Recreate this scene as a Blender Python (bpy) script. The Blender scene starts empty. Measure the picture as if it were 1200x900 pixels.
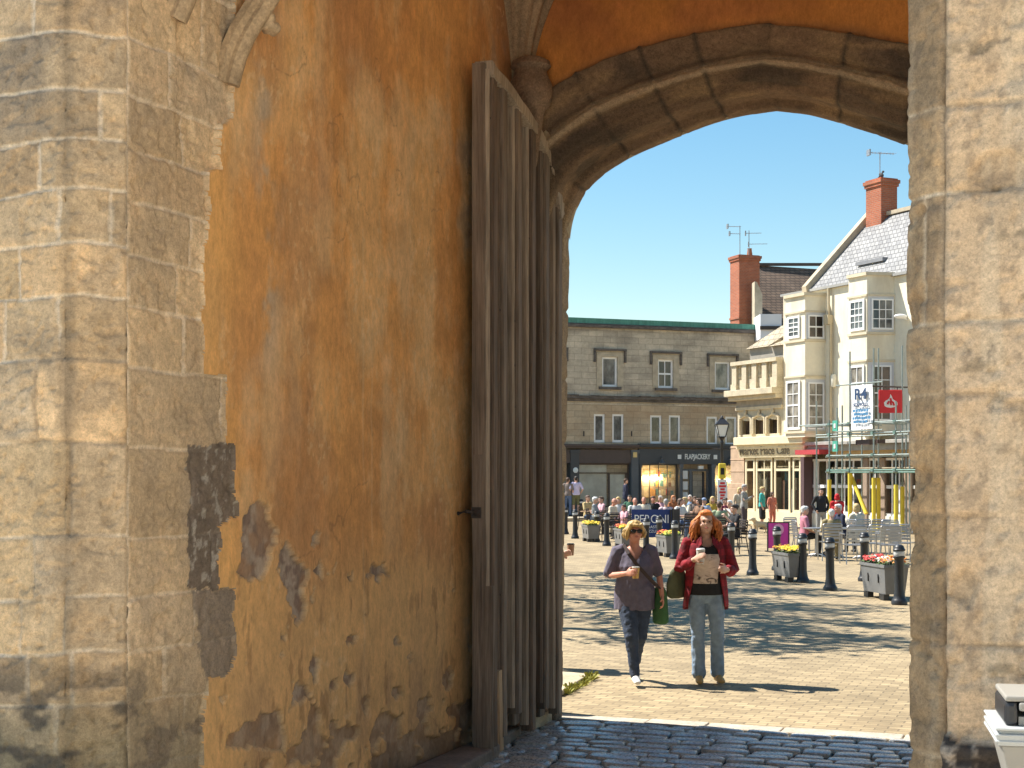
import bpy, bmesh, math, random
import numpy as np
from mathutils import Vector, Matrix, noise as mnoise
R = math.radians
random.seed(7)
SC = bpy.context.scene
COL = SC.collection
# ------------------------------------------------------------------ camera constants
F, CX, CY, H = 1750.0, 600.0, 557.0, 2.05
def gpd(py): return F*H/(py-CY)                       # distance of the ground seen at a row
def gp(px, py):
    d = gpd(py); return Vector(((px-CX)/F*d, d, 0))
def at(px, py, d): return Vector(((px-CX)/F*d, d, H+(CY-py)/F*d))

# ------------------------------------------------------------------ mesh helpers
class MB:
    def __init__(s): s.v=[]; s.f=[]; s.m=[]
    def add(s, vs, fs, mi=0, M=None):
        o=len(s.v)
        if M is not None: vs=[M@Vector(v) for v in vs]
        s.v+= [tuple(v) for v in vs]; s.f+=[tuple(i+o for i in f) for f in fs]; s.m+=[mi]*len(fs); return s
    def box(s, x0,x1,y0,y1,z0,z1, mi=0, M=None):
        vs=[(x0,y0,z0),(x1,y0,z0),(x1,y1,z0),(x0,y1,z0),(x0,y0,z1),(x1,y0,z1),(x1,y1,z1),(x0,y1,z1)]
        return s.add(vs,[(0,3,2,1),(4,5,6,7),(0,1,5,4),(1,2,6,5),(2,3,7,6),(3,0,4,7)],mi,M)
    def bar(s, a, b, w, h=None, mi=0, up=(0,0,1)):
        a=Vector(a); b=Vector(b); h=h or w; t=(b-a).normalized(); u=Vector(up)
        if abs(t.dot(u))>.98: u=Vector((0,1,0))
        x=t.cross(u).normalized(); y=x.cross(t)
        vs=[p+x*sx*w/2+y*sy*h/2 for p in (a,b) for sx,sy in ((-1,-1),(1,-1),(1,1),(-1,1))]
        return s.add(vs,[(0,1,2,3),(4,7,6,5),(0,4,5,1),(1,5,6,2),(2,6,7,3),(3,7,4,0)],mi)
    def tube(s, pts, r, n=8, mi=0, caps=True):
        return s.limb(pts, [r]*len(pts) if not isinstance(r,(list,tuple)) else r, n=n, mi=mi, dome=False, caps=caps)
    def limb(s, pts, rad, n=10, mi=0, ref=(0,1,0), dome=True, caps=True):
        pts=[Vector(p) for p in pts]; N=len(pts); o=len(s.v); rows=[]
        def ring(c,t,ra,rb):
            f=Vector(ref)
            if abs(t.dot(f))>.95: f=Vector((1,0,0)) if abs(t.x)<.9 else Vector((0,0,1))
            x=t.cross(f).normalized(); y=x.cross(t).normalized()*-1
            return [c+x*ra*math.cos(2*math.pi*k/n)+y*rb*math.sin(2*math.pi*k/n) for k in range(n)]
        for i,p in enumerate(pts):
            t=((pts[min(i+1,N-1)]-pts[max(i-1,0)])).normalized()
            r=rad[i]; ra,rb=(r if isinstance(r,(list,tuple)) else (r,r))
            if dome and i==0:
                m=min(ra,rb); rows.append(ring(p-t*m*.55,t,ra*.7,rb*.7))
            rows.append(ring(p,t,ra,rb))
            if dome and i==N-1:
                m=min(ra,rb); rows.append(ring(p+t*m*.55,t,ra*.7,rb*.7))
        vs=[v for r_ in rows for v in r_]; fs=[]
        K=len(rows)
        for i in range(K-1):
            for k in range(n):
                a=i*n+k; b=i*n+(k+1)%n; fs.append((a,b,b+n,a+n))
        if caps:
            fs.append(tuple(range(n-1,-1,-1))); fs.append(tuple((K-1)*n+k for k in range(n)))
        return s.add(vs,fs,mi)
    def ell(s, c, r, nu=14, nv=9, mi=0, M=None):
        vs=[];fs=[]
        for j in range(1,nv):
            th=math.pi*j/nv
            for i in range(nu):
                ph=2*math.pi*i/nu
                vs.append(Vector((r[0]*math.sin(th)*math.cos(ph), r[1]*math.sin(th)*math.sin(ph), r[2]*math.cos(th))))
        vs.append(Vector((0,0,r[2]))); vs.append(Vector((0,0,-r[2])))
        T=len(vs)-2; B=T+1
        for j in range(nv-2):
            for i in range(nu):
                a=j*nu+i; b=j*nu+(i+1)%nu; fs.append((a,a+nu,b+nu,b))
        for i in range(nu):
            fs.append((T,i,(i+1)%nu)); q=(nv-2)*nu; fs.append((B,q+(i+1)%nu,q+i))
        if M is not None: vs=[M@v for v in vs]
        vs=[v+Vector(c) for v in vs]
        return s.add(vs,fs,mi)
    def lathe(s, prof, n=16, mi=0, M=None, caps=True):
        vs=[(r*math.cos(2*math.pi*k/n), r*math.sin(2*math.pi*k/n), z) for r,z in prof for k in range(n)]
        fs=[]
        for i in range(len(prof)-1):
            for k in range(n):
                a=i*n+k; b=i*n+(k+1)%n; fs.append((a,b,b+n,a+n))
        if caps:
            fs.append(tuple(range(n-1,-1,-1))); fs.append(tuple((len(prof)-1)*n+k for k in range(n)))
        return s.add(vs,fs,mi,M)
    def prism(s, poly, axis, a, b, mi=0):
        # polygon in the two other axes, extruded along axis from a to b
        def P(p,q):
            return {'x':(q,p[0],p[1]),'y':(p[0],q,p[1]),'z':(p[0],p[1],q)}[axis]
        n=len(poly); vs=[P(p,a) for p in poly]+[P(p,b) for p in poly]
        fs=[tuple(range(n)),tuple(range(2*n-1,n-1,-1))]+[(i,i+n,(i+1)%n+n,(i+1)%n) for i in range(n)]
        return s.add(vs,fs,mi)
    def quad(s,a,b,c,d,mi=0): return s.add([a,b,c,d],[(0,1,2,3)],mi)
    def build(s, name, mats, parent=None, smooth=None, loc=None, bev=0, fix=True):
        me=bpy.data.meshes.new(name); me.from_pydata(s.v,[],s.f)
        if not isinstance(mats,(list,tuple)): mats=[mats]
        for m in mats: me.materials.append(m)
        if len(mats)>1: me.polygons.foreach_set('material_index', s.m)
        if fix:
            bm=bmesh.new(); bm.from_mesh(me); bmesh.ops.recalc_face_normals(bm,faces=bm.faces); bm.to_mesh(me); bm.free()
        if smooth is not None:
            me.shade_smooth()
            if smooth<179: me.set_sharp_from_angle(angle=R(smooth))
        o=bpy.data.objects.new(name,me); COL.objects.link(o)
        if parent: o.parent=parent
        if loc is not None: o.location=loc
        if bev:
            m=o.modifiers.new('b','BEVEL'); m.width=bev; m.segments=2; m.limit_method='ANGLE'; m.harden_normals=False
        return o

def tag(o,label=None,cat=None,group=None,kind=None):
    if label: o['label']=label
    if cat: o['category']=cat
    if group: o['group']=group
    if kind: o['kind']=kind
    return o
def thing(name,label,cat,loc=(0,0,0),rz=0,group=None):
    o=bpy.data.objects.new(name,None); o.empty_display_size=.2; COL.objects.link(o)
    o.location=loc; o.rotation_euler=(0,0,rz); return tag(o,label,cat,group)
def copy_tree(o,parent=None):
    c=o.copy(); COL.objects.link(c)
    if parent: c.parent=parent
    for ch in [x for x in o.children]: copy_tree(ch,c)
    return c
def evalmesh(o):
    dg=bpy.context.evaluated_depsgraph_get(); e=o.evaluated_get(dg)
    return bpy.data.meshes.new_from_object(e)
def remesh(o,vox,it=3):
    m=o.modifiers.new('r','REMESH'); m.mode='VOXEL'; m.voxel_size=vox
    if it: q=o.modifiers.new('s','SMOOTH'); q.iterations=it; q.factor=.5
    n=evalmesh(o); old=o.data; o.modifiers.clear(); n.name=o.name; o.data=n; bpy.data.meshes.remove(old)
    n.shade_smooth(); return o
def gridmesh(name, P, mat, parent=None, col=None, mask=None, smooth=True):
    """P: (nz, na, 3) points; mask: (nz-1, na-1) faces kept"""
    nz,na,_=P.shape
    idx=np.arange(nz*na).reshape(nz,na)
    q=np.stack([idx[:-1,:-1],idx[:-1,1:],idx[1:,1:],idx[1:,:-1]],-1).reshape(-1,4)
    if mask is not None: q=q[mask.reshape(-1)]
    used=np.unique(q); remap=np.full(nz*na,-1); remap[used]=np.arange(len(used)); q=remap[q]
    V=P.reshape(-1,3)[used]
    me=bpy.data.meshes.new(name); me.vertices.add(len(V)); me.vertices.foreach_set('co',V.astype(np.float32).ravel())
    me.loops.add(q.size); me.loops.foreach_set('vertex_index',q.astype(np.int32).ravel())
    me.polygons.add(len(q)); me.polygons.foreach_set('loop_start',np.arange(0,q.size,4,dtype=np.int32))
    me.update(calc_edges=True); me.validate()
    if col is not None:
        C=np.ones((len(V),4),np.float32); C[:,:3]=col.reshape(-1,3)[used]
        at_=me.color_attributes.new('Col','FLOAT_COLOR','POINT'); at_.data.foreach_set('color',C.ravel())
    me.materials.append(mat)
    if smooth: me.shade_smooth()
    o=bpy.data.objects.new(name,me); COL.objects.link(o)
    if parent: o.parent=parent
    return o
# ------------------------------------------------------------------ numpy noise
_rng=np.random.RandomState(3); _LAT=_rng.rand(512,512).astype(np.float32)
def vn(x,y,seed=0):
    x=np.asarray(x,float)+seed*17.37; y=np.asarray(y,float)+seed*31.11
    xi=np.floor(x).astype(int); yi=np.floor(y).astype(int); fx=x-xi; fy=y-yi
    fx=fx*fx*(3-2*fx); fy=fy*fy*(3-2*fy)
    L=lambda i,j:_LAT[i%512,j%512]
    return (L(xi,yi)*(1-fx)+L(xi+1,yi)*fx)*(1-fy)+(L(xi,yi+1)*(1-fx)+L(xi+1,yi+1)*fx)*fy
def fbm(x,y,seed=0,o=4,g=.5):
    s=0;a=1;t=0
    for k in range(o):
        s=s+a*vn(x*2**k,y*2**k,seed+k*3); t+=a; a*=g
    return s/t
def sst(a,b,x):
    t=np.clip((x-a)/(b-a),0,1); return t*t*(3-2*t)
def mixc(A,B,t): return A+(B-A)*t[...,None]
def inpoly(px,py,poly):
    px=np.asarray(px); py=np.asarray(py); ins=np.zeros(px.shape,bool); n=len(poly)
    for i in range(n):
        x1,y1=poly[i]; x2,y2=poly[(i+1)%n]
        if y1==y2: continue
        c=((y1>py)!=(y2>py))&(px<(x2-x1)*(py-y1)/(y2-y1)+x1); ins^=c
    return ins
def ashlar(a,z,courses,seed,lo=.28,hi=.6,forced=()):
    """a,z arrays -> edge distance, two randoms per block"""
    rr=random.Random(seed); E=np.full(a.shape,9.); r1=np.zeros(a.shape); r2=np.zeros(a.shape)
    amin=a.min()-.01; amax=a.max()+.01
    for i in range(len(courses)-1):
        z0,z1=courses[i],courses[i+1]; m=(z>=z0)&(z<z1)
        js=[amin-rr.uniform(0,.4)]
        while js[-1]<amax: js.append(js[-1]+rr.uniform(lo,hi))
        js=sorted([j for j in js if all(abs(j-f)>.07 for f in forced)]+list(forced))
        for k in range(len(js)-1):
            q1=rr.random();q2=rr.random()
            mm=m&(a>=js[k])&(a<js[k+1])
            if not mm.any(): continue
            E[mm]=np.minimum(np.minimum(a[mm]-js[k],js[k+1]-a[mm]),np.minimum(z[mm]-z0,z1-z[mm])); r1[mm]=q1; r2[mm]=q2
    return E,r1,r2
# ------------------------------------------------------------------ materials
def srgb(r,g,b):
    f=lambda c:(c/255/12.92 if c/255<=.04045 else ((c/255+.055)/1.055)**2.4)
    return (f(r),f(g),f(b))
_M={}
class NT:
    def __init__(s,name):
        s.m=bpy.data.materials.new(name); s.m.use_nodes=True; s.t=s.m.node_tree; s.t.nodes.clear()
        s.o=s.n('ShaderNodeOutputMaterial'); s.b=s.n('ShaderNodeBsdfPrincipled'); s.l(s.b.outputs[0],s.o.inputs[0])
        s.tc=s.n('ShaderNodeTexCoord')
    def n(s,t,**k):
        x=s.t.nodes.new(t)
        for a,b in k.items(): setattr(x,a,b)
        return x
    def l(s,a,b): s.t.links.new(a,b)
    def map(s,scale=(1,1,1),rot=(0,0,0),src=None):
        m=s.n('ShaderNodeMapping'); m.inputs['Scale'].default_value=scale; m.inputs['Rotation'].default_value=rot
        s.l(src or s.tc.outputs['Object'],m.inputs[0]); return m.outputs[0]
    def noise(s,vec,scale,detail=4,rough=.55,dist=0):
        x=s.n('ShaderNodeTexNoise'); x.inputs['Scale'].default_value=scale; x.inputs['Detail'].default_value=detail
        x.inputs['Roughness'].default_value=rough; x.inputs['Distortion'].default_value=dist
        s.l(vec,x.inputs['Vector']); return x.outputs['Fac']
    def ramp(s,fac,stops):
        x=s.n('ShaderNodeValToRGB'); e=x.color_ramp.elements
        while len(e)<len(stops): e.new(.5)
        for i,(p,c) in enumerate(stops): e[i].position=p; e[i].color=(*c,1) if len(c)==3 else c
        s.l(fac,x.inputs[0]); return x.outputs[0]
    def mix(s,a,b,fac=.5,mode='MIX'):
        x=s.n('ShaderNodeMix',data_type='RGBA',blend_type=mode)
        for v,i in ((fac,0),(a,6),(b,7)):
            if hasattr(v,'links'): s.l(v,x.inputs[i])
            else: x.inputs[i].default_value=v if i==0 else ((*v,1) if len(v)==3 else v)
        return x.outputs[2]
    def math(s,op,a,b=0.):
        x=s.n('ShaderNodeMath',operation=op)
        for v,i in ((a,0),(b,1)):
            if hasattr(v,'links'): s.l(v,x.inputs[i])
            else: x.inputs[i].default_value=v
        return x.outputs[0]
    def bump(s,h,strength=.3,dist=.01,prev=None):
        x=s.n('ShaderNodeBump'); x.inputs['Strength'].default_value=strength; x.inputs['Distance'].default_value=dist
        s.l(h,x.inputs['Height'])
        if prev is not None: s.l(prev,x.inputs['Normal'])
        s.l(x.outputs[0],s.b.inputs['Normal']); return x.outputs[0]
    def base(s,c):
        if hasattr(c,'links'): s.l(c,s.b.inputs['Base Color'])
        else: s.b.inputs['Base Color'].default_value=(*c,1)
    def set(s,**k):
        for a,b in k.items(): s.b.inputs[a.replace('_',' ')].default_value=b
        return s
def g3(v): return (v,v,v)
def mat(name,c,rough=.7,var=.25,ns=6,bump=.15,bns=None,bd=.01,stretch=(1,1,1),metal=0,spec=None,var2=0):
    if name in _M: return _M[name]
    N=NT(name); v=N.map(stretch); f=N.noise(v,ns,5)
    col=N.mix(c,N.ramp(f,[(.25,g3(1-var)),(.75,g3(1+var))]),1.,'MULTIPLY')
    if var2:
        f2=N.noise(v,ns*7,4); col=N.mix(col,N.ramp(f2,[(.3,g3(1-var2)),(.7,g3(1+var2))]),1.,'MULTIPLY')
    N.base(col)
    if bump: N.bump(N.noise(v,bns or ns*5,4),bump,bd)
    N.set(Roughness=rough,Metallic=metal)
    if spec is not None: N.b.inputs['Specular IOR Level'].default_value=spec
    _M[name]=N.m; return N.m
def vcol(name,rough=.85,amp=.35,scale=30,bump=.5,bd=.008,stretch=(1,1,1),fine=180):
    N=NT(name); a=N.n('ShaderNodeVertexColor',layer_name='Col'); v=N.map(stretch)
    f=N.noise(v,scale,6,.65); f2=N.noise(v,fine,3,.6)
    c=N.mix(a.outputs[0],N.ramp(f,[(.25,g3(1-amp)),(.75,g3(1+amp))]),1.,'MULTIPLY')
    c=N.mix(c,N.ramp(f2,[(.3,g3(1-amp*.5)),(.7,g3(1+amp*.5))]),1.,'MULTIPLY')
    f3=N.noise(v,scale*2.7,4,.7); c=N.mix(c,N.ramp(f3,[(.32,g3(1-amp*.9)),(.5,g3(1)),(.68,g3(1+amp*.6))]),1.,'MULTIPLY')
    N.base(c); h=N.math('ADD',N.math('ADD',f,N.math('MULTIPLY',f3,.5)),N.math('MULTIPLY',f2,.35)); N.bump(h,bump,bd); N.set(Roughness=rough); return N.m
def emit(name,c,s):
    N=NT(name); N.base(c); N.b.inputs['Emission Color'].default_value=(*c,1); N.set(Emission_Strength=s); return N.m
def glass(name,tint=(.9,.95,.95),mixf=.82):
    N=NT(name); t=N.n('ShaderNodeBsdfTransparent'); t.inputs[0].default_value=(*tint,1)
    g=N.n('ShaderNodeBsdfGlossy'); g.inputs['Roughness'].default_value=.03
    fr=N.n('ShaderNodeFresnel'); fr.inputs[0].default_value=1.5
    mx=N.n('ShaderNodeMixShader'); a=N.math('ADD',N.math('MULTIPLY',fr.outputs[0],.9),1-mixf)
    N.l(a,mx.inputs[0]); N.l(t.outputs[0],mx.inputs[1]); N.l(g.outputs[0],mx.inputs[2]); N.l(mx.outputs[0],N.o.inputs[0]); return N.m
def brickmat(name,c1,c2,mort,bw,bh,ms=.01,rough=.85,axes='xz',bump=.4,noisev=.3,off=.5,stain=None,ns=1.2,squash=1.):
    N=NT(name)
    sp=N.n('ShaderNodeSeparateXYZ'); N.l(N.tc.outputs['Object'],sp.inputs[0])
    cb=N.n('ShaderNodeCombineXYZ')
    if axes=='xz':
        N.l(N.math('ADD',sp.outputs[0],sp.outputs[1]),cb.inputs[0]); N.l(sp.outputs[2],cb.inputs[1])
    else:
        N.l(sp.outputs[0],cb.inputs[0]); N.l(sp.outputs[1],cb.inputs[1])
    b=N.n('ShaderNodeTexBrick'); b.offset=off; b.squash=squash
    wob=N.n('ShaderNodeTexNoise'); wob.inputs['Scale'].default_value=3/ max(bh,.05)*.12; N.l(cb.outputs[0],wob.inputs['Vector'])
    ad=N.n('ShaderNodeVectorMath',operation='MULTIPLY_ADD'); N.l(wob.outputs['Color'],ad.inputs[0]); ad.inputs[1].default_value=(bh*.12,)*3; N.l(cb.outputs[0],ad.inputs[2])
    N.l(ad.outputs[0],b.inputs['Vector']); b.inputs['Scale'].default_value=1
    for k,v in (('Brick Width',bw),('Row Height',bh),('Mortar Size',ms),('Mortar Smooth',.3),('Bias',0.)): b.inputs[k].default_value=v
    b.inputs['Color1'].default_value=(*c1,1); b.inputs['Color2'].default_value=(*c2,1); b.inputs['Mortar'].default_value=(*mort,1)
    f=N.noise(cb.outputs[0],ns,6,.6); f2=N.noise(cb.outputs[0],ns*9,5,.65)
    c=N.mix(b.outputs['Color'],N.ramp(f,[(.3,g3(1-noisev)),(.7,g3(1+noisev))]),1.,'MULTIPLY')
    c=N.mix(c,N.ramp(f2,[(.3,g3(1-noisev*.6)),(.7,g3(1+noisev*.6))]),1.,'MULTIPLY')
    if stain:
        mp=N.map((stain[1],1,stain[2]),src=None); s_=N.noise(mp,1.,5,.6); c=N.mix(c,stain[0],N.ramp(s_,[(.48,g3(0)),(.7,g3(stain[3]))]),'MIX')
    N.base(c); hh=N.math('ADD',N.math('MULTIPLY',N.math('SUBTRACT',1.,b.outputs['Fac']),1.),N.math('MULTIPLY',f2,.5)); N.bump(hh,bump,ms*.8); N.set(Roughness=rough); return N.m
SUN_E,SKY_S,EXPO=5.0,.072,1.12
# ================================================================== GATEHOUSE
TH=R(20.97); GO=Vector((.034,11.93,0)); UV=Vector((math.sin(TH),math.cos(TH),0)); VV=Vector((math.cos(TH),-math.sin(TH),0))
CAMV=(-GO.x*VV.x-GO.y*VV.y); CAMU=(-GO.x*UV.x-GO.y*UV.y)
def gl(v,u,z=0): return GO+VV*v+UV*u+Vector((0,0,z))
def ray_l(px,py,axis,val):
    dx=(px-CX)/F; dz=(CY-py)/F; dv=dx*VV.x+VV.y; du=dx*UV.x+UV.y
    t=(val-CAMV)/dv if axis=='v' else (val-CAMU)/du
    return CAMV+dv*t, CAMU+du*t, H+dz*t
gate=thing('stone_gatehouse','medieval stone gatehouse passage with ochre plastered wall and pointed arch','gatehouse',GO,-TH)

M_stone=vcol('weathered_stone',.9,.25,26,.8,.008)
M_plast=vcol('ochre_plaster',.92,.17,14,.4,.006,(1,1,.5),120)
M_dark =mat('grimy_stone',(.20,.15,.105),.9,.35,3,.5,30,.02,var2=.25)
M_mass =mat('plain_stone',(.40,.32,.21),.9,.3,2,.4,20,.02,var2=.2)
M_vault=mat('vault_plaster',(.48,.235,.075),.9,.25,2,.2,var2=.12)

TAN=np.array([.56,.405,.235]); GREY=np.array([.455,.35,.235]); WARM=np.array([.60,.40,.215]); BRN=np.array([.34,.25,.16]); DKG=np.array([.15,.12,.10])
MORT=np.array([.74,.64,.50])
COURSES=[-.2,.32,.64,.95,1.2,1.46,1.75,2.19,2.575,2.87,3.12,3.38,3.62,3.87,4.14,4.55,4.95,5.4,5.9,6.5,7.4]
def stonecol(A,Z,E,r1,r2,seed,grime=True,mort=.62):
    c=mixc(TAN*np.ones(A.shape+(3,)),GREY,sst(.25,.95,r1)*.75)
    c=mixc(c,WARM,sst(.80,.86,r2)*.5); c=mixc(c,BRN,sst(.0,.12,.12-r2)*.6)
    c=c*(.80+.36*((r1*7.31+r2*3.17)%1))[...,None]
    n=fbm(A*3,Z*3,seed,5); c=c*(.62+.74*n)[...,None]; n5=fbm(A*18,Z*26,seed+5,4); c=c*(.80+.40*n5)[...,None]
    n2=fbm(A*9,Z*14,seed+9,4); c=mixc(c,WARM*np.ones_like(c),sst(.55,.75,n2)*.35); c=mixc(c,GREY*.8*np.ones_like(c),sst(.55,.8,fbm(A*5,Z*4,seed+20,4))*.6)
    # soot-dark crust patches high up
    c=mixc(c,np.array([.17,.145,.12])*np.ones_like(c),sst(.55,.68,fbm(A*2.2,Z*2.2,seed+31,5))*sst(3.2,4.2,Z)*.55)
    w=.003+.013*fbm(A*6,Z*6,seed+41,3)
    j=1-sst(w*.5,w*1.3,E)
    strong=sst(.28,.5,fbm(A*1.7,Z*1.7,seed+55,3))
    c=mixc(c,MORT*np.ones_like(c),j*mort*strong); c=mixc(c,BRN*.8*np.ones_like(c),j*.55*(1-strong))
    if grime:
        gz=sst(1.35,.6,Z+.5*(fbm(A*3,Z*3,seed+61,4)-.5)*1.4)
        c=mixc(c,np.array([.125,.115,.075])*np.ones_like(c)*(.5+1.2*fbm(A*12,Z*12,seed+63,3))[...,None],gz*.82)
        blk=sst(.54,.64,fbm(A*4,Z*7,seed+67,4))*sst(1.35,.9,Z); c=mixc(c,np.array([.05,.045,.04])*np.ones_like(c),blk*.8)
    return c
def stoneh(A,Z,E,r1,seed):
    n=fbm(A*8,Z*8,seed+2,5)
    h=sst(0,.018,E)*.009+(r1-.5)*.010+(n-.5)*.016
    pit=sst(.64,.72,fbm(A*22,Z*22,seed+71,3)); h-=pit*.010
    scal=sst(.6,.7,fbm(A*5,Z*9,seed+77,4)); h-=scal*.010
    h+=sst(.9,.3,Z)*(fbm(A*4,Z*5,seed+88,4)-.5)*.06
    return h
# ---- left pier: plan polyline (v,u): front face, chamfer, up to the wall plane
def sweep_plan(name,plan,res_a,z0,z1,res_z,fn,mat_,parent,edge_wob=.012,wseed=0):
    segs=[]; A=[];P=[];N=[];acc=0
    for i in range(len(plan)-1):
        p=np.array(plan[i],float); q=np.array(plan[i+1],float); L=np.linalg.norm(q-p); k=max(1,int(L/res_a))
        d=(q-p)/L; nrm=np.array([d[1],-d[0]])
        for j in range(k+(1 if i==len(plan)-2 else 0)):
            A.append(acc+L*j/k); P.append(p+d*L*j/k); N.append((nrm,i,j))
        acc+=L
    NN=[]
    for n_,i,j in N:
        if j==0 and i>0:
            p=np.array(plan[i-1]);q=np.array(plan[i]); d=(q-p)/np.linalg.norm(q-p); m=n_+np.array([d[1],-d[0]]); n_=m/np.linalg.norm(m)
        NN.append(n_)
    A=np.array(A);P=np.array(P);NN=np.array(NN); z=np.arange(z0,z1+1e-6,res_z)
    AA,ZZ=np.meshgrid(A,z); h,c=fn(AA,ZZ)
    X=P[:,0][None]+NN[:,0][None]*h; Y=P[:,1][None]+NN[:,1][None]*h
    w=(fbm(ZZ*2.1,ZZ*0+3,wseed,4)-.5)*2*edge_wob
    X=X+w*.7; Y=Y+w*.4
    return gridmesh(name,np.stack([X,Y,ZZ],-1),mat_,parent,c)
aF=1.15-.21; aC=aF+.297
def f_left(A,Z):
    E,r1,r2=ashlar(A+(fbm(A*2.5,Z*2.5,91,4)-.5)*.06*(np.abs(A-aC)>.05),Z+(fbm(A*1.6,Z*.8,93,4)-.5)*.10,COURSES,11,.2,.75,forced=(aC,))
    # joints of the chamfer are separate stones
    c=stonecol(A,Z,E,r1,r2,100); 
    arris=np.exp(-((A-aF-.015)/.035)**2); c=c*(1-.32*arris*(.5+fbm(A*3,Z*2,5,3)))[...,None]
    h=stoneh(A,Z,E,r1,100)-.02*np.exp(-((A-aF)/.03)**2)
    h-=.012*np.exp(-((A-aC)/.012)**2)
    return h,c
left_pier=sweep_plan('pier',[(-1.15,-5.39),(-.21,-5.39),(0,-5.18)],.0085,-.05,6.3,.0085,f_left,M_stone,gate,.010,4)
left_pier['label']='left pier of coursed tan ashlar with pale mortar joints'
# ---- left wall: toothed quoins + ochre plaster, one relief split in two parts
ures=.0115; zres=.0095
U=np.arange(-5.18,.02,ures); Zv=np.arange(-.05,6.7,zres); UU,ZZ=np.meshgrid(U,Zv)
def wp(px,py):
    v,u,z=ray_l(px,py,'v',0.); return (u,z)
bpx=[(272,-60),(272,75),(268,140),(255,143),(254,195),(240,200),(239,300),(237,437),(265,440),(262,523),(274,525),(273,580),(278,590),(278,604),(272,608),(257,617),(254,692),(274,694),(275,770),(267,790),(240,798),(236,845),(237,900),(237,1000)]
stone_poly=[wp(*p) for p in bpx]; stone_poly=[(-9,stone_poly[0][1])]+stone_poly+[(-9,stone_poly[-1][1])]
wu=UU+(fbm(UU*14,ZZ*14,7,4)-.5)*.07+(fbm(UU*3,ZZ*3,17,3)-.5)*.10; wz=ZZ+(fbm(UU*14,ZZ*14,8,4)-.5)*.06+(fbm(UU*3,ZZ*3,18,3)-.5)*.05
isS=inpoly(wu,wz,stone_poly)|(ZZ>stone_poly[0][1]-.02)&(UU<-4.6)
C4=[-.2,.32,.64,.95,1.2,1.46,1.75,2.19,2.575,2.87,3.12,3.38,3.62,3.87,4.14,4.55,4.95,5.4,5.9,6.5,7.4]
E,r1,r2=ashlar(UU,ZZ+(fbm(UU*1.6,ZZ*.8,95,4)-.5)*.08,C4,23,.55,.95,forced=(-5.185,))
cs=stonecol(UU,ZZ,E,r1,r2,140); cs=mixc(cs,GREY*1.05*np.ones_like(cs),.3*np.ones(UU.shape))*1.16
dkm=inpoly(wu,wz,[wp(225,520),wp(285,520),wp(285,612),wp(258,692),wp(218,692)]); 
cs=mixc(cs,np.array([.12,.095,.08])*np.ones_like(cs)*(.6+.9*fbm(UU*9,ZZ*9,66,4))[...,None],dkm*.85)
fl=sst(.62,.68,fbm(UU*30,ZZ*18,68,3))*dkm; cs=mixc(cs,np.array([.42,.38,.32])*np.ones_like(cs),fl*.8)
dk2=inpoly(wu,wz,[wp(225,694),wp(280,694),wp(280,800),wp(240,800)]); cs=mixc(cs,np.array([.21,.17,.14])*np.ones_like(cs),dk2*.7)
hs=stoneh(UU,ZZ,E,r1,140)-.012-.02*(UU>-4.76)*sst(3.3,3.9,ZZ)
# plaster colours
O1=np.array([.66,.335,.108]); O2=np.array([.58,.285,.095]); O3=np.array([.70,.43,.19]); O4=np.array([.70,.42,.165]); PALE=np.array([.70,.49,.27]); BR=np.array([.42,.205,.09]); GR=np.array([.34,.27,.22])
def K(c): return c*np.ones(UU.shape+(3,))
n1=fbm(UU*.9,ZZ*.55,201,5); n2=fbm(UU*2.3,ZZ*1.1,203,5); st=fbm(UU*7,ZZ*.6,205,5); n3=fbm(UU*6,ZZ*5,207,5); n4=fbm(UU*2.2+3,ZZ*2.,211,6,.6)
c=mixc(K(O1),K(O2),sst(.36,.62,n1)); c=mixc(c,K(O3),sst(.46,.66,n2)*.7)
c=mixc(c,K(PALE),sst(.46,.66,st*.3+n4*.7)*sst(1.0,2.2,ZZ)*.58)
c=mixc(c,K(BR),sst(.5,.72,fbm(UU*1.6,ZZ*.9,215,5))*.5)
c=mixc(c,K(O4),sst(1.75,1.2,ZZ+.7*(n1-.5))*.62); c=mixc(c,K(O4*np.array([1.,.92,.78])),sst(-4.1,-4.5,UU+.25*(n2-.5))*.75)
c=mixc(c,K(np.array([.40,.34,.26])),np.exp(-((UU+3.92+.1*(n2-.5))/.13)**2)*sst(.42,.58,n4)*sst(2.4,3.0,ZZ)*.75)
c=mixc(c,K(PALE*1.05),np.exp(-((UU+2.72)/.012)**2)*sst(.4,.6,fbm(UU*2,ZZ*1.5,221,3))*.45*(ZZ<3.6)); c=mixc(c,K(PALE),np.exp(-((UU+2.60)/.010)**2)*.35*(ZZ>1.6)*(ZZ<3.1))
c=mixc(c,K(BR*.75),sst(-.9,-.15,UU)*.7)                                  # shade behind the leaf, painted into the plaster
c=mixc(c,K(GR*.9),sst(.6,.72,n4)*sst(-1.9,-.8,UU)*.45)
c=mixc(c,K(np.array([.36,.2,.1])),sst(.5,.7,fbm(UU*5,ZZ*1.2,229,5))*sst(1.2,.5,ZZ)*.7)
c*= (.86+.42*n3)[...,None]; c=mixc(c,K(np.array([.72,.50,.27])),sst(1.9,.9,ZZ+.8*(n2-.5))*.28)
spk=sst(.66,.70,fbm(UU*26,ZZ*20,241,3)); c=mixc(c,K(PALE*1.1),spk*.45*sst(.45,.6,n2)); crk=np.exp(-((fbm(UU*1.6,ZZ*1.1,243,5)-.5)/.004)**2)*sst(.5,.6,fbm(UU*1.2,ZZ*1.2,245,3)); c=mixc(c,K(np.array([.20,.10,.05])),crk*.5)
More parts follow.
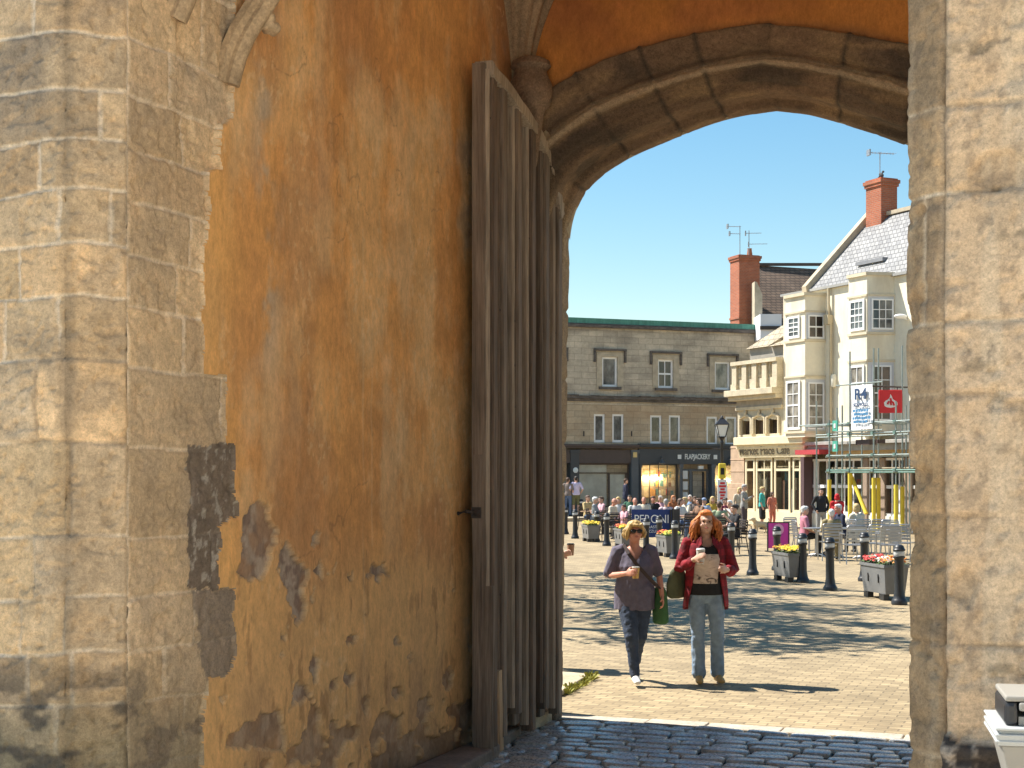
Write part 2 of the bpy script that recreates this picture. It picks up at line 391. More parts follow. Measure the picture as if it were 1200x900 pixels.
scr=sst(.66,.72,fbm(UU*16,ZZ*4,247,4))*sst(2.,1.2,ZZ); c=mixc(c,K(np.array([.30,.16,.07])),scr*.5)
hp=(n3-.5)*.008+(fbm(UU*1.5,ZZ*1.5,231,3)-.5)*.03
# lost plaster
def pz(l,dx,dy): return [wp(dx+x/2,dy+y/2) for x,y in l]
loss=np.zeros(UU.shape)
for pl in ([(112,290),(160,285),(186,332),(180,400),(160,455),(120,470),(97,450),(102,380)],[(205,372),(232,402),(260,425),(257,520),(240,575),(220,545),(207,470),(188,430)],
           [(272,362),(287,350),(290,375),(280,392),(271,384)],[(272,440),(290,412),(296,422),(283,452)],[(270,500),(280,488),(277,515),(268,515)],[(392,442),(418,428),(455,436),(452,448),(425,456),(398,452)],
           [(350,438),(368,430),(370,445),(355,446)],[(300,436),(330,434),(328,441),(303,442)],[(196,618),(203,612),(204,632),(197,634)],[(190,580),(205,572),(208,582),(192,592)],[(150,770),(190,775),(215,830),(210,860),(140,850),(80,830),(110,795)],[(310,800),(335,792),(332,818),(316,830)],[(480,815),(545,800),(550,815),(520,850),(480,850)]):
    q=np.array(pz(pl,230,450)); cx_,cz_=q.mean(0); 
    loss=np.maximum(loss,inpoly(UU+(fbm(UU*11,ZZ*11,301,4)-.5)*.14,ZZ+(fbm(UU*11,ZZ*11,302,4)-.5)*.14,[tuple(p) for p in q])*1.)
lw=fbm(UU*4.5,ZZ*6,311,5); loss=np.maximum(loss,sst(.665,.685,lw+.26*sst(.75,.1,ZZ)-.06*sst(.6,1.2,ZZ)-.35*sst(1.15,1.6,ZZ)))
cl=mixc(K(np.array([.40,.33,.27])),K(np.array([.22,.165,.14])),sst(.42,.62,fbm(UU*16,ZZ*16,317,4))); cl=mixc(cl,K(np.array([.33,.2,.12])),sst(.55,.7,fbm(UU*7,ZZ*7,319,3))*.8)
cl=mixc(cl,K(np.array([.42,.26,.13])),sst(.9,.5,ZZ)*.5)
c=mixc(c,cl,loss*.92); hp=hp-loss*(.020+.018*fbm(UU*18,ZZ*18,323,3))
edge=sst(.05,.5,np.abs(np.gradient(loss)[0])+np.abs(np.gradient(loss)[1])); c=mixc(c,K(np.array([.60,.45,.26])),edge*.35)  # highlight along the rims of the lost plaster, painted into the colour
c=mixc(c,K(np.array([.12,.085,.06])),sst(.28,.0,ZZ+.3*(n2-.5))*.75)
S3=isS[...,None]
HH=np.where(isS,hs,hp+.006); 
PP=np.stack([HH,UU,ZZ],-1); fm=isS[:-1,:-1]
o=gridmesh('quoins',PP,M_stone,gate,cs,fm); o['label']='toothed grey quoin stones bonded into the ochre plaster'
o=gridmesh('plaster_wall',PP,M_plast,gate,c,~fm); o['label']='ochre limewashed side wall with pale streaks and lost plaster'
# ---- right pier
def f_right(A,Z):
    cr=[-.2,.5,1.0,1.42,1.9,2.35,2.62,3.1,3.42,3.9,4.3,4.9,5.5,6.2,7.2]
    E,r1,r2=ashlar(A,Z,cr,41,.5,1.1,forced=(1.0,))
    c=stonecol(A,Z,E,r1,r2,170,False,.5); c=mixc(c,np.array([.60,.44,.29])*np.ones_like(c)*(.78+.44*fbm(A*4,Z*3,171,5))[...,None],(A>1.0)*.72)
    cav=sst(.63,.70,fbm(A*5,Z*6,173,5)+.10*np.exp(-((Z-2.92)/.09)**2)*(A>1.28)+.07*np.exp(-((Z-2.45)/.05)**2)*(A>1.02))
    c=mixc(c,np.array([.30,.22,.14])*np.ones_like(c),cav*.45)
    streak=sst(.56,.7,fbm(A*14,Z*1.0,177,4)); c=mixc(c,np.array([.62,.52,.38])*np.ones_like(c),streak*.35)
    st2=(A<1.0); c=np.where(st2[...,None],c*np.array([.74,.70,.65])*(.75+.5*fbm(A*12,Z*10,197,4))[...,None],c)
    sp=sst(.64,.69,fbm(A*24,Z*20,191,3)); c=mixc(c,np.array([.16,.12,.09])*np.ones_like(c),sp*.35)
    for (a0,zz0,ra_,rz_) in ((1.30,2.92,.10,.055),(1.115,2.46,.09,.035),(1.33,2.70,.05,.02),(1.22,1.33,.10,.03),(1.1,3.63,.16,.03)):
        q=sst(1.1,.5,((A-a0)/ra_)**2+((Z-zz0)/rz_)**2+1.6*(fbm(A*16,Z*16,195,4)-.5)); c=mixc(c,np.array([.15,.12,.075])*np.ones_like(c),q*.55*sst(.4,.6,fbm(A*30,Z*30,199,3)))
    jj=(1-sst(.004,.012,E))*sst(.3,.5,fbm(A*3,Z*3,203,3))*(A>1.0); c=mixc(c,np.array([.30,.22,.14])*np.ones_like(c),jj*.55); c=mixc(c,np.array([.72,.62,.48])*np.ones_like(c),(1-sst(.0,.006,E))*sst(.5,.62,fbm(A*5,Z*5,205,3))*.7)
    # rough dark base stone
    base=(Z<1.03+.09*fbm(A*5,Z*0,179,3)-.25*sst(1.22,1.55,A))&(A>1.0); bb=fbm(A*26,Z*26,181,4)
    c=np.where(base[...,None],mixc(np.array([.05,.04,.034])*np.ones_like(c),np.array([.38,.31,.24])*np.ones_like(c),sst(.48,.66,bb)),c)
    h=stoneh(A,Z,E,r1,170)*.8-jj*.008-cav*.022+(fbm(A*3,Z*3,183,4)-.5)*.05*(A>1.0)+base*.055+base*(bb-.5)*.05
    h-=.02*np.exp(-((A-1.0)/.02)**2)
    return h,c
right_pier=sweep_plan('pier',[(3.615,-4.0),(3.615,-5.26),(3.746,-5.39),(5.4,-5.39)],.011,-.05,6.8,.0115,lambda A,Z:f_right(A-.44,Z),M_stone,gate,.010,9)
# ---- masonry core (behind the carved faces)
mb=MB()
mb.prism([(-7,-5.3),(-.32,-5.3),(-.12,-5.1),(-.12,.74),(-7,.74)],'z',-.1,9)
mb.prism([(3.72,.74),(3.72,-5.15),(3.86,-5.29),(10,-5.29),(10,.74)],'z',-.1,9)
mb.build('masonry',M_mass,gate)
# ---- far arch
Ua=.77
half=[(667.6,286),(670,265),(673.7,249),(686,222.5),(712.5,200),(753,177.6),(794,161),(835,145),(876,134.7),(910,130.7)]
pts=[(ray_l(px,py,'u',Ua)[0],ray_l(px,py,'u',Ua)[2]) for px,py in half]
AX=pts[-1][0]; v0=pts[0][0]
left=[(v0,-.05+4.05*k/30) for k in range(31)]
left=[(v-.07*(1-z/4.0)**1.0,z) for v,z in left if z<pts[0][1]-.05]
curve=left+pts
# smooth resample
def resample(P,step):
    P=[Vector(p) for p in P]; out=[P[0]]; acc=0
    for i in range(1,len(P)):
        a=P[i-1];b=P[i];L=(b-a).length;n=max(1,int(L/step))
        for k in range(1,n+1): out.append(a.lerp(b,k/n))
    return out
def smooth(P,it):
    P=[p.copy() for p in P]
    for _ in range(it):
        Q=[p.copy() for p in P]
        for i in range(1,len(P)-1): Q[i]=P[i]*.5+(P[i-1]+P[i+1])*.25
        P=Q
    return P
hl=smooth(resample(curve,.03),14)
rm=[(ray_l(px,py,'u',Ua)[0],ray_l(px,py,'u',Ua)[2]) for px,py in ((937,132.7),(978,143),(1018.8,155),(1063.7,170.7))]
ml=sorted([(2*AX-p.x,p.y) for p in hl if p.y>4.0]); mv=[q[0] for q in ml]; mz=[q[1] for q in ml]
dl=[0]+[float(np.interp(v,mv,mz))-z for v,z in rm]; dvv=[AX]+[v for v,z in rm]
full=hl+smooth([Vector((2*AX-p.x,p.y-float(np.interp(2*AX-p.x,dvv+[2*AX-v0],dl+[dl[-1]*.9])))) for p in reversed(hl[:-1])],6)
nf=len(full)
nor=[]
for i in range(nf):
    t=(full[min(i+1,nf-1)]-full[max(i-1,0)]).normalized(); nor.append(Vector((-t.y,t.x)))
# apex: averaged normals fan out
arc=[0]
for i in range(1,nf): arc.append(arc[-1]+(full[i]-full[i-1]).length)
arc=np.array(arc); FV=np.array([[p.x,p.y] for p in full]); FN=np.array([[n.x,n.y] for n in nor])
prof=[(0,.77),(-.0,.70),(.0,.62),(.012,.60),(.05,.575),(.055,.56),(.06,.46),(.065,.36),(.075,.335),(.12,.30),(.135,.285),(.14,.25),(.15,.225),(.185,.205),(.215,.195),(.235,.175),(.24,.155),(.238,.135),(.255,.112),(.28,.105),(.300,.118),(.312,.140),(.33,.150),(.345,.125),(.36,.08),(.38,.05),(.41,.03),(.47,.0),(.56,-.03),(.575,-.03),(.585,.0),(.59,.06)]
def dens(pr,st):
    o=[pr[0]]
    for a,b in zip(pr,pr[1:]):
        L=math.dist(a,b); n=max(1,int(L/st))
        for k in range(1,n+1): o.append((a[0]+(b[0]-a[0])*k/n,a[1]+(b[1]-a[1])*k/n))
    return o
pr=np.array(dens(prof,.018))
pl=np.concatenate([[0],np.cumsum(np.linalg.norm(np.diff(pr,axis=0),axis=1))])
RR=pr[:,0][:,None]; PU=pr[:,1][:,None]
S=arc[None,:]*np.ones_like(RR); PL=pl[:,None]*np.ones((1,nf))
mid=arc[len(hl)-1]
# voussoir joints by arc length, measured from the apex
js=[]; rr=random.Random(5); s=mid+.02
while s<arc[-1]: js.append(s); s+=rr.uniform(.34,.62)
s=mid+.02-rr.uniform(.34,.5)
while s>0: js.append(s); s-=rr.uniform(.30,.60)
js=np.array(sorted(js)); kk=np.searchsorted(js,S); ed=np.min(np.abs(S[...,None]+(fbm(S*9,PL*9,401,3)-.5)[...,None]*.03-js),-1)
rv=np.random.RandomState(8).rand(len(js)+2)[kk]
vc=mixc(np.array([.26,.155,.085])*np.ones(S.shape+(3,)),np.array([.16,.105,.065])*np.ones(S.shape+(3,)),rv)
vc=vc*.85*(.65+.7*fbm(S*4,PL*6,403,5))[...,None]
vc=mixc(vc,np.array([.34,.22,.11])*np.ones_like(vc),sst(.5,.7,fbm(S*3,PL*8,405,5))*.55)
vc=mixc(vc,np.array([.035,.028,.022])*np.ones_like(vc),(1-sst(.004,.02,ed))*.8)
vc=mixc(vc,np.array([.05,.038,.028])*np.ones_like(vc),sst(.57,.68,fbm(S*2,PL*3,409,5))*.65)
vc=mixc(vc,np.array([.52,.39,.25])*np.ones_like(vc),sst(.03,.0,np.abs(RR-.285)-.022+0*S)*.75)
lowz=FV[:,1][None]*np.ones_like(RR)
vc=mixc(vc,np.array([.40,.29,.17])*np.ones_like(vc)*(.7+.6*fbm(S*3,PL*9,411,4))[...,None],sst(4.5,4.0,lowz)*.75)
vc=mixc(vc,np.array([.10,.075,.055])*np.ones_like(vc),sst(.9,.2,lowz)*.8)
hh=-(1-sst(.0,.02,ed))*.018+(fbm(S*7,PL*9,407,5)-.5)*.014+(rv-.5)*.005
chip=sst(.62,.72,fbm(S*3.3,PL*5,415,4)); hh-=chip*.010
RRh=RR-hh*1.0
RRh=np.where((lowz<4.0)&(S<mid),np.minimum(RRh,.11),RRh)
flat_=1-.21*np.exp(-((arc-mid)/.85)**2); RRh=np.where(RRh>.06,.06+(RRh-.06)*flat_[None],RRh)
X=FV[:,0][None]+FN[:,0][None]*RRh; Z=FV[:,1][None]+FN[:,1][None]*RRh; Y=PU+0*S+hh*.4
gridmesh('arch',np.stack([X,Y,Z],-1),vcol('arch_stone',.9,.35,30,.7,.012),gate,vc)['label']='moulded brown voussoirs of the far arch with dark joints'
# ---- tympanum of ochre plaster above the arch, with the outside wall face behind it
top=6.9; ro=.575
vs=np.arange(-.02,3.72,.03); 
roa=.06+(ro-.06)*flat_; oc=np.stack([FV[:,0]+FN[:,0]*roa,FV[:,1]+FN[:,1]*roa],1); sel=oc[(FV[:,1]>4.0)]; order=np.argsort(sel[:,0]); zl=np.interp(vs,sel[order,0],sel[order,1])
tt=np.linspace(0,1,60)[:,None]; ZT=zl[None]+(top-zl[None])*tt; VT=vs[None]+0*tt
tc=mixc(np.array([.50,.20,.045])*np.ones(VT.shape+(3,)),np.array([.40,.15,.045])*np.ones(VT.shape+(3,)),sst(.4,.65,fbm(VT*1.3,ZT*1.3,421,5)))
tc=tc*(.8+.4*fbm(VT*5,ZT*5,423,4))[...,None]; tc=mixc(tc,np.array([.22,.11,.05])*np.ones_like(tc),sst(.10,.0,ZT-zl[None]+.06*(fbm(VT*6,ZT*6,425,3)-.5))*.7)
gridmesh('tympanum',np.stack([VT,.02+(fbm(VT*2,ZT*2,427,3)-.5)*.03,ZT],-1),M_plast,gate,tc)
mb=MB()
# outside wall around the opening: strips over the arch plus the top
for i in range(len(hl)-12 if False else 0): pass
ocv=[(FV[i,0],FV[i,1]) for i in range(nf) if FV[i,1]>4.0]
for (a,za),(b,zb) in zip(ocv,ocv[1:]):
    mb.add([(a,.76,za),(b,.76,zb),(b,.76,9),(a,.76,9),(a,.08,za+.62),(b,.08,zb+.62),(b,.08,9),(a,.08,9)],[(0,1,2,3),(4,7,6,5),(0,4,5,1)])
mb.box(-.12,v0-.095,.1,.758,-.05,9); mb.box(2*AX-v0-.002,3.75,.1,.758,-.05,9)
mb.build('outer_wall',M_mass,gate,fix=False)
# ---- vault
mb=MB(); n=18
def vz(v): 
    t=(v-1.9)/1.95; return 6.0+1.05*math.sqrt(max(0,1-t*t))
for i in range(n):
    a=-.1+3.95*i/n; b=-.1+3.95*(i+1)/n
    mb.quad((a,-5.3,vz(a)),(b,-5.3,vz(b)),(b,.1,vz(b)),(a,.1,vz(a)))
mb.box(-6.9,9.9,-5.28,.70,7.2,9)
mb.build('vault',M_vault,gate)
mb=MB(); mb.box(3.63,3.74,-4.1,.3,-.05,7.1); mb.build('plaster_wall',mat('bounce_limewash',(.74,.64,.47),.9,.12,2,.2),gate)  # unseen right wall, coloured pale to bounce light onto the left one
# near arch head, high above the frame
mb=MB(); st=[(-.0+3.615*k/24) for k in range(25)]
def nz(v): t=abs(v-1.81)/1.81; return 5.3+1.3*math.sqrt(max(0,1-t**2.2))
for a,b in zip(st,st[1:]):
    mb.add([(a,-5.3,nz(a)),(b,-5.3,nz(b)),(b,-5.3,9),(a,-5.3,9),(a,-4.7,nz(a)),(b,-4.7,nz(b)),(b,-4.7,9),(a,-4.7,9)],[(0,1,2,3),(4,7,6,5),(0,4,5,1)])
mb.build('near_arch',M_mass,gate,fix=False)
# ---- corner conoid with ribs, and its capital
v_,u_,z_=.13,.0,5.1
mb=MB(); nseg=26; nz_=26
conP=[]
def con_r(z): t=max(0,(z-5.2)/1.6); return .10+.95*t**1.7
zz=np.linspace(5.0,6.85,50); an=np.linspace(-math.pi*.52,.06,64)
AN,ZC=np.meshgrid(an,zz); RC=.10+.95*np.clip((ZC-5.2)/1.6,0,9)**1.7
ribs=[-1.55,-1.2,-.85,-.5,-.12]; rb=np.zeros_like(AN)
for a in ribs: rb=np.maximum(rb,np.clip(1-np.abs(AN-a)*RC/.055,0,1)**.6)
RC2=RC+rb*.055
PC=np.stack([-.02+RC2*np.cos(AN),.04+RC2*np.sin(AN),ZC],-1)
cc=mixc(np.array([.22,.15,.095])*np.ones(AN.shape+(3,)),np.array([.36,.26,.16])*np.ones(AN.shape+(3,)),rb*.9)*(.7+.6*fbm(AN*5,ZC*5,431,4))[...,None]
webm=(AN[:-1,:-1]<9)
gridmesh('fan_vault',PC,vcol('fan_stone',.9,.3,30,.5,.01),gate,cc,webm)
mb=MB()
mb.lathe([(.02,4.42),(.05,4.50),(.075,4.7),(.10,4.86),(.115,4.93),(.15,4.955),(.165,5.0),(.175,5.06),(.17,5.13),(.14,5.19),(.125,5.24),(.16,5.27),(.15,5.31),(.09,5.34)],22)
ob=mb.build('capital',mat('capital_stone',(.23,.155,.10),.9,.35,9,.7,40,.02,var2=.3),gate,smooth=50,loc=(.16,-.10,0))
# ---- near vault rib springing on the left wall
def rib(name,path,w,d,mat_):
    mb=MB(); P=smooth(resample([Vector(p) for p in path],.05),6)
    prof2=[(-w,0),(-w,.35*d),(-.55*w,.5*d),(-.62*w,.72*d),(-.3*w,.95*d),(0,1.0*d),(.3*w,.95*d),(.62*w,.72*d),(.55*w,.5*d),(w,.35*d),(w,0)]
    k=len(prof2); vs=[];fs=[]
    for i,p in enumerate(P):
        t=(P[min(i+1,len(P)-1)]-P[max(i-1,0)]).normalized(); side=Vector((0,1,0)); side=(side-t*side.dot(t)).normalized(); out=side.cross(t).normalized()
        if out.x<0: out=-out
        j=mnoise.noise(p*9)*.006
        vs+=[p+side*(a+j)+out*(b+j) for a,b in prof2]
    for i in range(len(P)-1):
        for q in range(k-1): fs.append((i*k+q,i*k+q+1,(i+1)*k+q+1,(i+1)*k+q))
    fs.append(tuple(range(k))); fs.append(tuple((len(P)-1)*k+q for q in range(k))); mb.add(vs,fs)
    return mb.build(name,mat_,gate,smooth=45)
M_rib=mat('rib_stone',(.40,.29,.175),.9,.3,8,.6,40,.015,var2=.25)
u1,z1=wp(271,78); 
rib('vault_rib',[(-.07,u1-.01,z1-.08),(-.045,u1-.005,z1+.02),(-.02,u1+.012,z1+.12),(.02,u1+.045,z1+.23),(.075,u1+.095,z1+.36),(.15,u1+.16,z1+.52),(.35,u1+.25,z1+.85),(.8,u1+.5,z1+1.4)],.075,.12,M_rib)
u2,z2=wp(207,2)
rib('vault_rib',[(-.08,u2,z2-.05),(-.04,u2+.0,z2+.03),(.06,u2+.03,z2+.25),(.25,u2+.02,z2+.6),(.7,u2,z2+1.1),(1.3,u2,z2+1.5)],.085,.14,M_rib)
mb=MB()
for _ in range(9): mb.ell((.15+random.uniform(-.03,.03),u1+.155+random.uniform(-.045,.045),z1+.255+random.uniform(-.035,.03)),(random.uniform(.022,.04),random.uniform(.025,.045),random.uniform(.02,.035)),8,6)
remesh(mb.build('carved_boss',M_rib,gate),.008,2)
# stone step at the wall foot
mb=MB()
mb.prism([(.0,-3.6),(.0,-.1),(.10,-.15),(.16,-.75),(.25,-1.0),(.32,-1.9),(.30,-3.6)],'z',-.05,.085)
mb.build('wall_step',mat('step_stone',(.19,.155,.125),.85,.3,5,.5,30,.01,var2=.2),gate,bev=.02)

# ---- the open gate leaf
PH=R(19.6); LH=Vector((.355,12.40,0)); LD=Vector((-math.sin(PH),-math.cos(PH),0)); LN=Vector((math.cos(PH),-math.sin(PH),0)); LL=1.665
Minv=Matrix.Translation(-GO); Rm=Matrix.Rotation(TH,4,'Z')
def leafM():
    X=Rm@LD.to_4d().to_3d() if False else (Rm.to_3x3()@LD); Y=(Rm.to_3x3()@LN); o=Rm.to_3x3()@(LH-GO)
    return Matrix(((X.x,Y.x,0,o.x),(X.y,Y.y,0,o.y),(0,0,1,0),(0,0,0,1)))
def leaf_sz(px,py):
    k=(px-CX)/F; s=(LH.x-k*LH.y)/(-LD.x+k*LD.y) if False else (k*LH.y-LH.x)/(LD.x-k*LD.y)
    d=LH.y+LD.y*s; return s,H+(CY-py)/F*d
tp=[(549.5,62),(559,63.5),(571.5,80),(586,96),(603,121),(620,145),(635,176),(645,208),(650,250)]
tpz=sorted([leaf_sz(*p) for p in tp])
def ztop(s): return float(np.interp(s,[p[0] for p in tpz],[p[1] for p in tpz]))
def woodmat(name,c1,c2,seed=0):
    N=NT(name); v=N.map((26,26,1.1)); f=N.noise(v,1.,6,.65,.4); v2=N.map((90,90,3)); f2=N.noise(v2,1.,4,.6); f3=N.noise(N.map((2,2,1)),1.5,4)
    c=N.mix(c1,c2,N.ramp(f,[(.35,g3(0)),(.65,g3(1))])); c=N.mix(c,N.ramp(f2,[(.3,g3(.62)),(.6,g3(1.1))]),1.,'MULTIPLY'); c=N.mix(c,N.ramp(f3,[(.3,g3(.75)),(.7,g3(1.2))]),1.,'MULTIPLY')
    N.base(c); N.bump(N.math('ADD',f,f2),.6,.006); N.set(Roughness=.8); return N.m
W1=woodmat('weathered_oak',(.15,.108,.077),(.26,.195,.142)); W2=woodmat('pale_oak',(.33,.26,.19),(.47,.385,.295)); W3=woodmat('dark_oak',(.10,.068,.048),(.21,.145,.10)); W4=woodmat('raw_oak',(.42,.26,.14),(.5,.36,.22))
M_iron=mat('rusty_iron',(.05,.038,.032),.7,.3,30,.3)
LM=leafM()
leaf=MB()
def plank(mb,s0,s1,y0,y1,z0,zt,mi=0,lean=0,nsub=26,wob=.004,seed=0):
    """a vertical timber with a slightly wavering surface; zt(s) gives its head"""
    vs=[];fs=[]; k=8
    for i in range(nsub+1):
        t=i/nsub; row=[]
        for (a,b) in ((s0,y0),(s0,y1-.012),(s0+.012,y1),(s1-.012,y1),(s1,y1-.012),(s1,y0)):
            z=z0+(zt(a)-z0)*t; w=mnoise.noise(Vector((a*7+seed,b*9,z*1.3)))*wob; w2=mnoise.noise(Vector((a*5,b*7+seed,z*2.1+9)))*wob
            row.append((a+w+lean*(1-t),b+w2,z))
        vs+=row
    n=6
    for i in range(nsub):
        for q in range(n): fs.append((i*n+q,i*n+(q+1)%n,(i+1)*n+(q+1)%n,(i+1)*n+q))
    fs.append(tuple(range(n))); fs.append(tuple(nsub*n+q for q in range(n)))
    mb.add(vs,fs,mi)
def put(mb,name,mats,parent,smooth=30):
    mb.v=[tuple(LM@Vector(v)) for v in mb.v]; return mb.build(name,mats,parent,smooth=smooth)
rr=random.Random(4)
# backing boards
edges=np.linspace(.03,LL-.02,11)
for a,b in zip(edges,edges[1:]): plank(leaf,a+.003,b-.003,-.05,-.01+rr.uniform(-.004,.004),.09+rr.uniform(0,.20),lambda s:ztop(s)-.03,rr.choice([0,0,1]),seed=rr.random()*20)
door=put(leaf,'door',[W1,W3],gate); door['label']='tall weathered oak gate leaf standing open, ragged at the foot'
ribs_=[(.02,.13),(.36,.46),(.70,.80),(1.03,1.13),(1.36,1.46),(1.575,1.665)]
for i,(a,b) in enumerate(ribs_):
    m=MB(); z0=[.05,.14,.02,.20,.08,.0][i]+.04
    plank(m,a,b,-.01,.075,z0,lambda s:ztop(s)-.05,0,0,seed=i*3.3,wob=.006); put(m,'muntin',[[W1,W1,W3,W1,W1,W3][i]],door)
    m=MB(); plank(m,b+.002,b+.040,-.01,.052,z0+.05,lambda s:ztop(s)-.06,0,seed=i*7.1); put(m,'fillet',[[W2,W1,W2,W2,W1,W2][i]],door)
    m=MB(); plank(m,a-.052,a-.002,-.01,.022,z0+.07,lambda s:ztop(s)-.06,0,seed=i*5.1); put(m,'fillet',[W3],door)
# near edge stile (thickness seen end on)
m=MB(); plank(m,LL+.0,LL+.055,-.07,.03,.10,lambda s:ztop(s)-.02,0,seed=50,wob=.008); put(m,'stile',[W1],door)
m=MB(); plank(m,LL+.001,LL+.070,-.055,-.0,.0,lambda s:2.2,0,seed=55,wob=.01); put(m,'stile',[W1],door)
m=MB(); plank(m,LL+.002,LL+.05,-.02,.09,-.0+.03,lambda s:1.25,0,lean=.03,seed=57,wob=.012); put(m,'repair_board',[W1],door)
m=MB(); plank(m,1.47,1.56,.02,.068,.02,lambda s:.62,0,lean=-.05,seed=58,wob=.012); put(m,'repair_board',[W4],door)
# curved head rail
m=MB(); ss=np.linspace(.0,LL+.03,44); vs=[];fs=[]
for s in ss:
    zt=ztop(s); e=.02; dz=(ztop(min(s+e,LL))-ztop(max(s-e,0)))/(2*e); nn=Vector((-dz,1)).normalized()
    j=mnoise.noise(Vector((s*6,3,1)))*.012
    for (dn,y) in ((0,-.06),(0,.075),(-.02,.09),(-.10,.085),(-.11,.0),(-.11,-.06)): vs.append((s+nn.x*(dn+j),y,zt+nn.y*(dn+j)))
for i in range(len(ss)-1):
    for q in range(6): fs.append((i*6+q,i*6+(q+1)%6,(i+1)*6+(q+1)%6,(i+1)*6+q))
fs+= [tuple(range(6)),tuple((len(ss)-1)*6+q for q in range(6))]; m.add(vs,fs); put(m,'head_rail',[W2],door)
m=MB()
for i,(a,b) in enumerate(ribs_):
    for z in np.arange(.5,4.6,.34):
        z=z+rr.uniform(-.05,.05)
        if z<ztop(b)-.2:
            m.ell((b+.026,.028,z),(.012,.008,.012),8,6); 
            if rr.random()<.6: m.ell((b+.002,.045,z+.03),(.008,.01,.012),8,6)
put(m,'nail_heads',[M_iron],door,60)
m=MB(); m.tube([(LL+.06,-.04,1.78),(LL+.10,-.10,1.79),(LL+.10,-.16,1.775),(LL+.07,-.20,1.77)],.014,8); m.box(LL+.055,LL+.075,-.07,-.0,1.74,1.82); m.ell((LL+.085,-.02,1.78),(.02,.03,.022),8,6); put(m,'iron_hook',[M_iron],door,50)
# ================================================================== GROUND
gs=MB(); gs.quad((-400,-200,-.06),(400,-200,-.06),(400,900,-.06),(-400,900,-.06)); g=gs.build('ground',mat('town_ground',(.22,.2,.17),.9,.2,.3,0)); tag(g,kind='structure')
def pavemat():
    N=brickmat('square_pavers',(.395,.298,.168),(.255,.19,.105),(.205,.155,.09),.19,.105,.008,.85,'xy',.8,.24,.5,((.20,.145,.08),.9,1.,.55),.5)
    return N
sq=MB(); a=gl(-40,.87); b=gl(40,.87)
M_pave=pavemat()
# square: one sheet from the gate to beyond the houses, in the gate's own rotation
sqo=bpy.data.objects.new('tmp',None)
nu,nv=150,90
uu=np.concatenate([np.arange(.95,26,.16),np.linspace(26,95,60)]); vv=np.concatenate([np.linspace(-45,-3,20),np.arange(-2.8,14,.22),np.linspace(14.2,60,20)])
UG,VG=np.meshgrid(uu,vv,indexing='ij'); hz=(fbm(UG*.9,VG*.35,501,4)-.5)*.035*np.clip((UG-.95)/3,0,1)
sqm=gridmesh('square_paving',np.stack([VG,UG,hz-.004],-1),M_pave); sqm.location=GO; sqm.rotation_euler=(0,0,-TH); tag(sqm,kind='structure')
# threshold strip and cobbles
th=MB()
rr=random.Random(3); x=-1.2
while x<5:
    l=rr.uniform(.5,.95); th.box(x,x+l-.012,.70,.94,-.08,.012+rr.uniform(-.004,.004)); x+=l
t_=th.build('threshold_strip',mat('threshold_stone',(.42,.36,.28),.85,.25,6,.4,40,.008,var2=.2),loc=GO,bev=.01); t_.rotation_euler=(0,0,-TH); tag(t_,kind='structure')
# setts
def setts(u0,u1,v0,v1,seed):
    rr=random.Random(seed); mb=MB(); u=u0
    while u<u1:
        h=rr.uniform(.15,.21); v=v0-rr.uniform(0,.2)
        while v<v1:
            l=rr.uniform(.20,.42); g=.011; n=4
            P=[]; z0=rr.uniform(-.008,.008); tx=rr.uniform(-.03,.03); ty=rr.uniform(-.05,.03); jit=lambda:rr.uniform(-.008,.008)
            cor=[(v+g+jit(),u+g+jit()),(v+l-g+jit(),u+g+jit()),(v+l-g+jit(),u+h-g+jit()),(v+g+jit(),u+h-g+jit())]
            cx=sum(p[0] for p in cor)/4; cy=sum(p[1] for p in cor)/4
            def ringp(sc,z): 
                out=[]
                for i in range(4):
                    a=Vector(cor[i]);b=Vector(cor[(i+1)%4])
                    for t in (.14,.5,.86):
                        p=a.lerp(b,t); k=1.0 if t!=.5 else 1.02
                        q=Vector((cx,cy))+(p-Vector((cx,cy)))*sc*k; out.append((q.x,q.y,z+z0+(q.x-cx)*tx+(q.y-cy)*ty))
                return out
            vs=ringp(1,-.05)+ringp(.985,-.004)+ringp(.93,.006)+ringp(.78,.010)+[(cx,cy,.0115+z0)]
            fs=[]
            for r_ in range(3):
                for k in range(12): fs.append((r_*12+k,r_*12+(k+1)%12,(r_+1)*12+(k+1)%12,(r_+1)*12+k))
            for k in range(12): fs.append((36+k,36+(k+1)%12,48))
            mb.add(vs,fs); v+=l
        u+=h
    return mb
N=NT('wet_setts'); f=N.noise(N.map(),5,5,.6); f2=N.noise(N.map(),45,4,.6)
c=N.mix((.36,.335,.30),(.50,.47,.42),N.ramp(f,[(.35,g3(0)),(.65,g3(1))])); c=N.mix(c,N.ramp(f2,[(.3,g3(.7)),(.7,g3(1.25))]),1.,'MULTIPLY'); N.base(c); N.bump(f2,.25,.004)
N.b.inputs['Specular IOR Level'].default_value=1.; N.l(N.ramp(f2,[(.3,g3(.18)),(.7,g3(.38))]),N.b.inputs['Roughness'])
so=setts(-6.2,.69,-.1,3.75,5).build('cobbled_passage',N.m,loc=GO,smooth=60,fix=False); so.rotation_euler=(0,0,-TH); tag(so,kind='structure')
jb=MB(); jb.quad((-.2,-6.3,-.022),(3.8,-6.3,-.022),(3.8,.72,-.022),(-.2,.72,-.022)); jo=jb.build('cobble_bed',mat('joint_mud',(.028,.024,.02),.95,.4,20,.4),loc=GO); jo.rotation_euler=(0,0,-TH); tag(jo,kind='structure')
